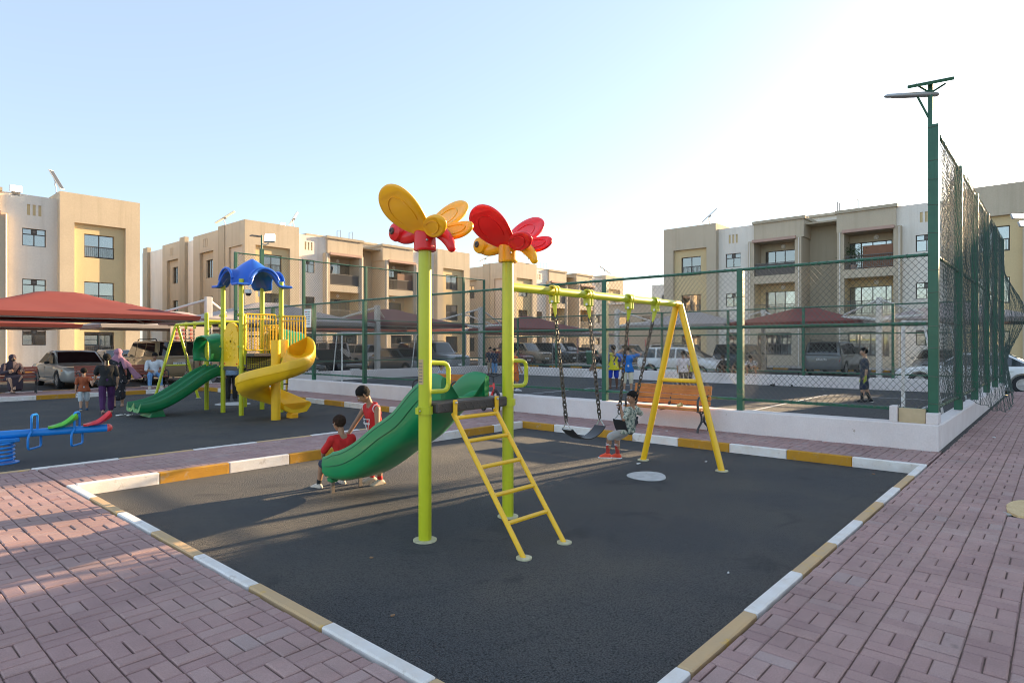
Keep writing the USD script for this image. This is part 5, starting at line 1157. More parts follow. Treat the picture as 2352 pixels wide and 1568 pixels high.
# rear swing frame joined to the tower
t.part('cross_beam', MB().cyl((X0, Y2, 2.22), (X1, Y2, 2.22), .038, n=14), M_LIME, world=True); t.part('rear_swing_beam', MB().cyl((7.43, Y2, 2.22), (7.6, 20.95, 2.22), .046, n=16), M_LIME, world=True)
for x in (6.95, 8.26): t.part('frame_leg', MB().cyl((x, 20.95, PIT), (7.6 + (x - 7.6) * .05, 20.95, 2.2), .042, n=14), M_LIME, world=True); flange(t, x, 20.95, PIT, .08)
t.part('frame_crossbar', MB().cyl((7.27, 20.95, .95), (7.93, 20.95, .95), .025, n=10), M_LIME, world=True)
for y in (20.2, 19.5, 18.3, 17.6): t.part('hanger_clamp', MB().lathe([(.047, -.03), (.066, -.03), (.066, .03), (.047, .03)], (7.5 + (y - 17) * .03, y, 2.22), n=16, axis='y').box((7.47 + (y - 17) * .03, y - .03, 2.07), (7.53 + (y - 17) * .03, y + .03, 2.18)), M_LIME, world=True)
swing('black belt swing hanging behind the green hood of the far tower', [(7.58, 20.2, 2.08), (7.56, 19.5, 2.08)], [(7.60, 20.15, .68), (7.58, 19.55, .68)], .55, group='swings on the far tower frame', lime=False)
swing('black belt swing nearest the tower posts, in front of the standing person', [(7.54, 18.3, 2.08), (7.52, 17.6, 2.08)], [(7.55, 18.25, .68), (7.53, 17.65, .68)], .55, group='swings on the far tower frame', lime=False)
# stairs down at the back with their hand rails, and a small green tube beyond
for sx in (8.15, 8.75):
    t.part('stair_rail', MB().tube(rounded([(sx, 16.1, 1.75), (sx + .55, 17.2, 1.0), (sx + .9, 17.9, .62), (sx + .9, 17.9, PIT)], .12, 6), .02, 8), M_YEL, world=True)
    for q in np.linspace(.1, .95, 6): t.part('baluster', MB().cyl((sx + .9 * q, 16.1 + 1.8 * q, 1.75 - 1.13 * q), (sx + .9 * q, 16.1 + 1.8 * q, .95 - 1.05 * q), .011, n=6), M_YEL, world=True)
    t.part('stair_stringer', MB().cyl((sx, 16.1, .95), (sx + .9, 17.9, PIT + .03), .02, n=8), M_YEL, world=True)
for q in np.linspace(.05, .9, 5): t.part('stair_tread', MB().box((8.15 + .9 * q, 16.05 + 1.8 * q, .93 - 1.05 * q), (8.75 + .9 * q, 16.28 + 1.8 * q, .96 - 1.05 * q)), M_DECK, world=True, smooth=False)
rows = [[(8.02 + .75 * q, 15.5 + .42 * math.cos(a), 1.62 + .42 * math.sin(a) - .15 * q) for a in np.arange(20) * 2 * PI / 20] for q in np.linspace(0, 1, 6)]
t.part('tube_hood', MB().grid(np.array([r + [r[0]] for r in rows]), .03), M_GRNP, world=True, smooth=50)
# ---------------- spring see-saw
ss = T('seesaw', 'blue spring see-saw with a green and a red seat at the left', 'see-saw', (1.83, 11.57, PIT)); t = ss
d = np.array([1.27, -.26, 0]); d /= np.linalg.norm(d); pr = np.array([-d[1], d[0], 0]); pl2 = pr * .88 + d * .47; o = np.array([1.83, 11.57, .285])
t.part('beam', MB().cyl(o - d * 1.28, o + d * 1.28, .058, n=20), M_BLUL, world=True)
for s_ in (-1, 1): t.part('end_cap', MB().sph(o + d * s_ * 1.285, .060, 2), M_PINKR, world=True)
g = np.linspace(0, 2 * PI * 5.2, 110); t.part('spring', MB().tube(np.stack([o[0] + .125 * np.cos(g), o[1] + .125 * np.sin(g), PIT + .015 + (.30) * g / g[-1]], 1), .016, 8), M_BLUL, world=True)
t.part('spring_plate', MB().box((o[0] - .17, o[1] - .13, .175), (o[0] + .17, o[1] + .13, .232), bev=.01), M_BLUL, world=True, smooth=False); t.part('base_plate', MB().lathe([(0, .015), (.19, .015), (.19, 0)], (o[0], o[1], PIT), n=20), M_BLUL, world=True)
for s_ in (-1, 1):
    for a, sc, m in ((.36, .72, M_LGRN), (.88, 1.16, M_REDS)):
        c = o + d * s_ * a
        hp = lambda y, z: c + pl2 * y + np.array([0, 0, z])
        t.part('handle', MB().tube(rounded([hp(-.075, .0), hp(-.075, .27), hp(.075, .27), hp(.075, .0)], .05, 7), .017, 8), M_BLUL, world=True)
        t.part('foot_loop', MB().tube(rounded([hp(-.06, .04), hp(-.16, -.05), hp(-.16, -.23), hp(.16, -.23), hp(.16, -.05), hp(.06, .04)], .05, 6), .016, 8), M_BLUL, world=True)
        cc = o + d * s_ * sc; rows = []
        for q in np.linspace(0, 1, 14):
            x = -.20 + .36 * q; zz = .078 + (.0 if q < .45 else .115 * ((q - .45) / .55) ** 1.5); w_ = .06 + .085 * min(1, q / .55) * (1 if q < .82 else math.sqrt(max(.15, 1 - ((q - .82) / .2) ** 2)))
            rows.append([cc + d * s_ * x + pr * y * w_ + np.array([0, 0, zz + (.015 + .05 * q) * abs(y) ** 2 * min(1, q / .4)]) - d * s_ * .05 * abs(y) ** 2 * max(0, q - .4) for y in np.linspace(-1, 1, 9)])
        t.part('seat', MB().grid(np.array(rows), .030, flip=s_ < 0), m, world=True, smooth=50)
# ---------------- benches
def wood(n, a, b): return mat(n, a, b, scale=7, rough=.5, coat=.15, fine=.15, fscale=130)
M_OW = wood('orange_slats', (.50, .185, .035), (.42, .14, .025)); M_RW = wood('red_brown_slats', (.30, .085, .055), (.26, .07, .045)); M_IRON = mat('black_cast_iron', (.025, .025, .026), rough=.4, spec=.6)
def bench(label, c, rz, L, m, group=None, seat=.42):
    """front faces -y before turning"""
    t = T('bench', label, 'bench', (c[0], c[1], 0), rz, group); k = seat / .42
    for y, z in ((-.20, .42), (-.105, .425), (-.01, .42), (.085, .412)): t.part('seat_slat', MB().box((-L / 2, y - .042, z * k - .014), (L / 2, y + .042, z * k + .014), bev=.006), m, smooth=False)
    for z in (.53, .63, .73, .82): y = .155 + (z - .5) * .22; t.part('back_slat', MB().box((-L / 2, y - .012, z * k - .042), (L / 2, y + .012, z * k + .042), bev=.006), m, smooth=False)
    for s_ in (-1, 1):
        x = s_ * (L / 2 - .06)
        t.part('leg', MB().tube(spline([(x, -.25, .0), (x, -.20, .10), (x, -.09, .19), (x, -.10, .30), (x, -.22, .40 * k)], 14), .020, 8), M_IRON); t.part('leg', MB().tube(spline([(x, .20, .0), (x, .14, .10), (x, .02, .19), (x, .05, .30), (x, .14, .40 * k)], 14), .020, 8), M_IRON)
        t.part('leg_ring', MB().tube(arc((x, -.02, .265), .085, 0, 2 * PI, 18, (1, 2)), .013, 6, closed=True), M_IRON)
        t.part('side_frame', MB().box((x - .025, -.25, .385 * k), (x + .025, .15, .402 * k)).tube([(x, .12, .40 * k), (x, .17, .52 * k), (x, .245, .86 * k)], .018, 8), M_IRON)
        t.part('arm_rest', MB().tube(spline([(x, -.22, .41 * k), (x, -.245, .52), (x, -.20, .62), (x, -.05, .645), (x, .17, .63)], 16), .022, 8), M_IRON)
    for x in (0,): t.part('middle_strap', MB().box((x - .02, .11, .44), (x + .02, .135, .5)).box((x - .02, -.24, .385 * k), (x + .02, .12, .398 * k)).tube([(x, .135, .44), (x, .25, .84 * k)], .014, 6), M_IRON)
    return t
bench('orange slatted bench with black iron ends in front of the court wall, beside the swing', (10.86, 5.70, 0), -PI / 2, 1.62, M_OW, seat=.40)
bench('orange slatted bench mostly hidden behind the top of the green slide', (10.86, 12.25, 0), -PI / 2, 1.62, M_OW, seat=.40)
bench('reddish bench at the left picture edge under the woman in black', (4.25, 25.5, 0), -.10, 1.35, M_RW)
bench('long reddish slatted bench with the man in the white shirt on it', (7.35, 25.1, 0), .0, 2.9, M_RW)
# ================================================================ people
def skin(n, c): return mat(n, c, tuple(np.array(c) * .86), scale=14, rough=.55, spec=.4)
SK = {'tan': skin('tan_skin', (.45, .26, .165)), 'brown': skin('brown_skin', (.31, .165, .098)), 'dark': skin('dark_brown_skin', (.13, .062, .038)), 'light': skin('light_skin', (.46, .27, .185))}
M_HAIR = mat('black_hair', (.009, .008, .007), (.016, .013, .012), scale=60, rough=.8, spec=.15, bump=.6, bscale=160)
M_HAIRB = mat('dark_brown_hair', (.030, .017, .011), (.045, .026, .017), scale=70, rough=.8, spec=.15, bump=.7, bscale=170)
M_EYEW = mat('eye_white', (.75, .73, .70), rough=.25); M_IRIS = mat('dark_iris', (.02, .012, .008), rough=.15); M_LIP = mat('lips', (.30, .095, .075), rough=.5); M_BROW = mat('eyebrow', (.015, .011, .009), rough=.8)
def cloth(n, c, c2=None, sc=6, **k): return mat(n, c, c2 or tuple(np.array(c) * .8), scale=sc, rough=.85, bump=.15, bscale=120, **k)
def nz(v): v = np.asarray(v, float); return v / np.linalg.norm(v)
def frame(yaw, pitch=0.0):
    """columns: forward, left, up of a part turned by yaw and nodding down by pitch"""
    cy, sy, cp, sp = math.cos(yaw), math.sin(yaw), math.cos(pitch), math.sin(pitch)
    return np.array([[cy * cp, -sy, cy * sp], [sy * cp, cy, sy * sp], [-sp, 0, cp]])
def union(ms): return m3.Manifold.batch_boolean(ms, m3.OpType.Add)
def soft(m, l, it=8): return trimesh.smoothing.filter_taubin(tri(m.refine_to_length(l)), iterations=it)
def person(label, loc, yaw, H, pose='stand', head=(0, 0), lean=0.0, arms=None, legs=None, top=None, bottom=None, shoes=None, hair='short', hairm=None, sk='tan', hip=None, face=1, fine=.016, side=0.0, twist=0.0, group=None, child=True, robe=None, scarf=None, socks=None, kid=None):
    """local axes: x ahead, y left, z up; loc: the point on the ground under the hips. arms/legs: per side (right, left) directions of upper and lower limb"""
    t = T('person', label, 'person', loc, yaw, group)
    hr = .165 if (kid if kid is not None else H < 1.3) else (.148 if H < 1.58 else .135); hh = H * hr                 # head height
    hz = H * .50 if hip is None else hip
    tl = H * .30; U_ = lambda a: np.array(a, float)
    fr = np.array([math.sin(lean), 0, math.cos(lean)]) ; fr = nz(fr + np.array([0, side, 0])); pel = U_([0, 0, hz])
    ct, st_ = math.cos(twist), math.sin(twist); lf = np.array([-st_, ct, 0]); fw = np.cross(lf, fr)
    neck = pel + fr * tl; sw = .118 * H * (1.0 if child else 1.06); hw = .058 * H
    sh = [neck - lf * sw - fr * .035 * H, neck + lf * sw - fr * .035 * H]; hp = [pel - np.array([0, hw, 0]), pel + np.array([0, hw, 0])]
    Hf = frame(head[0], head[1]); hc = neck + fr * .045 * H + Hf[:, 2] * hh * .52 + Hf[:, 0] * .01 * H; L = lambda a: hc + Hf @ np.array(a, float)
    ua, la, th, sh_l = .168 * H, .140 * H, .245 * H, .225 * H
    arms = arms or [((0.05, -.12, -1), (.12, .0, -1)), ((.05, .12, -1), (.12, .0, -1))]; legs = legs or [((.02, -.02, -1), (-.02, 0, -1), 0.0), ((.02, .02, -1), (-.02, 0, -1), 0.0)]
    fat = 1.0; B = []
    # torso, neck and head
    B.append(hull([(hp[0] + [0, .012 * H, .01], (.058 * H, .056 * H, .06 * H)), (hp[1] - [0, .012 * H, -.01], (.058 * H, .056 * H, .06 * H)), (pel + fr * tl * .42, (.056 * H, .075 * H, .05 * H))]))
    ch = pel + fr * tl * .74
    B.append(hull([(pel + fr * tl * .40, (.056 * H, .075 * H, .05 * H)), (ch - lf * .042 * H, (.060 * H, .05 * H, .06 * H)), (ch + lf * .042 * H, (.060 * H, .05 * H, .06 * H)), (sh[0] + lf * .03 * H, .032 * H), (sh[1] - lf * .03 * H, .032 * H), (neck, .03 * H)]))
    B.append(hull([(neck - fr * .03 * H, .034 * H), (hc - Hf[:, 2] * hh * .30 - Hf[:, 0] * .012 * H, .030 * H)]))
    r = hh / 2
    B.append(hull([(L((-.12 * r, 0, .22 * r)), (.80 * r, .74 * r, .78 * r)), (L((.18 * r, 0, -.20 * r)), (.60 * r, .60 * r, .62 * r)), (L((.38 * r, 0, -.66 * r)), (.26 * r, .30 * r, .24 * r))], 18))
    B.append(hull([(L((.76 * r, 0, .08 * r)), .055 * r), (L((.90 * r, 0, -.20 * r)), (.10 * r, .12 * r, .08 * r)), (L((.70 * r, 0, -.22 * r)), (.10 * r, .16 * r, .08 * r))]))
    B.append(hull([(L((.66 * r, 0, -.44 * r)), (.13 * r, .20 * r, .085 * r))]))
    for s_ in (-1, 1): B.append(hull([(L((-.04 * r, s_ * .76 * r, .10 * r)), (.13 * r, .06 * r, .17 * r)), (L((.0, s_ * .74 * r, -.12 * r)), (.08 * r, .05 * r, .10 * r))])); B.append(hull([(L((.42 * r, s_ * .36 * r, -.16 * r)), (.22 * r, .20 * r, .16 * r))]))
    wr, el = [], []; hands = []
    for i, s_ in enumerate((-1, 1)):
        am = arms[i]
        if isinstance(am[0], str):                        # reach for a point of the world, elbow towards a hint
            q = np.array(am[1], float) - np.array(loc, float); c_, n_ = math.cos(-yaw), math.sin(-yaw); q = np.array([q[0] * c_ - q[1] * n_, q[0] * n_ + q[1] * c_, q[2]]); dv = q - sh[i]; D_ = min(np.linalg.norm(dv), (ua + la) * .995); dv = nz(dv)
            h_ = np.array(am[2], float); h_ = nz(h_ - dv * (h_ @ dv)); ca_ = (ua ** 2 + D_ ** 2 - la ** 2) / (2 * ua * D_); ca_ = max(-1, min(1, ca_)); e_ = sh[i] + (dv * ca_ + h_ * math.sqrt(1 - ca_ ** 2)) * ua; am = (e_ - sh[i], sh[i] + dv * D_ - e_) + tuple(am[3:]); arms[i] = am
        d1, d2 = nz(arms[i][0]), nz(arms[i][1]); e = sh[i] + d1 * ua; w = e + d2 * la; el.append(e); wr.append(w)
        B.append(hull([(sh[i], .032 * H), (e, .023 * H)])); B.append(hull([(e, .024 * H), (e + d2 * la * .35, .0235 * H), (w, .0165 * H)]))
        # hand: palm, four curled fingers of unequal length, thumb from the side of the palm
        hl = .095 * H; grip = arms[i][2] if len(arms[i]) > 2 else .35; pn = np.cross(d2, [0, 0, 1.0]) if abs(d2[2]) < .9 else np.array([0, s_ * 1.0, 0]); pn = nz(pn - d2 * (pn @ d2))
        if len(arms[i]) > 3: pn = np.array(arms[i][3], float); pn = nz(pn - d2 * (pn @ d2))
        ac = np.cross(d2, pn); k0 = w + d2 * hl * .08; kn = w + d2 * hl * .50; fr_ = .0068 * H
        B.append(hull([(k0 + ac * hl * .12, .012 * H), (k0 - ac * hl * .12, .012 * H), (kn + ac * hl * .20, .0088 * H), (kn - ac * hl * .20, .0088 * H)], 10))
        for j, (o, ln) in enumerate(((.22, .43), (.075, .50), (-.075, .46), (-.22, .36))):
            p = kn + ac * hl * o; q = d2; ln *= hl; ang = grip
            for sgm in (.42, .33, .25):
                q = nz(q * math.cos(ang) - pn * math.sin(ang) * 1.0); p2 = p + q * ln * sgm; B.append(hull([(p, fr_), (p2, fr_ * .92)], 8)); p = p2; ang = grip * .9
        p = k0 + ac * hl * .20; q = nz(d2 * .6 + ac * .75 - pn * .2); p2 = p + q * hl * .28; B.append(hull([(p, .009 * H), (p2, .0085 * H)], 8)); q = nz(d2 * .9 + ac * .25 - pn * (.3 + grip * .5)); B.append(hull([(p2, .0085 * H), (p2 + q * hl * .26, .0072 * H)], 8))
    kn_, an = [], []; feet = []
    for i, s_ in enumerate((-1, 1)):
        d1, d2 = nz(legs[i][0]), nz(legs[i][1]); k = hp[i] + d1 * th; a = k + d2 * sh_l; kn_.append(k); an.append(a); fy = legs[i][2]; fp = legs[i][3] if len(legs[i]) > 3 else 0.0
        F = frame(fy, fp); B.append(hull([(hp[i], .056 * H), (k, .034 * H)])); B.append(hull([(k, .034 * H), (k + d2 * sh_l * .32 - F[:, 0] * .008 * H, .033 * H), (a, .0195 * H)]))
        f = [(a + F @ np.array([-.03 * H, 0, -.022 * H]), .019 * H), (a + F @ np.array([.045 * H, 0, -.028 * H]), (.02 * H, .024 * H, .014 * H)), (a + F @ np.array([.095 * H, 0, -.033 * H]), (.02 * H, .026 * H, .010 * H)), (a, .021 * H)]; feet.append((f, F, a)); B.append(hull(f))
    body = soft(union(B), fine * .8 if H > 1.0 else fine * .7, 5)
    bp = t.part('body', body, SK[sk], smooth=60)
    def wear(name, ms, m, parent=None, l=fine, fold=.011, it=6, seed=1, label=None):
        g = soft(union(ms), l, it); v = g.vertices; n_ = (meshkit.fbm(v * [9, 9, 5] / max(H, .8) * 1.4 + seed, 3, seed) - .5)
        g = trimesh.Trimesh(v + g.vertex_normals * (n_[:, None] * fold * 2.2 * H), g.faces, process=False); return t.part(name, g, m, parent=parent or bp, smooth=60, label=label)
    pad = .010 * H
    P = lambda r_, p=1.0: np.asarray(r_) + pad * p
    # hair
    if hair:
        hm = hairm or M_HAIR; c0 = msph((0, 0, 0), 1, 24).scale((.88 * r, .82 * r, .86 * r)).translate((-.14 * r, 0, .27 * r))
        c0 = c0.trim_by_plane((-.62, 0, .78), -.10 * r) + (msph((0, 0, 0), 1, 24).scale((.84 * r, .79 * r, .84 * r)).translate((-.17 * r, 0, .22 * r)).trim_by_plane((-1, 0, .16), .10 * r).trim_by_plane((0, 0, 1), -.58 * r))
        c0 = c0 + (msph((0, 0, 0), 1, 24).scale((.80 * r, .80 * r, .80 * r)).translate((-.12 * r, 0, .16 * r)).trim_by_plane((-1, 0, 0), -.16 * r).trim_by_plane((0, 0, 1), -.18 * r))
        c0 = c0 + hull([((.50 * r, -.36 * r, .56 * r), .12 * r), ((.54 * r, .30 * r, .60 * r), .12 * r), ((.2 * r, 0, .84 * r), .22 * r), ((-.1 * r, -.5 * r, .6 * r), .2 * r), ((-.1 * r, .5 * r, .6 * r), .2 * r)], 10)
        if hair == 'long': c0 = c0 + hull([((-.7 * r, 0, .1 * r), .30 * r), ((-.95 * r, 0, -.35 * r), .22 * r)], 10) + hull([((-.95 * r, 0, -.35 * r), .20 * r), ((-.95 * r, 0, -1.5 * r), .14 * r), ((-.9 * r, 0, -2.1 * r), .05 * r)], 10)
        g = soft(c0, .12 * r, 3); v = g.vertices; n_ = meshkit.fbm(v / r * 5.5, 3, 4) - .5; v = v + g.vertex_normals * (n_[:, None] * (.22 if hair == 'curly' else .13) * r)
        g = trimesh.Trimesh(v @ Hf.T + hc, g.faces, process=False); t.part('hair', g, hm, parent=bp, smooth=70)
    if face:
        for s_ in (-1, 1):
            t.part('eye', hull([(L((.700 * r, s_ * .30 * r, .05 * r)), .002), (L((.695 * r, s_ * .30 * r, .05 * r)), (.085 * r, .115 * r, .065 * r))], 12), M_EYEW, parent=bp); t.part('iris', msph(L((.775 * r, s_ * .30 * r, .05 * r)), .052 * r, 10), M_IRIS, parent=bp)
            t.part('eyebrow', hull([(L((.745 * r, s_ * .17 * r, .225 * r)), .030 * r), (L((.690 * r, s_ * .43 * r, .235 * r)), .025 * r)], 8), M_BROW, parent=bp)
        t.part('mouth', hull([(L((.775 * r, -.13 * r, -.445 * r)), .03 * r), (L((.805 * r, 0, -.44 * r)), (.035 * r, .06 * r, .042 * r)), (L((.775 * r, .13 * r, -.445 * r)), .03 * r)], 8), M_LIP, parent=bp)
    # clothes
    if top:
        m, slv, hem = top[:3]; lowz = pel + fr * tl * hem
        ms = [hull([(lowz - lf * .060 * H, (P(.064 * H, 1.6), P(.060 * H, 1.6), .025 * H)), (lowz + lf * .060 * H, (P(.064 * H, 1.6), P(.060 * H, 1.6), .025 * H)), (pel + fr * tl * .42, (P(.060 * H), P(.078 * H), P(.05 * H)))]),
              hull([(pel + fr * tl * .40, (P(.060 * H), P(.078 * H), .05 * H)), (ch - lf * .042 * H, P(.060 * H)), (ch + lf * .042 * H, P(.060 * H)), (sh[0] + lf * .022 * H, P(.034 * H)), (sh[1] - lf * .022 * H, P(.034 * H)), (neck - fr * .012 * H, .030 * H)])]
        sl = []
        for i in (0, 1):
            if slv <= 0: continue
            e = sh[i] + (el[i] - sh[i]) * min(1, slv); sl.append(hull([(sh[i], P(.036 * H)), (e, P(.029 * H if slv < 1 else .026 * H, 1.3 if slv < 1 else 1))]))
            if slv > 1: sl.append(hull([(el[i], P(.026 * H)), (el[i] + (wr[i] - el[i]) * (slv - 1), P(.021 * H))]))
        if len(top) > 3:
            wear('shirt', ms, m); wear('sleeve', [sl[0]], top[3], fold=.003); wear('sleeve', [sl[1]], top[3], fold=.003)
        else: wear('shirt', ms + sl, m)
    if bottom:
        m, ln, loose = bottom[:3]; ms = [hull([(hp[0] + [0, .012 * H, .02 * H], P(.060 * H, .7)), (hp[1] + [0, -.012 * H, .02 * H], P(.060 * H, .7)), (pel + fr * tl * .25, (P(.058 * H), P(.070 * H), .02 * H))])]
        for i in (0, 1):
            k = hp[i] + (kn_[i] - hp[i]) * min(1, ln); ms.append(hull([(hp[i], P(.057 * H, .8)), (k, P(.036 * H, loose))]))
            if ln > 1: a = kn_[i] + (an[i] - kn_[i]) * (ln - 1); ms.append(hull([(kn_[i], P(.035 * H, loose)), (a, P(.026 * H, loose))]))
        wear('trousers' if ln > 1.3 else 'shorts', ms, m, seed=3)
    if robe:
        m, pts = robe; wear('robe', [hull([(np.array(c) * H + pel * np.array([1, 1, 1]) if False else np.array(c), rr) for c, rr in g]) for g in pts], m, fold=.012, l=.03, it=8)
    if socks:
        for i in (0, 1): a = an[i]; k = kn_[i]; wear('sock', [hull([(a, .025 * H), (a + (k - a) * socks[1], .033 * H if socks[1] > .3 else .027 * H)]) + hull([(p, np.asarray(q) + .003 * H) for p, q in feet[i][0]])], socks[0], fold=.001)
    if shoes:
        for (f, F, a) in feet:
            kind = shoes[1] if len(shoes) > 1 else 'shoe'
            if kind == 'sandal':
                so = hull([(a + F @ np.array([x * H, y * H, -.047 * H]), .006 * H) for x, y in ((-.045, .018), (-.045, -.018), (.12, .022), (.12, -.022))], 8); t.part('sandal', so, shoes[0], parent=bp); t.part('strap', hull([(a + F @ np.array([.06 * H, y * H, z * H]), .006 * H) for y, z in ((-.028, -.035), (0, -.012), (.028, -.035))], 8), shoes[0], parent=bp)
            else:
                up = wear('shoe', [hull([(p, np.asarray(q) + .007 * H) for p, q in f])], shoes[0], fold=.001, l=.012)
                so = hull([(a + F @ np.array([x * H, y * H, -.047 * H]), .008 * H) for x, y in ((-.05, .018), (-.05, -.018), (.12, .022), (.12, -.022))], 8); t.part('sole', so, shoes[2] if len(shoes) > 2 else M_LAMP, parent=up)
    t.J = dict(hc=hc, Hf=Hf, r=r, neck=neck, fr=fr, fw=fw, lf=lf, pel=pel, sh=sh, el=el, wr=wr, ch=ch, kn=kn_, an=an, H=H, L=L, wear=wear, bp=bp, tl=tl, tm=t)
    return t
def on_back(t, text, h, z, m, back=True, dx=0.0, bold=True, arcb=0.0):
    """lettering laid on the shirt's back or front"""
    J = t.J; tm = meshkit.text_mesh(text, h, .004, bold).subdivide_to_size(.02); tm.apply_translation(-tm.bounds.mean(0)); s_ = -1 if back else 1; v = tm.vertices; H = J['H']
    depth = .060 * H + .010 * H + .036 - (np.abs(v[:, 0]) / (.11 * H)) ** 2 * .045 * H; c = J['pel'] + J['fr'] * z
    p = c + J['fw'] * (s_ * depth)[:, None] + J['lf'] * (s_ * (v[:, 0] + dx))[:, None] + J['fr'] * (v[:, 1] - arcb * v[:, 0] ** 2)[:, None] + J['fw'] * (s_ * v[:, 2])[:, None]
    t.part('lettering', trimesh.Trimesh(p, tm.faces, process=False), m, parent=J['bp'], smooth=False)
DIRC = math.atan2(-.665, -.747)                         # facing the camera, roughly
# ---- at the near slide
C_RED = cloth('red_jersey', (.55, .012, .012)); C_REDD = cloth('dark_red_shorts', (.42, .012, .014)); C_BLK = cloth('black_cloth', (.014, .014, .015)); C_WHT = cloth('white_cloth', (.66, .65, .64)); C_TAUP = cloth('beige_trainers', (.42, .35, .27)); C_CLOG = cloth('cream_clogs', (.58, .50, .42)); C_NAVY = cloth('navy_cloth', (.018, .026, .055))
M_WLINE = mat('white_trim', (.74, .74, .74), rough=.7)
a = person('boy in a sleeveless red hooded jersey standing bent over the green slide', (4.68, 6.44, PIT), 3.02, 1.24, lean=.22, head=(-.35, .72), arms=[((.45, -.30, -.85), (.55, -.10, -.8)), ((.10, .22, -1), (.45, -.25, -.8))], legs=[((.06, -.10, -1), (-.06, -.02, -1), -.1), ((.12, .08, -1), (-.12, .02, -1), .15)],
           top=(C_RED, 0.0, -.18), bottom=(C_REDD, .92, 1.6), shoes=(C_TAUP, 'shoe', M_LAMP), socks=(C_RED, .18), hair='short', sk='brown', fine=.012)
J = a.J; a.J['wear']('hood', [hull([(J['neck'] - J['fw'] * .045 - J['lf'] * .05, .024), (J['neck'] - J['fw'] * .045 + J['lf'] * .05, .024), (J['neck'] - J['fw'] * .075 - J['fr'] * .05, .028)]), hull([(J['neck'] - J['lf'] * .055, .020), (J['neck'] + J['fw'] * .05 - J['fr'] * .05, .016)]), hull([(J['neck'] + J['lf'] * .055, .020), (J['neck'] + J['fw'] * .05 - J['fr'] * .05, .016)])], C_RED, fold=.003)
on_back(a, 'extreme', .030, .165, M_WLINE, back=False)
for (x0, z0, x1, z1) in ((-.075, .215, .075, .215), (-.075, .215, .0, .05), (.075, .215, .0, .05)):
    f = lambda x, z: J['pel'] + J['fw'] * (.060 * 1.22 + .036 - (abs(x) / .13) ** 2 * .05) + J['lf'] * x + J['fr'] * z
    a.part('trim_line', MB().tube([f(x0 + (x1 - x0) * q, z0 + (z1 - z0) * q) for q in np.linspace(0, 1, 6)], .0045, 4), M_WLINE, parent=J['bp'])
for i in (0, 1): a.part('armhole_trim', MB().tube([J['sh'][i] + J['lf'] * (.012 * (1 if i == 0 else -1)) + (J['fw'] * math.cos(q) + J['fr'] * math.sin(q)) * .052 for q in np.linspace(0, 2 * PI, 20)], .005, 5, closed=True), M_WLINE, parent=J['bp'])
a = person('boy in a red t-shirt sitting on the bottom of the green slide, back turned', (4.20, 6.44, PIT), 1.50, 1.14, hip=.30, lean=.12, head=(.25, .28), arms=[((.55, -.25, -.8), (.7, .35, -.5)), ((.55, .25, -.8), (.7, -.35, -.5))], legs=[((.95, -.25, -.05), (.10, -.10, -1), -.2), ((.95, .25, -.05), (.10, .10, -1), .2)],
           top=(C_RED, .85, -.10), bottom=(C_NAVY, .95, 1.5), shoes=(C_CLOG, 'shoe', M_LAMP), socks=(C_BLK, .22), hair='curly', hairm=M_HAIRB, sk='brown', fine=.012)
# ---- on the swing
C_LEAF = mat('leaf_print_shirt', (.36, .37, .30), rough=.85, spots=((.09, .13, .11), 26.0, .50, .04), c2=(.46, .45, .36), scale=15, bump=.12, bscale=90); C_GSH = cloth('pale_grey_shorts', (.42, .40, .39)); C_ORNG = cloth('bright_orange_shoes', (.80, .09, .04)); C_RSOCK = cloth('red_socks', (.42, .04, .03))
a = person('small boy in a leaf print shirt sitting on the swing, looking back over his shoulder', (7.21, 4.36, PIT), 1.62, 1.02, hip=.60, lean=-.24, head=(1.15, .05), arms=[('ik', (7.44, 4.37, .78), (-.2, -.8, -.7), 1.1), ('ik', (6.985, 4.315, .76), (-.2, .8, -.7), 1.1)], legs=[((.80, -.10, -.55), (-.05, -.04, -1), -.1, .05), ((.84, .12, -.45), (.10, .03, -1), .1, .05)],
           top=(C_LEAF, .85, -.12), bottom=(C_GSH, .95, 1.4), shoes=(C_ORNG, 'shoe', M_WLINE), socks=(C_RSOCK, .62), hair='short', sk='brown', fine=.010)
for f in (0, 1):
    Q = a.J['an'][f] + (a.J['kn'][f] - a.J['an'][f]) * .55
    for dz in (0, .018): a.part('sock_stripe', MB().tube([Q + np.array([.034 * math.cos(q), .034 * math.sin(q), dz]) for q in np.linspace(0, 2 * PI, 16)], .004, 5, closed=True), M_WLINE, parent=a.J['bp'])
# ---- walking in the far pit
C_RUST = cloth('rust_shirt', (.35, .085, .03)); C_DENP = cloth('pale_denim', (.40, .46, .50), (.50, .54, .56), 12); C_PURP = cloth('purple_trousers', (.065, .014, .085)); C_PINKS = cloth('pink_sandals', (.48, .24, .24)); C_MAUV = cloth('mauve_scarf', (.34, .165, .235)); C_FLOR = mat('black_floral_dress', (.016, .016, .020), rough=.85, spots=((.50, .46, .47), 15.0, .64, .02)); C_BLUS = cloth('blue_clogs', (.03, .075, .14))
wk = math.atan2(.98, .2)
person('small child in a rust shirt and pale denim shorts holding a woman by the hand', (4.70, 19.25, PIT), wk, 1.10, head=(0, 0), arms=[('ik', (4.76, 18.72, .50), (0, -.5, -1), .6), ((.0, .2, -1), (.1, .05, -1))], legs=[((.22, -.02, -1), (.0, 0, -1), 0), ((-.12, .02, -1), (-.38, 0, -1), 0, .5)],
       top=(C_RUST, .7, -.12), bottom=(C_DENP, 1.05, 1.8), shoes=(C_BLUS,), hair='short', sk='tan', fine=.016)
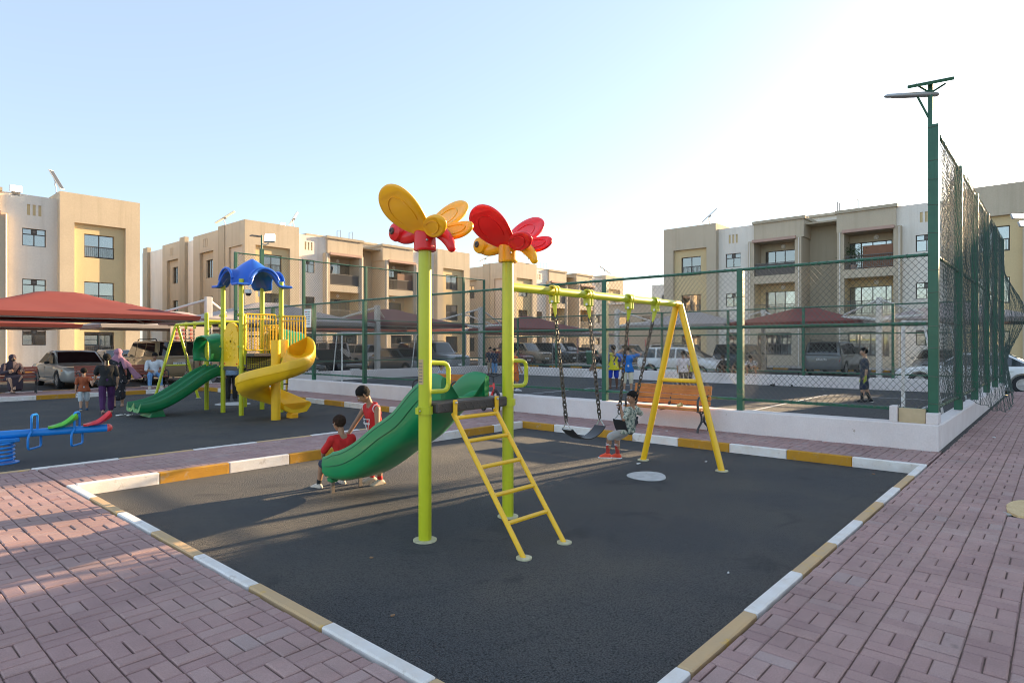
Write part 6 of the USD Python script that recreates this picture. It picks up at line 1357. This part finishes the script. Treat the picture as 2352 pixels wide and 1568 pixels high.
person('girl in a black t-shirt and purple trousers walking away past the slide', (4.90, 18.05, PIT), wk, 1.50, head=(0, 0), arms=[((.0, -.22, -1), (.15, .05, -1)), ('ik', (4.74, 18.66, .51), (-.3, .6, -1), .6)], legs=[((.24, -.02, -1), (-.02, 0, -1), 0), ((-.16, .02, -1), (-.40, 0, -1), 0, .6)],
       top=(C_BLK, .75, -.10), bottom=(C_PURP, 1.85, 1.6), shoes=(C_PINKS, 'sandal'), hair='long', sk='tan', fine=.020)
a = person('woman in a mauve headscarf and black flowered dress walking away', (5.62, 19.7, PIT), wk, 1.64, head=(0, .1), arms=[((.1, -.25, -1), (.2, .05, -1)), ((.1, .2, -1), (.3, .0, -1))], legs=[((.15, -.02, -1), (-.02, 0, -1), 0), ((-.10, .02, -1), (-.25, 0, -1), 0, .4)],
           top=(C_FLOR, 1.9, -.30), shoes=(C_BLK, 'sandal'), hair=None, sk='tan', fine=.022, child=False,
           robe=(C_FLOR, [[((0, -.06, .86), .11), ((0, .06, .86), .11), ((.02, -.10, .28), .09), ((.02, .10, .28), .09), ((-.08, 0, .26), .09)]]))
J = a.J; N_ = J['neck']
J['wear']('headscarf', [hull([(J['L']((-.10 * J['r'], 0, .20 * J['r'])), .96 * J['r']), (J['L']((.1 * J['r'], 0, -.5 * J['r'])), .70 * J['r'])]), hull([(J['L']((-.1 * J['r'], 0, -.6 * J['r'])), .66 * J['r']), (N_ - J['lf'] * .12, .05), (N_ + J['lf'] * .12, .05), (N_ - J['fw'] * .08 - J['fr'] * .18, .045)]), hull([(N_ - J['lf'] * .10 - J['fw'] * .06, .06), (N_ - J['lf'] * .26 - J['fw'] * .10 - J['fr'] * .16, .05), (N_ - J['lf'] * .16 - J['fw'] * .14 - J['fr'] * .22, .05)]), hull([(N_ - J['lf'] * .24 - J['fw'] * .12 - J['fr'] * .18, .05), (N_ - J['lf'] * .52 - J['fw'] * .14 - J['fr'] * .50, .045), (N_ - J['lf'] * .40 - J['fw'] * .14 - J['fr'] * .52, .04)])], C_MAUV, fold=.008, l=.022)
# ---- on the far benches
C_ABAY = cloth('dark_plum_robe', (.040, .026, .038)); C_WSH = cloth('white_shirt', (.60, .63, .66)); C_JEAN = cloth('blue_jeans', (.10, .22, .42), (.14, .28, .48), 9); M_SUNG = mat('sunglasses', (.01, .01, .01), rough=.1)
by = -PI / 2
a = person('woman in a dark plum robe and headscarf sitting on the left bench with a phone', (4.22, 25.38, 0), by + .1, 1.62, hip=.50, lean=.05, head=(.25, .25), arms=[((.35, -.25, -.9), (.85, .45, .25), .6), ((.35, .25, -.9), (.85, -.45, .25), .6)], legs=[((.95, -.12, .02), (.12, .10, -1), 0), ((.95, .10, .12), (.10, -.42, -.75), -.3)],
           shoes=(C_BLK, 'sandal'), hair=None, sk='tan', face=0, fine=.022, child=False, top=(C_ABAY, 1.95, -.1),
           robe=(C_ABAY, [[((0, -.09, .50), .11), ((0, .09, .50), .11), ((.36, -.10, .52), .085), ((.36, .10, .56), .085)], [((.34, -.12, .50), .09), ((.36, .12, .52), .09), ((.40, -.14, .18), .07), ((.38, .12, .20), .07)]]))
J = a.J; r = J['r']
J['wear']('headscarf', [hull([(J['L']((-.16 * r, 0, .20 * r)), .95 * r), (J['L']((-.1 * r, 0, -.4 * r)), .80 * r)]), hull([(J['L']((-.05 * r, 0, -.75 * r)), .55 * r), (J['neck'] - J['lf'] * .10, .05), (J['neck'] + J['lf'] * .10, .05), (J['neck'] + J['fw'] * .08 - J['fr'] * .12, .05)])], C_ABAY, fold=.006, l=.02)
a.part('sunglasses', hull([(J['L']((.86 * r, -.42 * r, .08 * r)), .10 * r), (J['L']((.92 * r, .42 * r, .08 * r)), .10 * r)], 10), M_SUNG, parent=J['bp']); a.part('face_mask', hull([(J['L']((.78 * r, -.30 * r, -.38 * r)), .14 * r), (J['L']((.78 * r, .30 * r, -.38 * r)), .14 * r), (J['L']((.94 * r, 0, -.25 * r)), .12 * r), (J['L']((.7 * r, 0, -.7 * r)), .14 * r)], 10), C_BLK, parent=J['bp'])
person('man in a white shirt and blue jeans sitting on the long reddish bench', (8.30, 25.0, 0), by - .25, 1.72, hip=.50, lean=.10, head=(.1, .55), arms=[((.30, -.20, -.95), (.80, .50, -.15), .5), ((.30, .20, -.95), (.80, -.50, -.15), .5)], legs=[((.95, -.16, -.02), (.08, 0, -1), -.1), ((.95, .16, -.02), (.05, 0, -1), .15)],
       top=(C_WSH, 1.25, -.05), bottom=(C_JEAN, 1.92, 1.3), shoes=(C_TAUP,), hair='short', sk='brown', fine=.022, child=False, face=1)
C_LBLU = cloth('light_blue_shirt', (.20, .29, .42))
person('person in a light blue shirt and black trousers standing behind the green slide hood', (8.55, 19.2, PIT), by - .3, 1.70, head=(.8, .1), top=(C_LBLU, .8, -.1), bottom=(C_BLK, 1.9, 1.3), shoes=(C_BLK,), hair='short', sk='brown', fine=.025, child=False, arms=[((.1, -.2, -1), (.5, .1, -.6)), ((.1, .2, -1), (.5, -.1, -.6))])
# ---- in the court
C_YELJ = cloth('yellow_jersey', (.62, .56, .02)); C_ROYB = cloth('royal_blue', (.012, .045, .40)); C_BLUT = cloth('bright_blue_tee', (.012, .15, .50)); C_CREAM = cloth('cream_shorts', (.66, .60, .46)); C_BTROU = cloth('dark_brown_trousers', (.045, .038, .032)); C_TDYE = mat('white_tie_dye_tee', (.55, .50, .52), rough=.85, spots=((.16, .08, .11), 9.0, .60, .10)); C_STARS = mat('dark_star_print_tee', (.032, .038, .052), rough=.85, spots=((.42, .45, .50), 24.0, .66, .02)); C_ORAN = cloth('orange_top', (.72, .16, .02)); C_BEI = cloth('beige_shorts', (.48, .38, .26)); C_LILA = mat('lilac_print_shirt', (.50, .50, .58), rough=.85, spots=((.22, .20, .32), 20.0, .55, .05)); C_STRI = mat('black_white_pattern_tee', (.55, .56, .58), rough=.85, spots=((.03, .03, .05), 18.0, .50, .03)); C_GLOVE = cloth('lime_glove', (.50, .58, .03), (.06, .07, .02), 40)
away = math.atan2(.69, .72)
a = person('boy in a yellow football jersey with a blue number 7 and blue shorts', (19.32, 12.25, 0), away + .1, 1.60, head=(.55, .05), arms=[((.05, -.16, -1), (.08, .02, -1)), ((.05, .14, -1), (.10, .0, -1))], legs=[((.03, -.06, -1), (-.02, -.03, -1), -.1), ((.08, .07, -1), (-.15, .0, -1), .1)], top=(C_YELJ, .75, -.22, C_ROYB), bottom=(C_ROYB, .90, 1.7), hair='short', sk='dark', fine=.020)
on_back(a, '7', .235, .29, C_NAVY); on_back(a, 'RONALDO', .060, .455, C_NAVY, arcb=1.2)
person('boy in a bright blue tee and cream shorts with both hands on his head', (18.40, 11.1, 0), away - .05, 1.56, head=(0, .2), arms=[((-.02, -1.0, .28), (.12, .92, .55), .2), ((-.02, 1.0, .28), (.12, -.92, .55), .2)], legs=[((.02, -.06, -1), (-.03, -.02, -1), -.1), ((.02, .06, -1), (-.03, .02, -1), .1)], top=(C_BLUT, .7, -.20), bottom=(C_CREAM, 1.25, 1.7), shoes=(cloth('grey_blue_trainers', (.22, .26, .33)),), hair='short', hairm=M_HAIRB, sk='tan', fine=.020)
person('boy in dark clothes stooping, mostly hidden behind the fence post', (20.3, 13.2, 0), away + 1.2, 1.55, lean=.75, head=(0, .6), top=(C_BLK, .8, -.1), bottom=(C_NAVY, 1.0, 1.6), shoes=(C_BLK,), hair='short', sk='brown', fine=.025, arms=[((.7, -.1, -.7), (.4, 0, -.9)), ((.7, .1, -.7), (.4, 0, -.9))])
person('boy in a white tie-dyed tee, back turned, beyond the yellow swing frame', (20.7, 10.2, 0), away - .1, 1.38, head=(.2, .05), arms=[((-.02, -.22, -1), (.12, .10, -1)), ((.0, .22, -1), (.25, -.10, -1))], top=(C_TDYE, .75, -.15), bottom=(C_BTROU, 1.9, 1.2), shoes=(C_BLK,), hair='short', sk='brown', fine=.022)
person('smaller boy facing the white tee boy, mostly hidden by him', (21.4, 10.35, 0), away + PI, 1.30, head=(0, 0), top=(C_YELJ, .7, -.1), bottom=(C_NAVY, 1.0, 1.5), shoes=(C_BLK,), hair='short', sk='brown', fine=.025)
a = person('goalkeeper in a dark printed tee and lime gloves walking to the left', (19.45, 4.15, 0), math.atan2(.85, -.30), 1.52, head=(.12, .08), arms=[((.02, -.12, -1), (.20, .05, -1), .5), ((-.06, .14, -1), (.12, .06, -1), .5)], legs=[((-.10, -.04, -1), (-.32, -.01, -1), 0, .15), ((.18, .04, -1), (.05, .0, -1), 0)], top=(C_STARS, .8, -.18), bottom=(C_NAVY, .95, 1.8), socks=(C_BLK, .62), shoes=(C_BLK,), hair='short', sk='tan', fine=.018)
J = a.J
for i in (0, 1): d2 = nz(J['wr'][i] - J['el'][i]); J['wear']('glove', [hull([(J['wr'][i] - d2 * .03, .032), (J['wr'][i] + d2 * .06, (.03, .045, .04))]), hull([(J['wr'][i] + d2 * .06, .034), (J['wr'][i] + d2 * .15 + J['fw'] * .03, .020)])], C_GLOVE, fold=.002)
person('boy in a lilac shirt sitting on the court floor, left of the insect post', (17.0, 18.95, 0), math.atan2(-.95, .3), 1.42, hip=.11, lean=-.10, head=(.2, .05), arms=[((-.4, -.4, -.9), (-.1, -.1, -1)), ((.3, .3, -.8), (.6, -.1, -.5))], legs=[((.85, -.15, .45), (.5, .0, -.85), 0), ((.85, .25, .40), (.5, .0, -.85), 0)], top=(C_LILA, .8, -.1), bottom=(C_WHT, 1.0, 1.5), hair='short', sk='tan', fine=.022)
person('boy in a dark spotted shirt and beige shorts at the far court end', (24.4, 23.3, 0), math.atan2(-.2, -.95) + 1.1, 1.46, head=(.1, .0), top=(C_STARS, .75, -.15), bottom=(C_BEI, 1.05, 1.6), shoes=(C_BLK,), hair='short', sk='tan', fine=.025, arms=[((.1, -.2, -1), (.7, -.2, -.5)), ((.1, .2, -1), (.7, .2, -.5))])
person('person in navy standing close behind the boy in the spotted shirt', (24.0, 22.6, 0), 1.2, 1.42, head=(.1, .0), top=(C_NAVY, .75, -.15), bottom=(C_JEAN, 1.7, 1.5), shoes=(C_BLK,), hair='long', sk='tan', fine=.026)
person('child in an orange top and shorts walking behind the second lime post', (16.1, 14.2, 0), away - 1.3, 1.50, head=(0, 0), top=(C_ORAN, .7, -.25), bottom=(C_ORAN, 1.0, 1.6), shoes=(C_WHT,), hair='short', sk='tan', fine=.022, arms=[((.3, -.2, -1), (.4, -.05, -1)), ((-.2, .2, -1), (.1, .05, -1))], legs=[((.15, 0, -1), (.0, 0, -1), 0), ((-.12, 0, -1), (-.3, 0, -1), 0)])
fw_ = PI
person('boy in black sitting on the far wall before the dark blue car', (25.35, 10.55, .42), fw_ - .5, 1.45, hip=.10, lean=.30, head=(-.4, .2), arms=[((.7, -.1, -.7), (.5, .2, -.6)), ((.7, .1, -.7), (.5, -.2, -.6))], legs=[((.80, -.15, .55), (-.25, .0, -1), 0), ((.80, .15, .50), (-.20, .0, -1), 0)], top=(C_BLK, .7, -.1), bottom=(C_BLK, .9, 1.5), hair='short', sk='dark', fine=.022)
person('boy in a black and white patterned tee sitting barefoot on the far court wall', (25.30, 9.45, .42), fw_ + .1, 1.45, hip=.12, lean=.45, head=(.0, .75), arms=[((.7, -.15, -.6), (.7, .35, -.1)), ((.7, .15, -.6), (.7, -.35, -.1))], legs=[((.80, -.12, .55), (-.15, -.05, -1), 0), ((.80, .25, .50), (-.12, .1, -1), 0)], top=(C_STRI, .7, -.1), bottom=(C_BLK, .9, 1.5), hair='short', sk='brown', fine=.022)
person('boy half hidden by the patterned tee boy on the far wall', (25.40, 9.95, .42), fw_ - .2, 1.42, hip=.10, lean=.35, head=(.2, .5), top=(C_BTROU, .7, -.1), bottom=(C_BLK, .9, 1.5), hair='short', sk='brown', fine=.025, arms=[((.7, -.1, -.7), (.5, .2, -.6)), ((.7, .1, -.7), (.5, -.2, -.6))], legs=[((.80, -.15, .55), (-.25, .0, -1), 0), ((.80, .15, .50), (-.20, .0, -1), 0)])
# ================================================================ bicycle, bin, signs and small things
bk = T('bicycle', 'small red bicycle parked on the pavers by the court wall, behind the slide deck', 'bicycle', (10.42, 9.98, 0), math.atan2(-.88, -.46)); t = bk
R_ = .27; M_BRED = mat('red_bike_paint', (.60, .02, .015), rough=.3, coat=.5)
for x, nm in ((-.44, 0), (.46, 1)):
    m = MB(); m.tube(arc((x, 0, R_ + .02), R_ - .02, 0, 2 * PI, 40)[:-1], .024, 8, closed=True); w = t.part('wheel', m, M_TYRE)
    t.part('rim', MB().tube(arc((x, 0, R_ + .02), R_ - .055, 0, 2 * PI, 40)[:-1], .010, 6, closed=True), M_GREYM, parent=w)
    sp = MB()
    for a in np.arange(18) * 2 * PI / 18: sp.cyl((x, .015 * (-1) ** int(a * 3), R_ + .02), (x + (R_ - .06) * math.cos(a), 0, R_ + .02 + (R_ - .06) * math.sin(a)), .0018, n=3)
    t.part('spokes', sp, M_GREYM, parent=w, kind='stuff'); t.part('hub', MB().cyl((x, -.05, R_ + .02), (x, .05, R_ + .02), .022, n=10), M_GREYM, parent=w)
F_ = MB()
for a, b, r in (((-.12, 0, .62), (.32, 0, .66), .021), ((-.02, 0, .29), (.33, 0, .58), .023), ((-.14, 0, .66), (-.02, 0, .29), .018), ((-.44, .05, .29), (-.02, .03, .29), .012), ((-.44, -.05, .29), (-.02, -.03, .29), .012), ((-.44, .05, .29), (-.13, .02, .60), .011), ((-.44, -.05, .29), (-.13, -.02, .60), .011)): F_.cyl(a, b, r, n=10)
t.part('frame', F_, M_BRED); t.part('fork', MB().cyl((.31, 0, .72), (.355, 0, .54), .024, n=10).cyl((.36, .055, .52), (.46, .06, .29), .020, n=8).cyl((.36, -.055, .52), (.46, -.06, .29), .020, n=8).cyl((.36, -.055, .52), (.36, .055, .52), .02, n=8), M_BRED)
t.part('stem', MB().cyl((.31, 0, .72), (.28, 0, .86), .018, n=8), M_BLKP); t.part('handlebar', MB().tube(rounded([(.20, -.31, .93), (.28, -.18, .92), (.29, 0, .86), (.28, .18, .92), (.20, .31, .93)], .06, 5), .014, 8), M_BLKP)
for s_ in (-1, 1): t.part('grip', MB().cyl((.24, s_ * .24, .925), (.19, s_ * .33, .932), .02, n=8), M_TYRE)
t.part('saddle', hull([((-.27, .06, .77), .035), ((-.27, -.06, .77), .035), ((-.02, 0, .775), .022)], 12), M_BLKP); t.part('seat_post', MB().cyl((-.13, 0, .62), (-.17, 0, .76), .013, n=8), M_GREYM)
t.part('crank', MB().lathe([(0, -.012), (.075, -.012), (.075, -.004), (0, -.004)], (-.02, 0, .29), n=18, axis='y').tube([(-.02, -.06, .29), (.10, -.06, .19)], .01, 6).tube([(-.02, .06, .29), (-.14, .06, .39)], .01, 6).box((.06, -.14, .18), (.15, -.06, .20)).box((-.18, .06, .38), (-.09, .14, .40)), M_GREYM)
t.part('kickstand', MB().cyl((-.25, .05, .27), (-.28, .22, .0), .010, n=6), M_GREYM); t.part('mudguard', MB().tube(arc((.46, 0, R_ + .02), R_ + .03, .5, 2.2, 12), .022, 6), M_BLKP)
# green wheeled bin and road signs, far off
M_BIN = mat('green_bin_plastic', (.012, .12, .05), rough=.5)
t = T('wheeled_bin', 'big green wheeled waste bin at the kerb far off, right of the triangle signs', 'bin', (41.6, 28.4, ROAD), .6)
t.part('tub', hull([((x * .52, y * .36, .18), .04) for x in (-1, 1) for y in (-1, 1)] + [((x * .66, y * .46, 1.0), .04) for x in (-1, 1) for y in (-1, 1)], 10), M_BIN); t.part('lid', hull([((x * .70, y * .50, 1.08), .03) for x in (-1, 1) for y in (-1, 1)] + [((0, y * .45, 1.22), .03) for y in (-1, 1)], 10), M_BIN)
for x in (-.5, .5):
    for y in (-.3, .3): t.part('wheel', MB().lathe([(0, -.03), (.09, -.03), (.09, .03), (0, .03)], (x, y, .09), n=12, axis='y'), M_TYRE)
t.part('stencil', MB().box((-.30, -.475, .72), (.05, -.468, .76)).box((-.25, -.462, .62), (-.02, -.455, .66)), M_WLINE, smooth=False)
M_SIGNR = mat('sign_red', (.55, .02, .02), rough=.5); M_SIGNW = mat('sign_white', (.75, .75, .74), rough=.5)
t = T('warning_sign', 'two red bordered triangle warning signs on one grey pole, far off', 'traffic sign', (40.6, 29.15, ROAD), .45)
t.part('pole', MB().cyl((0, 0, 0), (0, 0, 2.25), .035, n=8), M_GREYM)
for z in (1.25, 1.88):
    tr = lambda k: Polygon([(-k, z - k * .577), (k, z - k * .577), (0, z + k * 1.155)]).buffer(.02)
    p = t.part('triangle', MB().wall(tr(.29), -.06, -.045), M_SIGNR, smooth=False); t.part('field', MB().wall(tr(.19), -.066, -.0605), M_SIGNW, parent=p, smooth=False)
    t.part('symbol', MB().wall(Polygon([(-.07, z - .08), (.09, z - .08), (.06, z - .02), (.02, z + .04), (.05, z + .12), (-.02, z + .13), (-.05, z + .03)]), -.071, -.0665), M_BLKP, parent=p, smooth=False)
t.part('clip', MB().box((-.03, -.044, 1.2), (.03, .0, 1.3)).box((-.03, -.044, 1.85), (.03, 0, 1.95)), M_GREYM, smooth=False)
t = T('round_sign', 'round pale road sign on a grey pole, left of the beige car', 'traffic sign', (36.2, 28.2, ROAD), .7)
t.part('pole', MB().cyl((0, 0, 0), (0, 0, 2.3), .035, n=8), M_GREYM); d_ = t.part('disc', MB().lathe([(0, -.05), (.34, -.05), (.34, -.035), (0, -.035)], (0, 0, 2.25), n=28, axis='y'), M_SIGNW)
t.part('ring', MB().lathe([(.27, -.0), (.34, -.0), (.34, .006), (.27, .006)], (0, -.057, 2.25), n=28, axis='y'), M_GREYM, parent=d_)
for k, (x, y) in enumerate(((40.8, 24.6), (43.0, 24.4))):
    t = T('notice_board', ('red notice on a post left of the yellow jersey boy', 'red notice above the head of the boy in blue')[k], 'sign', (x, y, ROAD), .7); t.part('pole', MB().cyl((0, 0, 0), (0, 0, 2.1), .03, n=8), M_GREYM); b = t.part('board', MB().box((-.24, -.05, 1.55), (.24, -.03, 2.15)), M_SIGNR, smooth=False); t.part('band', MB().box((-.16, -.058, 1.72), (.16, -.051, 1.78)).box((-.16, -.058, 1.92), (.16, -.051, 1.98)), M_SIGNW, parent=b, smooth=False)
kt = T('kerb', kind='structure'); kerb_run(kt, 22.0, 31.0, 1, 36.8, [M_KY, M_KB], L=1.0, zb=-.15, z1=.03, w=.2)
obj('traffic_island', MB().box((37.01, 24.0, -.118), (43.2, 31.0, .02)), M_CONC, kind='structure')
# cream board with red upright lettering, behind the tower
t = T('sign_board', 'cream board with columns of red characters, seen through the yellow railings', 'sign', (12.9, 33.9, ROAD), 0)
b = t.part('board', MB().box((-.9, -.03, 1.2), (.9, .03, 3.0)), mat('cream_board', (.62, .50, .38), rough=.7), smooth=False); t.part('leg', MB().box((-.8, .03, 0), (-.7, .1, 2.9)), M_GREYM, smooth=False); t.part('leg', MB().box((.7, .03, 0), (.8, .1, 2.9)), M_GREYM, smooth=False)
rS = np.random.default_rng(3)
for x in (-.62, -.28, .06):
    for z in np.arange(1.6, 2.5, .2):
        m = MB()
        for k in range(3): m.box((x + .1 * rS.random() - .1, -.037 - .002 * k, z + .05 * k), (x + .12, -.0305 - .002 * k, z + .05 * k + .022))
        m.box((x - .01, -.045, z), (x + .02, -.0395, z + .14)); t.part('character', m, M_INKR, parent=b, smooth=False)
# plywood on the pavers
t = T('plywood_board', 'torn piece of pale plywood lying over a broken patch of pavers at the right edge', 'board', (7.8, .04, 0), 0)
x, y = blob(.42, 46, 8, .10); M_PLY = mat('pale_plywood', (.62, .46, .24), (.52, .36, .17), scale=5, rough=.7, fine=.15, fscale=60, spots=((.22, .13, .06), 8.0, .66, .03))
t.part('sheet', MB().poly(Polygon(np.c_[np.clip(x * 1.15, -.38, .6), y * 1.0]), -.005, .018), M_PLY, smooth=False)
rS = np.random.default_rng(9)
for k in range(7): c = (-.30 + .1 * k * rS.random(), .30 + .12 * rS.random()); t.part('broken_paver', hull([((c[0] + .08 * rS.random(), c[1] + .07 * rS.random(), -.02 + .012 * rS.random()), .012) for _ in range(5)], 6), M_CONC, smooth=False)
obj('sand_hollow', sheet(7.3, -.40, 8.25, .47, -.040), M_SAND, kind='structure')
# small things
M_BALL = mat('yellow_ball', (.75, .48, .01), rough=.4); obj('ball', MB().sph((7.55, 24.94, .53), .115, 3), M_BALL, 'yellow ball lying on the long reddish bench', 'ball')
t = T('paper_cup', 'small cream paper cup tipped over on the orange bench', 'cup', (10.82, 5.45, .415), 0); M_ = MB().lathe([(0, 0), (.030, 0), (.040, .10), (.036, .10), (.028, .008), (0, .008)], n=18)
a_ = 1.2; Rm = np.eye(4); Rm[1, 1], Rm[1, 2], Rm[2, 1], Rm[2, 2] = math.cos(a_), -math.sin(a_), math.sin(a_), math.cos(a_); Rm[2, 3] = .028; t.part('cup', M_.move(Rm), mat('cream_paper', (.66, .52, .24), rough=.6))
t = T('sandals', 'pair of black and white sandals left on the rubber at the green slide end', 'sandals', (5.02, 17.08, PIT), .8)
for dy, a in ((-.10, .25), (.10, -.2)):
    c, s_ = math.cos(a), math.sin(a); so = t.part('sole', hull([((x * c - y * s_, dy + x * s_ + y * c, .018), .014) for x, y in ((-.11, .03), (-.11, -.03), (.11, .04), (.11, -.04))], 8), M_LAMP); t.part('strap', hull([((.04 * c - y * s_, dy + .04 * s_ + y * c, z), .010) for y, z in ((-.045, .03), (0, .065), (.045, .03))], 8), M_BLKP, parent=so)
t = T('football', 'dark football on the court floor by the stooping boy', 'ball', (19.9, 13.05, 0)); t.part('cover', MB().sph((0, 0, .11), .11, 3), mat('dark_ball', (.04, .05, .07), (.3, .3, .32), scale=12, rough=.5))
for k, (x, y, a) in enumerate(((24.6, 8.9, .3), (24.55, 8.4, 1.0), (24.6, 7.7, .2))):
    obj('shoe', hull([((x + .10 * math.cos(a), y + .10 * math.sin(a), .035), .035), ((x - .10 * math.cos(a), y - .10 * math.sin(a), .05), (.04, .04, .05))], 12), (C_WHT, C_BLK, C_BLK)[k], ('white shoe lying on the court floor under the sitting boys', 'black shoe on the court floor by the far wall, nearest the white one', 'black shoe on the court floor by the far wall, furthest right')[k], 'shoe')
t = T('scooter', 'folded red kick scooter lying on the ground beyond the far court wall', 'scooter', (25.9, 7.6, ROAD), 1.5); t.part('deck', MB().box((-.35, -.06, .30), (.25, .06, .36), bev=.02), M_BRED); t.part('steering_bar', MB().tube([(.30, 0, .3), (.22, .1, .62), (.20, -.15, .64)], .02, 8), M_BLKP)
for x in (-.38, .32): t.part('wheel', MB().lathe([(0, -.02), (.09, -.02), (.09, .02), (0, .02)], (x, 0, .30), n=14, axis='y'), M_TYRE)
rS = np.random.default_rng(12); M_LIT = mat('white_litter', (.66, .66, .64), rough=.7); M_LEAFD = mat('dry_leaf', (.30, .17, .09), rough=.8)
for k, (x, y, z, s_, m) in enumerate(((7.95, 4.62, PIT, .05, 0), (8.55, 4.9, PIT, .035, 0), (8.75, 3.95, PIT, .03, 0), (3.0, 4.2, PIT, .022, 1), (2.45, 3.2, PIT, .02, 1), (4.6, 1.9, PIT, .016, 0), (10.5, 5.5, 0, .03, 0), (9.4, 1.9, PIT, .03, 1), (4.72, 6.32, PIT, .018, 2), (13.5, .9, 0, .05, 0), (23.8, 6.4, .0, .05, 0), (22.5, 10.8, 0, .09, 0))):
    s_ *= .5
    xx, yy = blob(s_, 9, k + 20, .5); obj('litter', MB().poly(Polygon(np.c_[x + xx * 1.4, y + yy]).buffer(0), z + .001, z + .009), (M_LIT, M_LEAFD, M_AMBP)[m], 'scrap of litter or dry leaf lying flat on the ground', 'litter', 'small scraps of litter on the ground', smooth=False)
# label on the near post
t = T('sticker', 'pale brown instruction sticker with small print on the nearest lime post', 'sticker', (3.585, 4.22, 1.33))
st = t.part('sheet', MB().grid(np.array([[(.0592 * math.cos(a), .0592 * math.sin(a), z) for z in (-.08, .14)] for a in np.linspace(2.75, 3.75, 10)]), flip=True), mat('sticker_paper', (.50, .34, .16), rough=.5))
for z in np.linspace(-.06, .10, 7): t.part('print_line', MB().grid(np.array([[(.0600 * math.cos(a), .0600 * math.sin(a), z + q) for q in (0, .008)] for a in np.linspace(2.9, 3.6, 8)]), flip=True), M_INK, parent=st)
t = T('plant', 'bushy green plant in a pot on the upper balcony of the shaded right hand block', 'plant', (48.8 + .62, 25.85 - 14.6, 6.95))
t.part('pot', MB().lathe([(0, 0), (.18, 0), (.22, .35), (.18, .35), (0, .33)], n=14), M_CAN); t.part('stem', MB().cyl((0, 0, .3), (0, 0, 1.2), .02, n=6), M_BTR if False else M_BRSTL)
m = MB(); rS = np.random.default_rng(31)
for k in range(420):
    p = np.array([rS.normal(0, .30), rS.normal(0, .42), 1.15 + rS.normal(0, .32)]); d = nz(rS.normal(size=3)); e = nz(np.cross(d, rS.normal(size=3))); l = .11; m.add([p - e * .02, p + d * l * .5 + e * .03, p + d * l, p + d * l * .5 - e * .03], [[0, 1, 2], [0, 2, 3]])
t.part('foliage', m, mat('balcony_leaves', (.05, .12, .03), (.03, .08, .02), scale=8, rough=.6, trans=.3), kind='stuff', smooth=False)
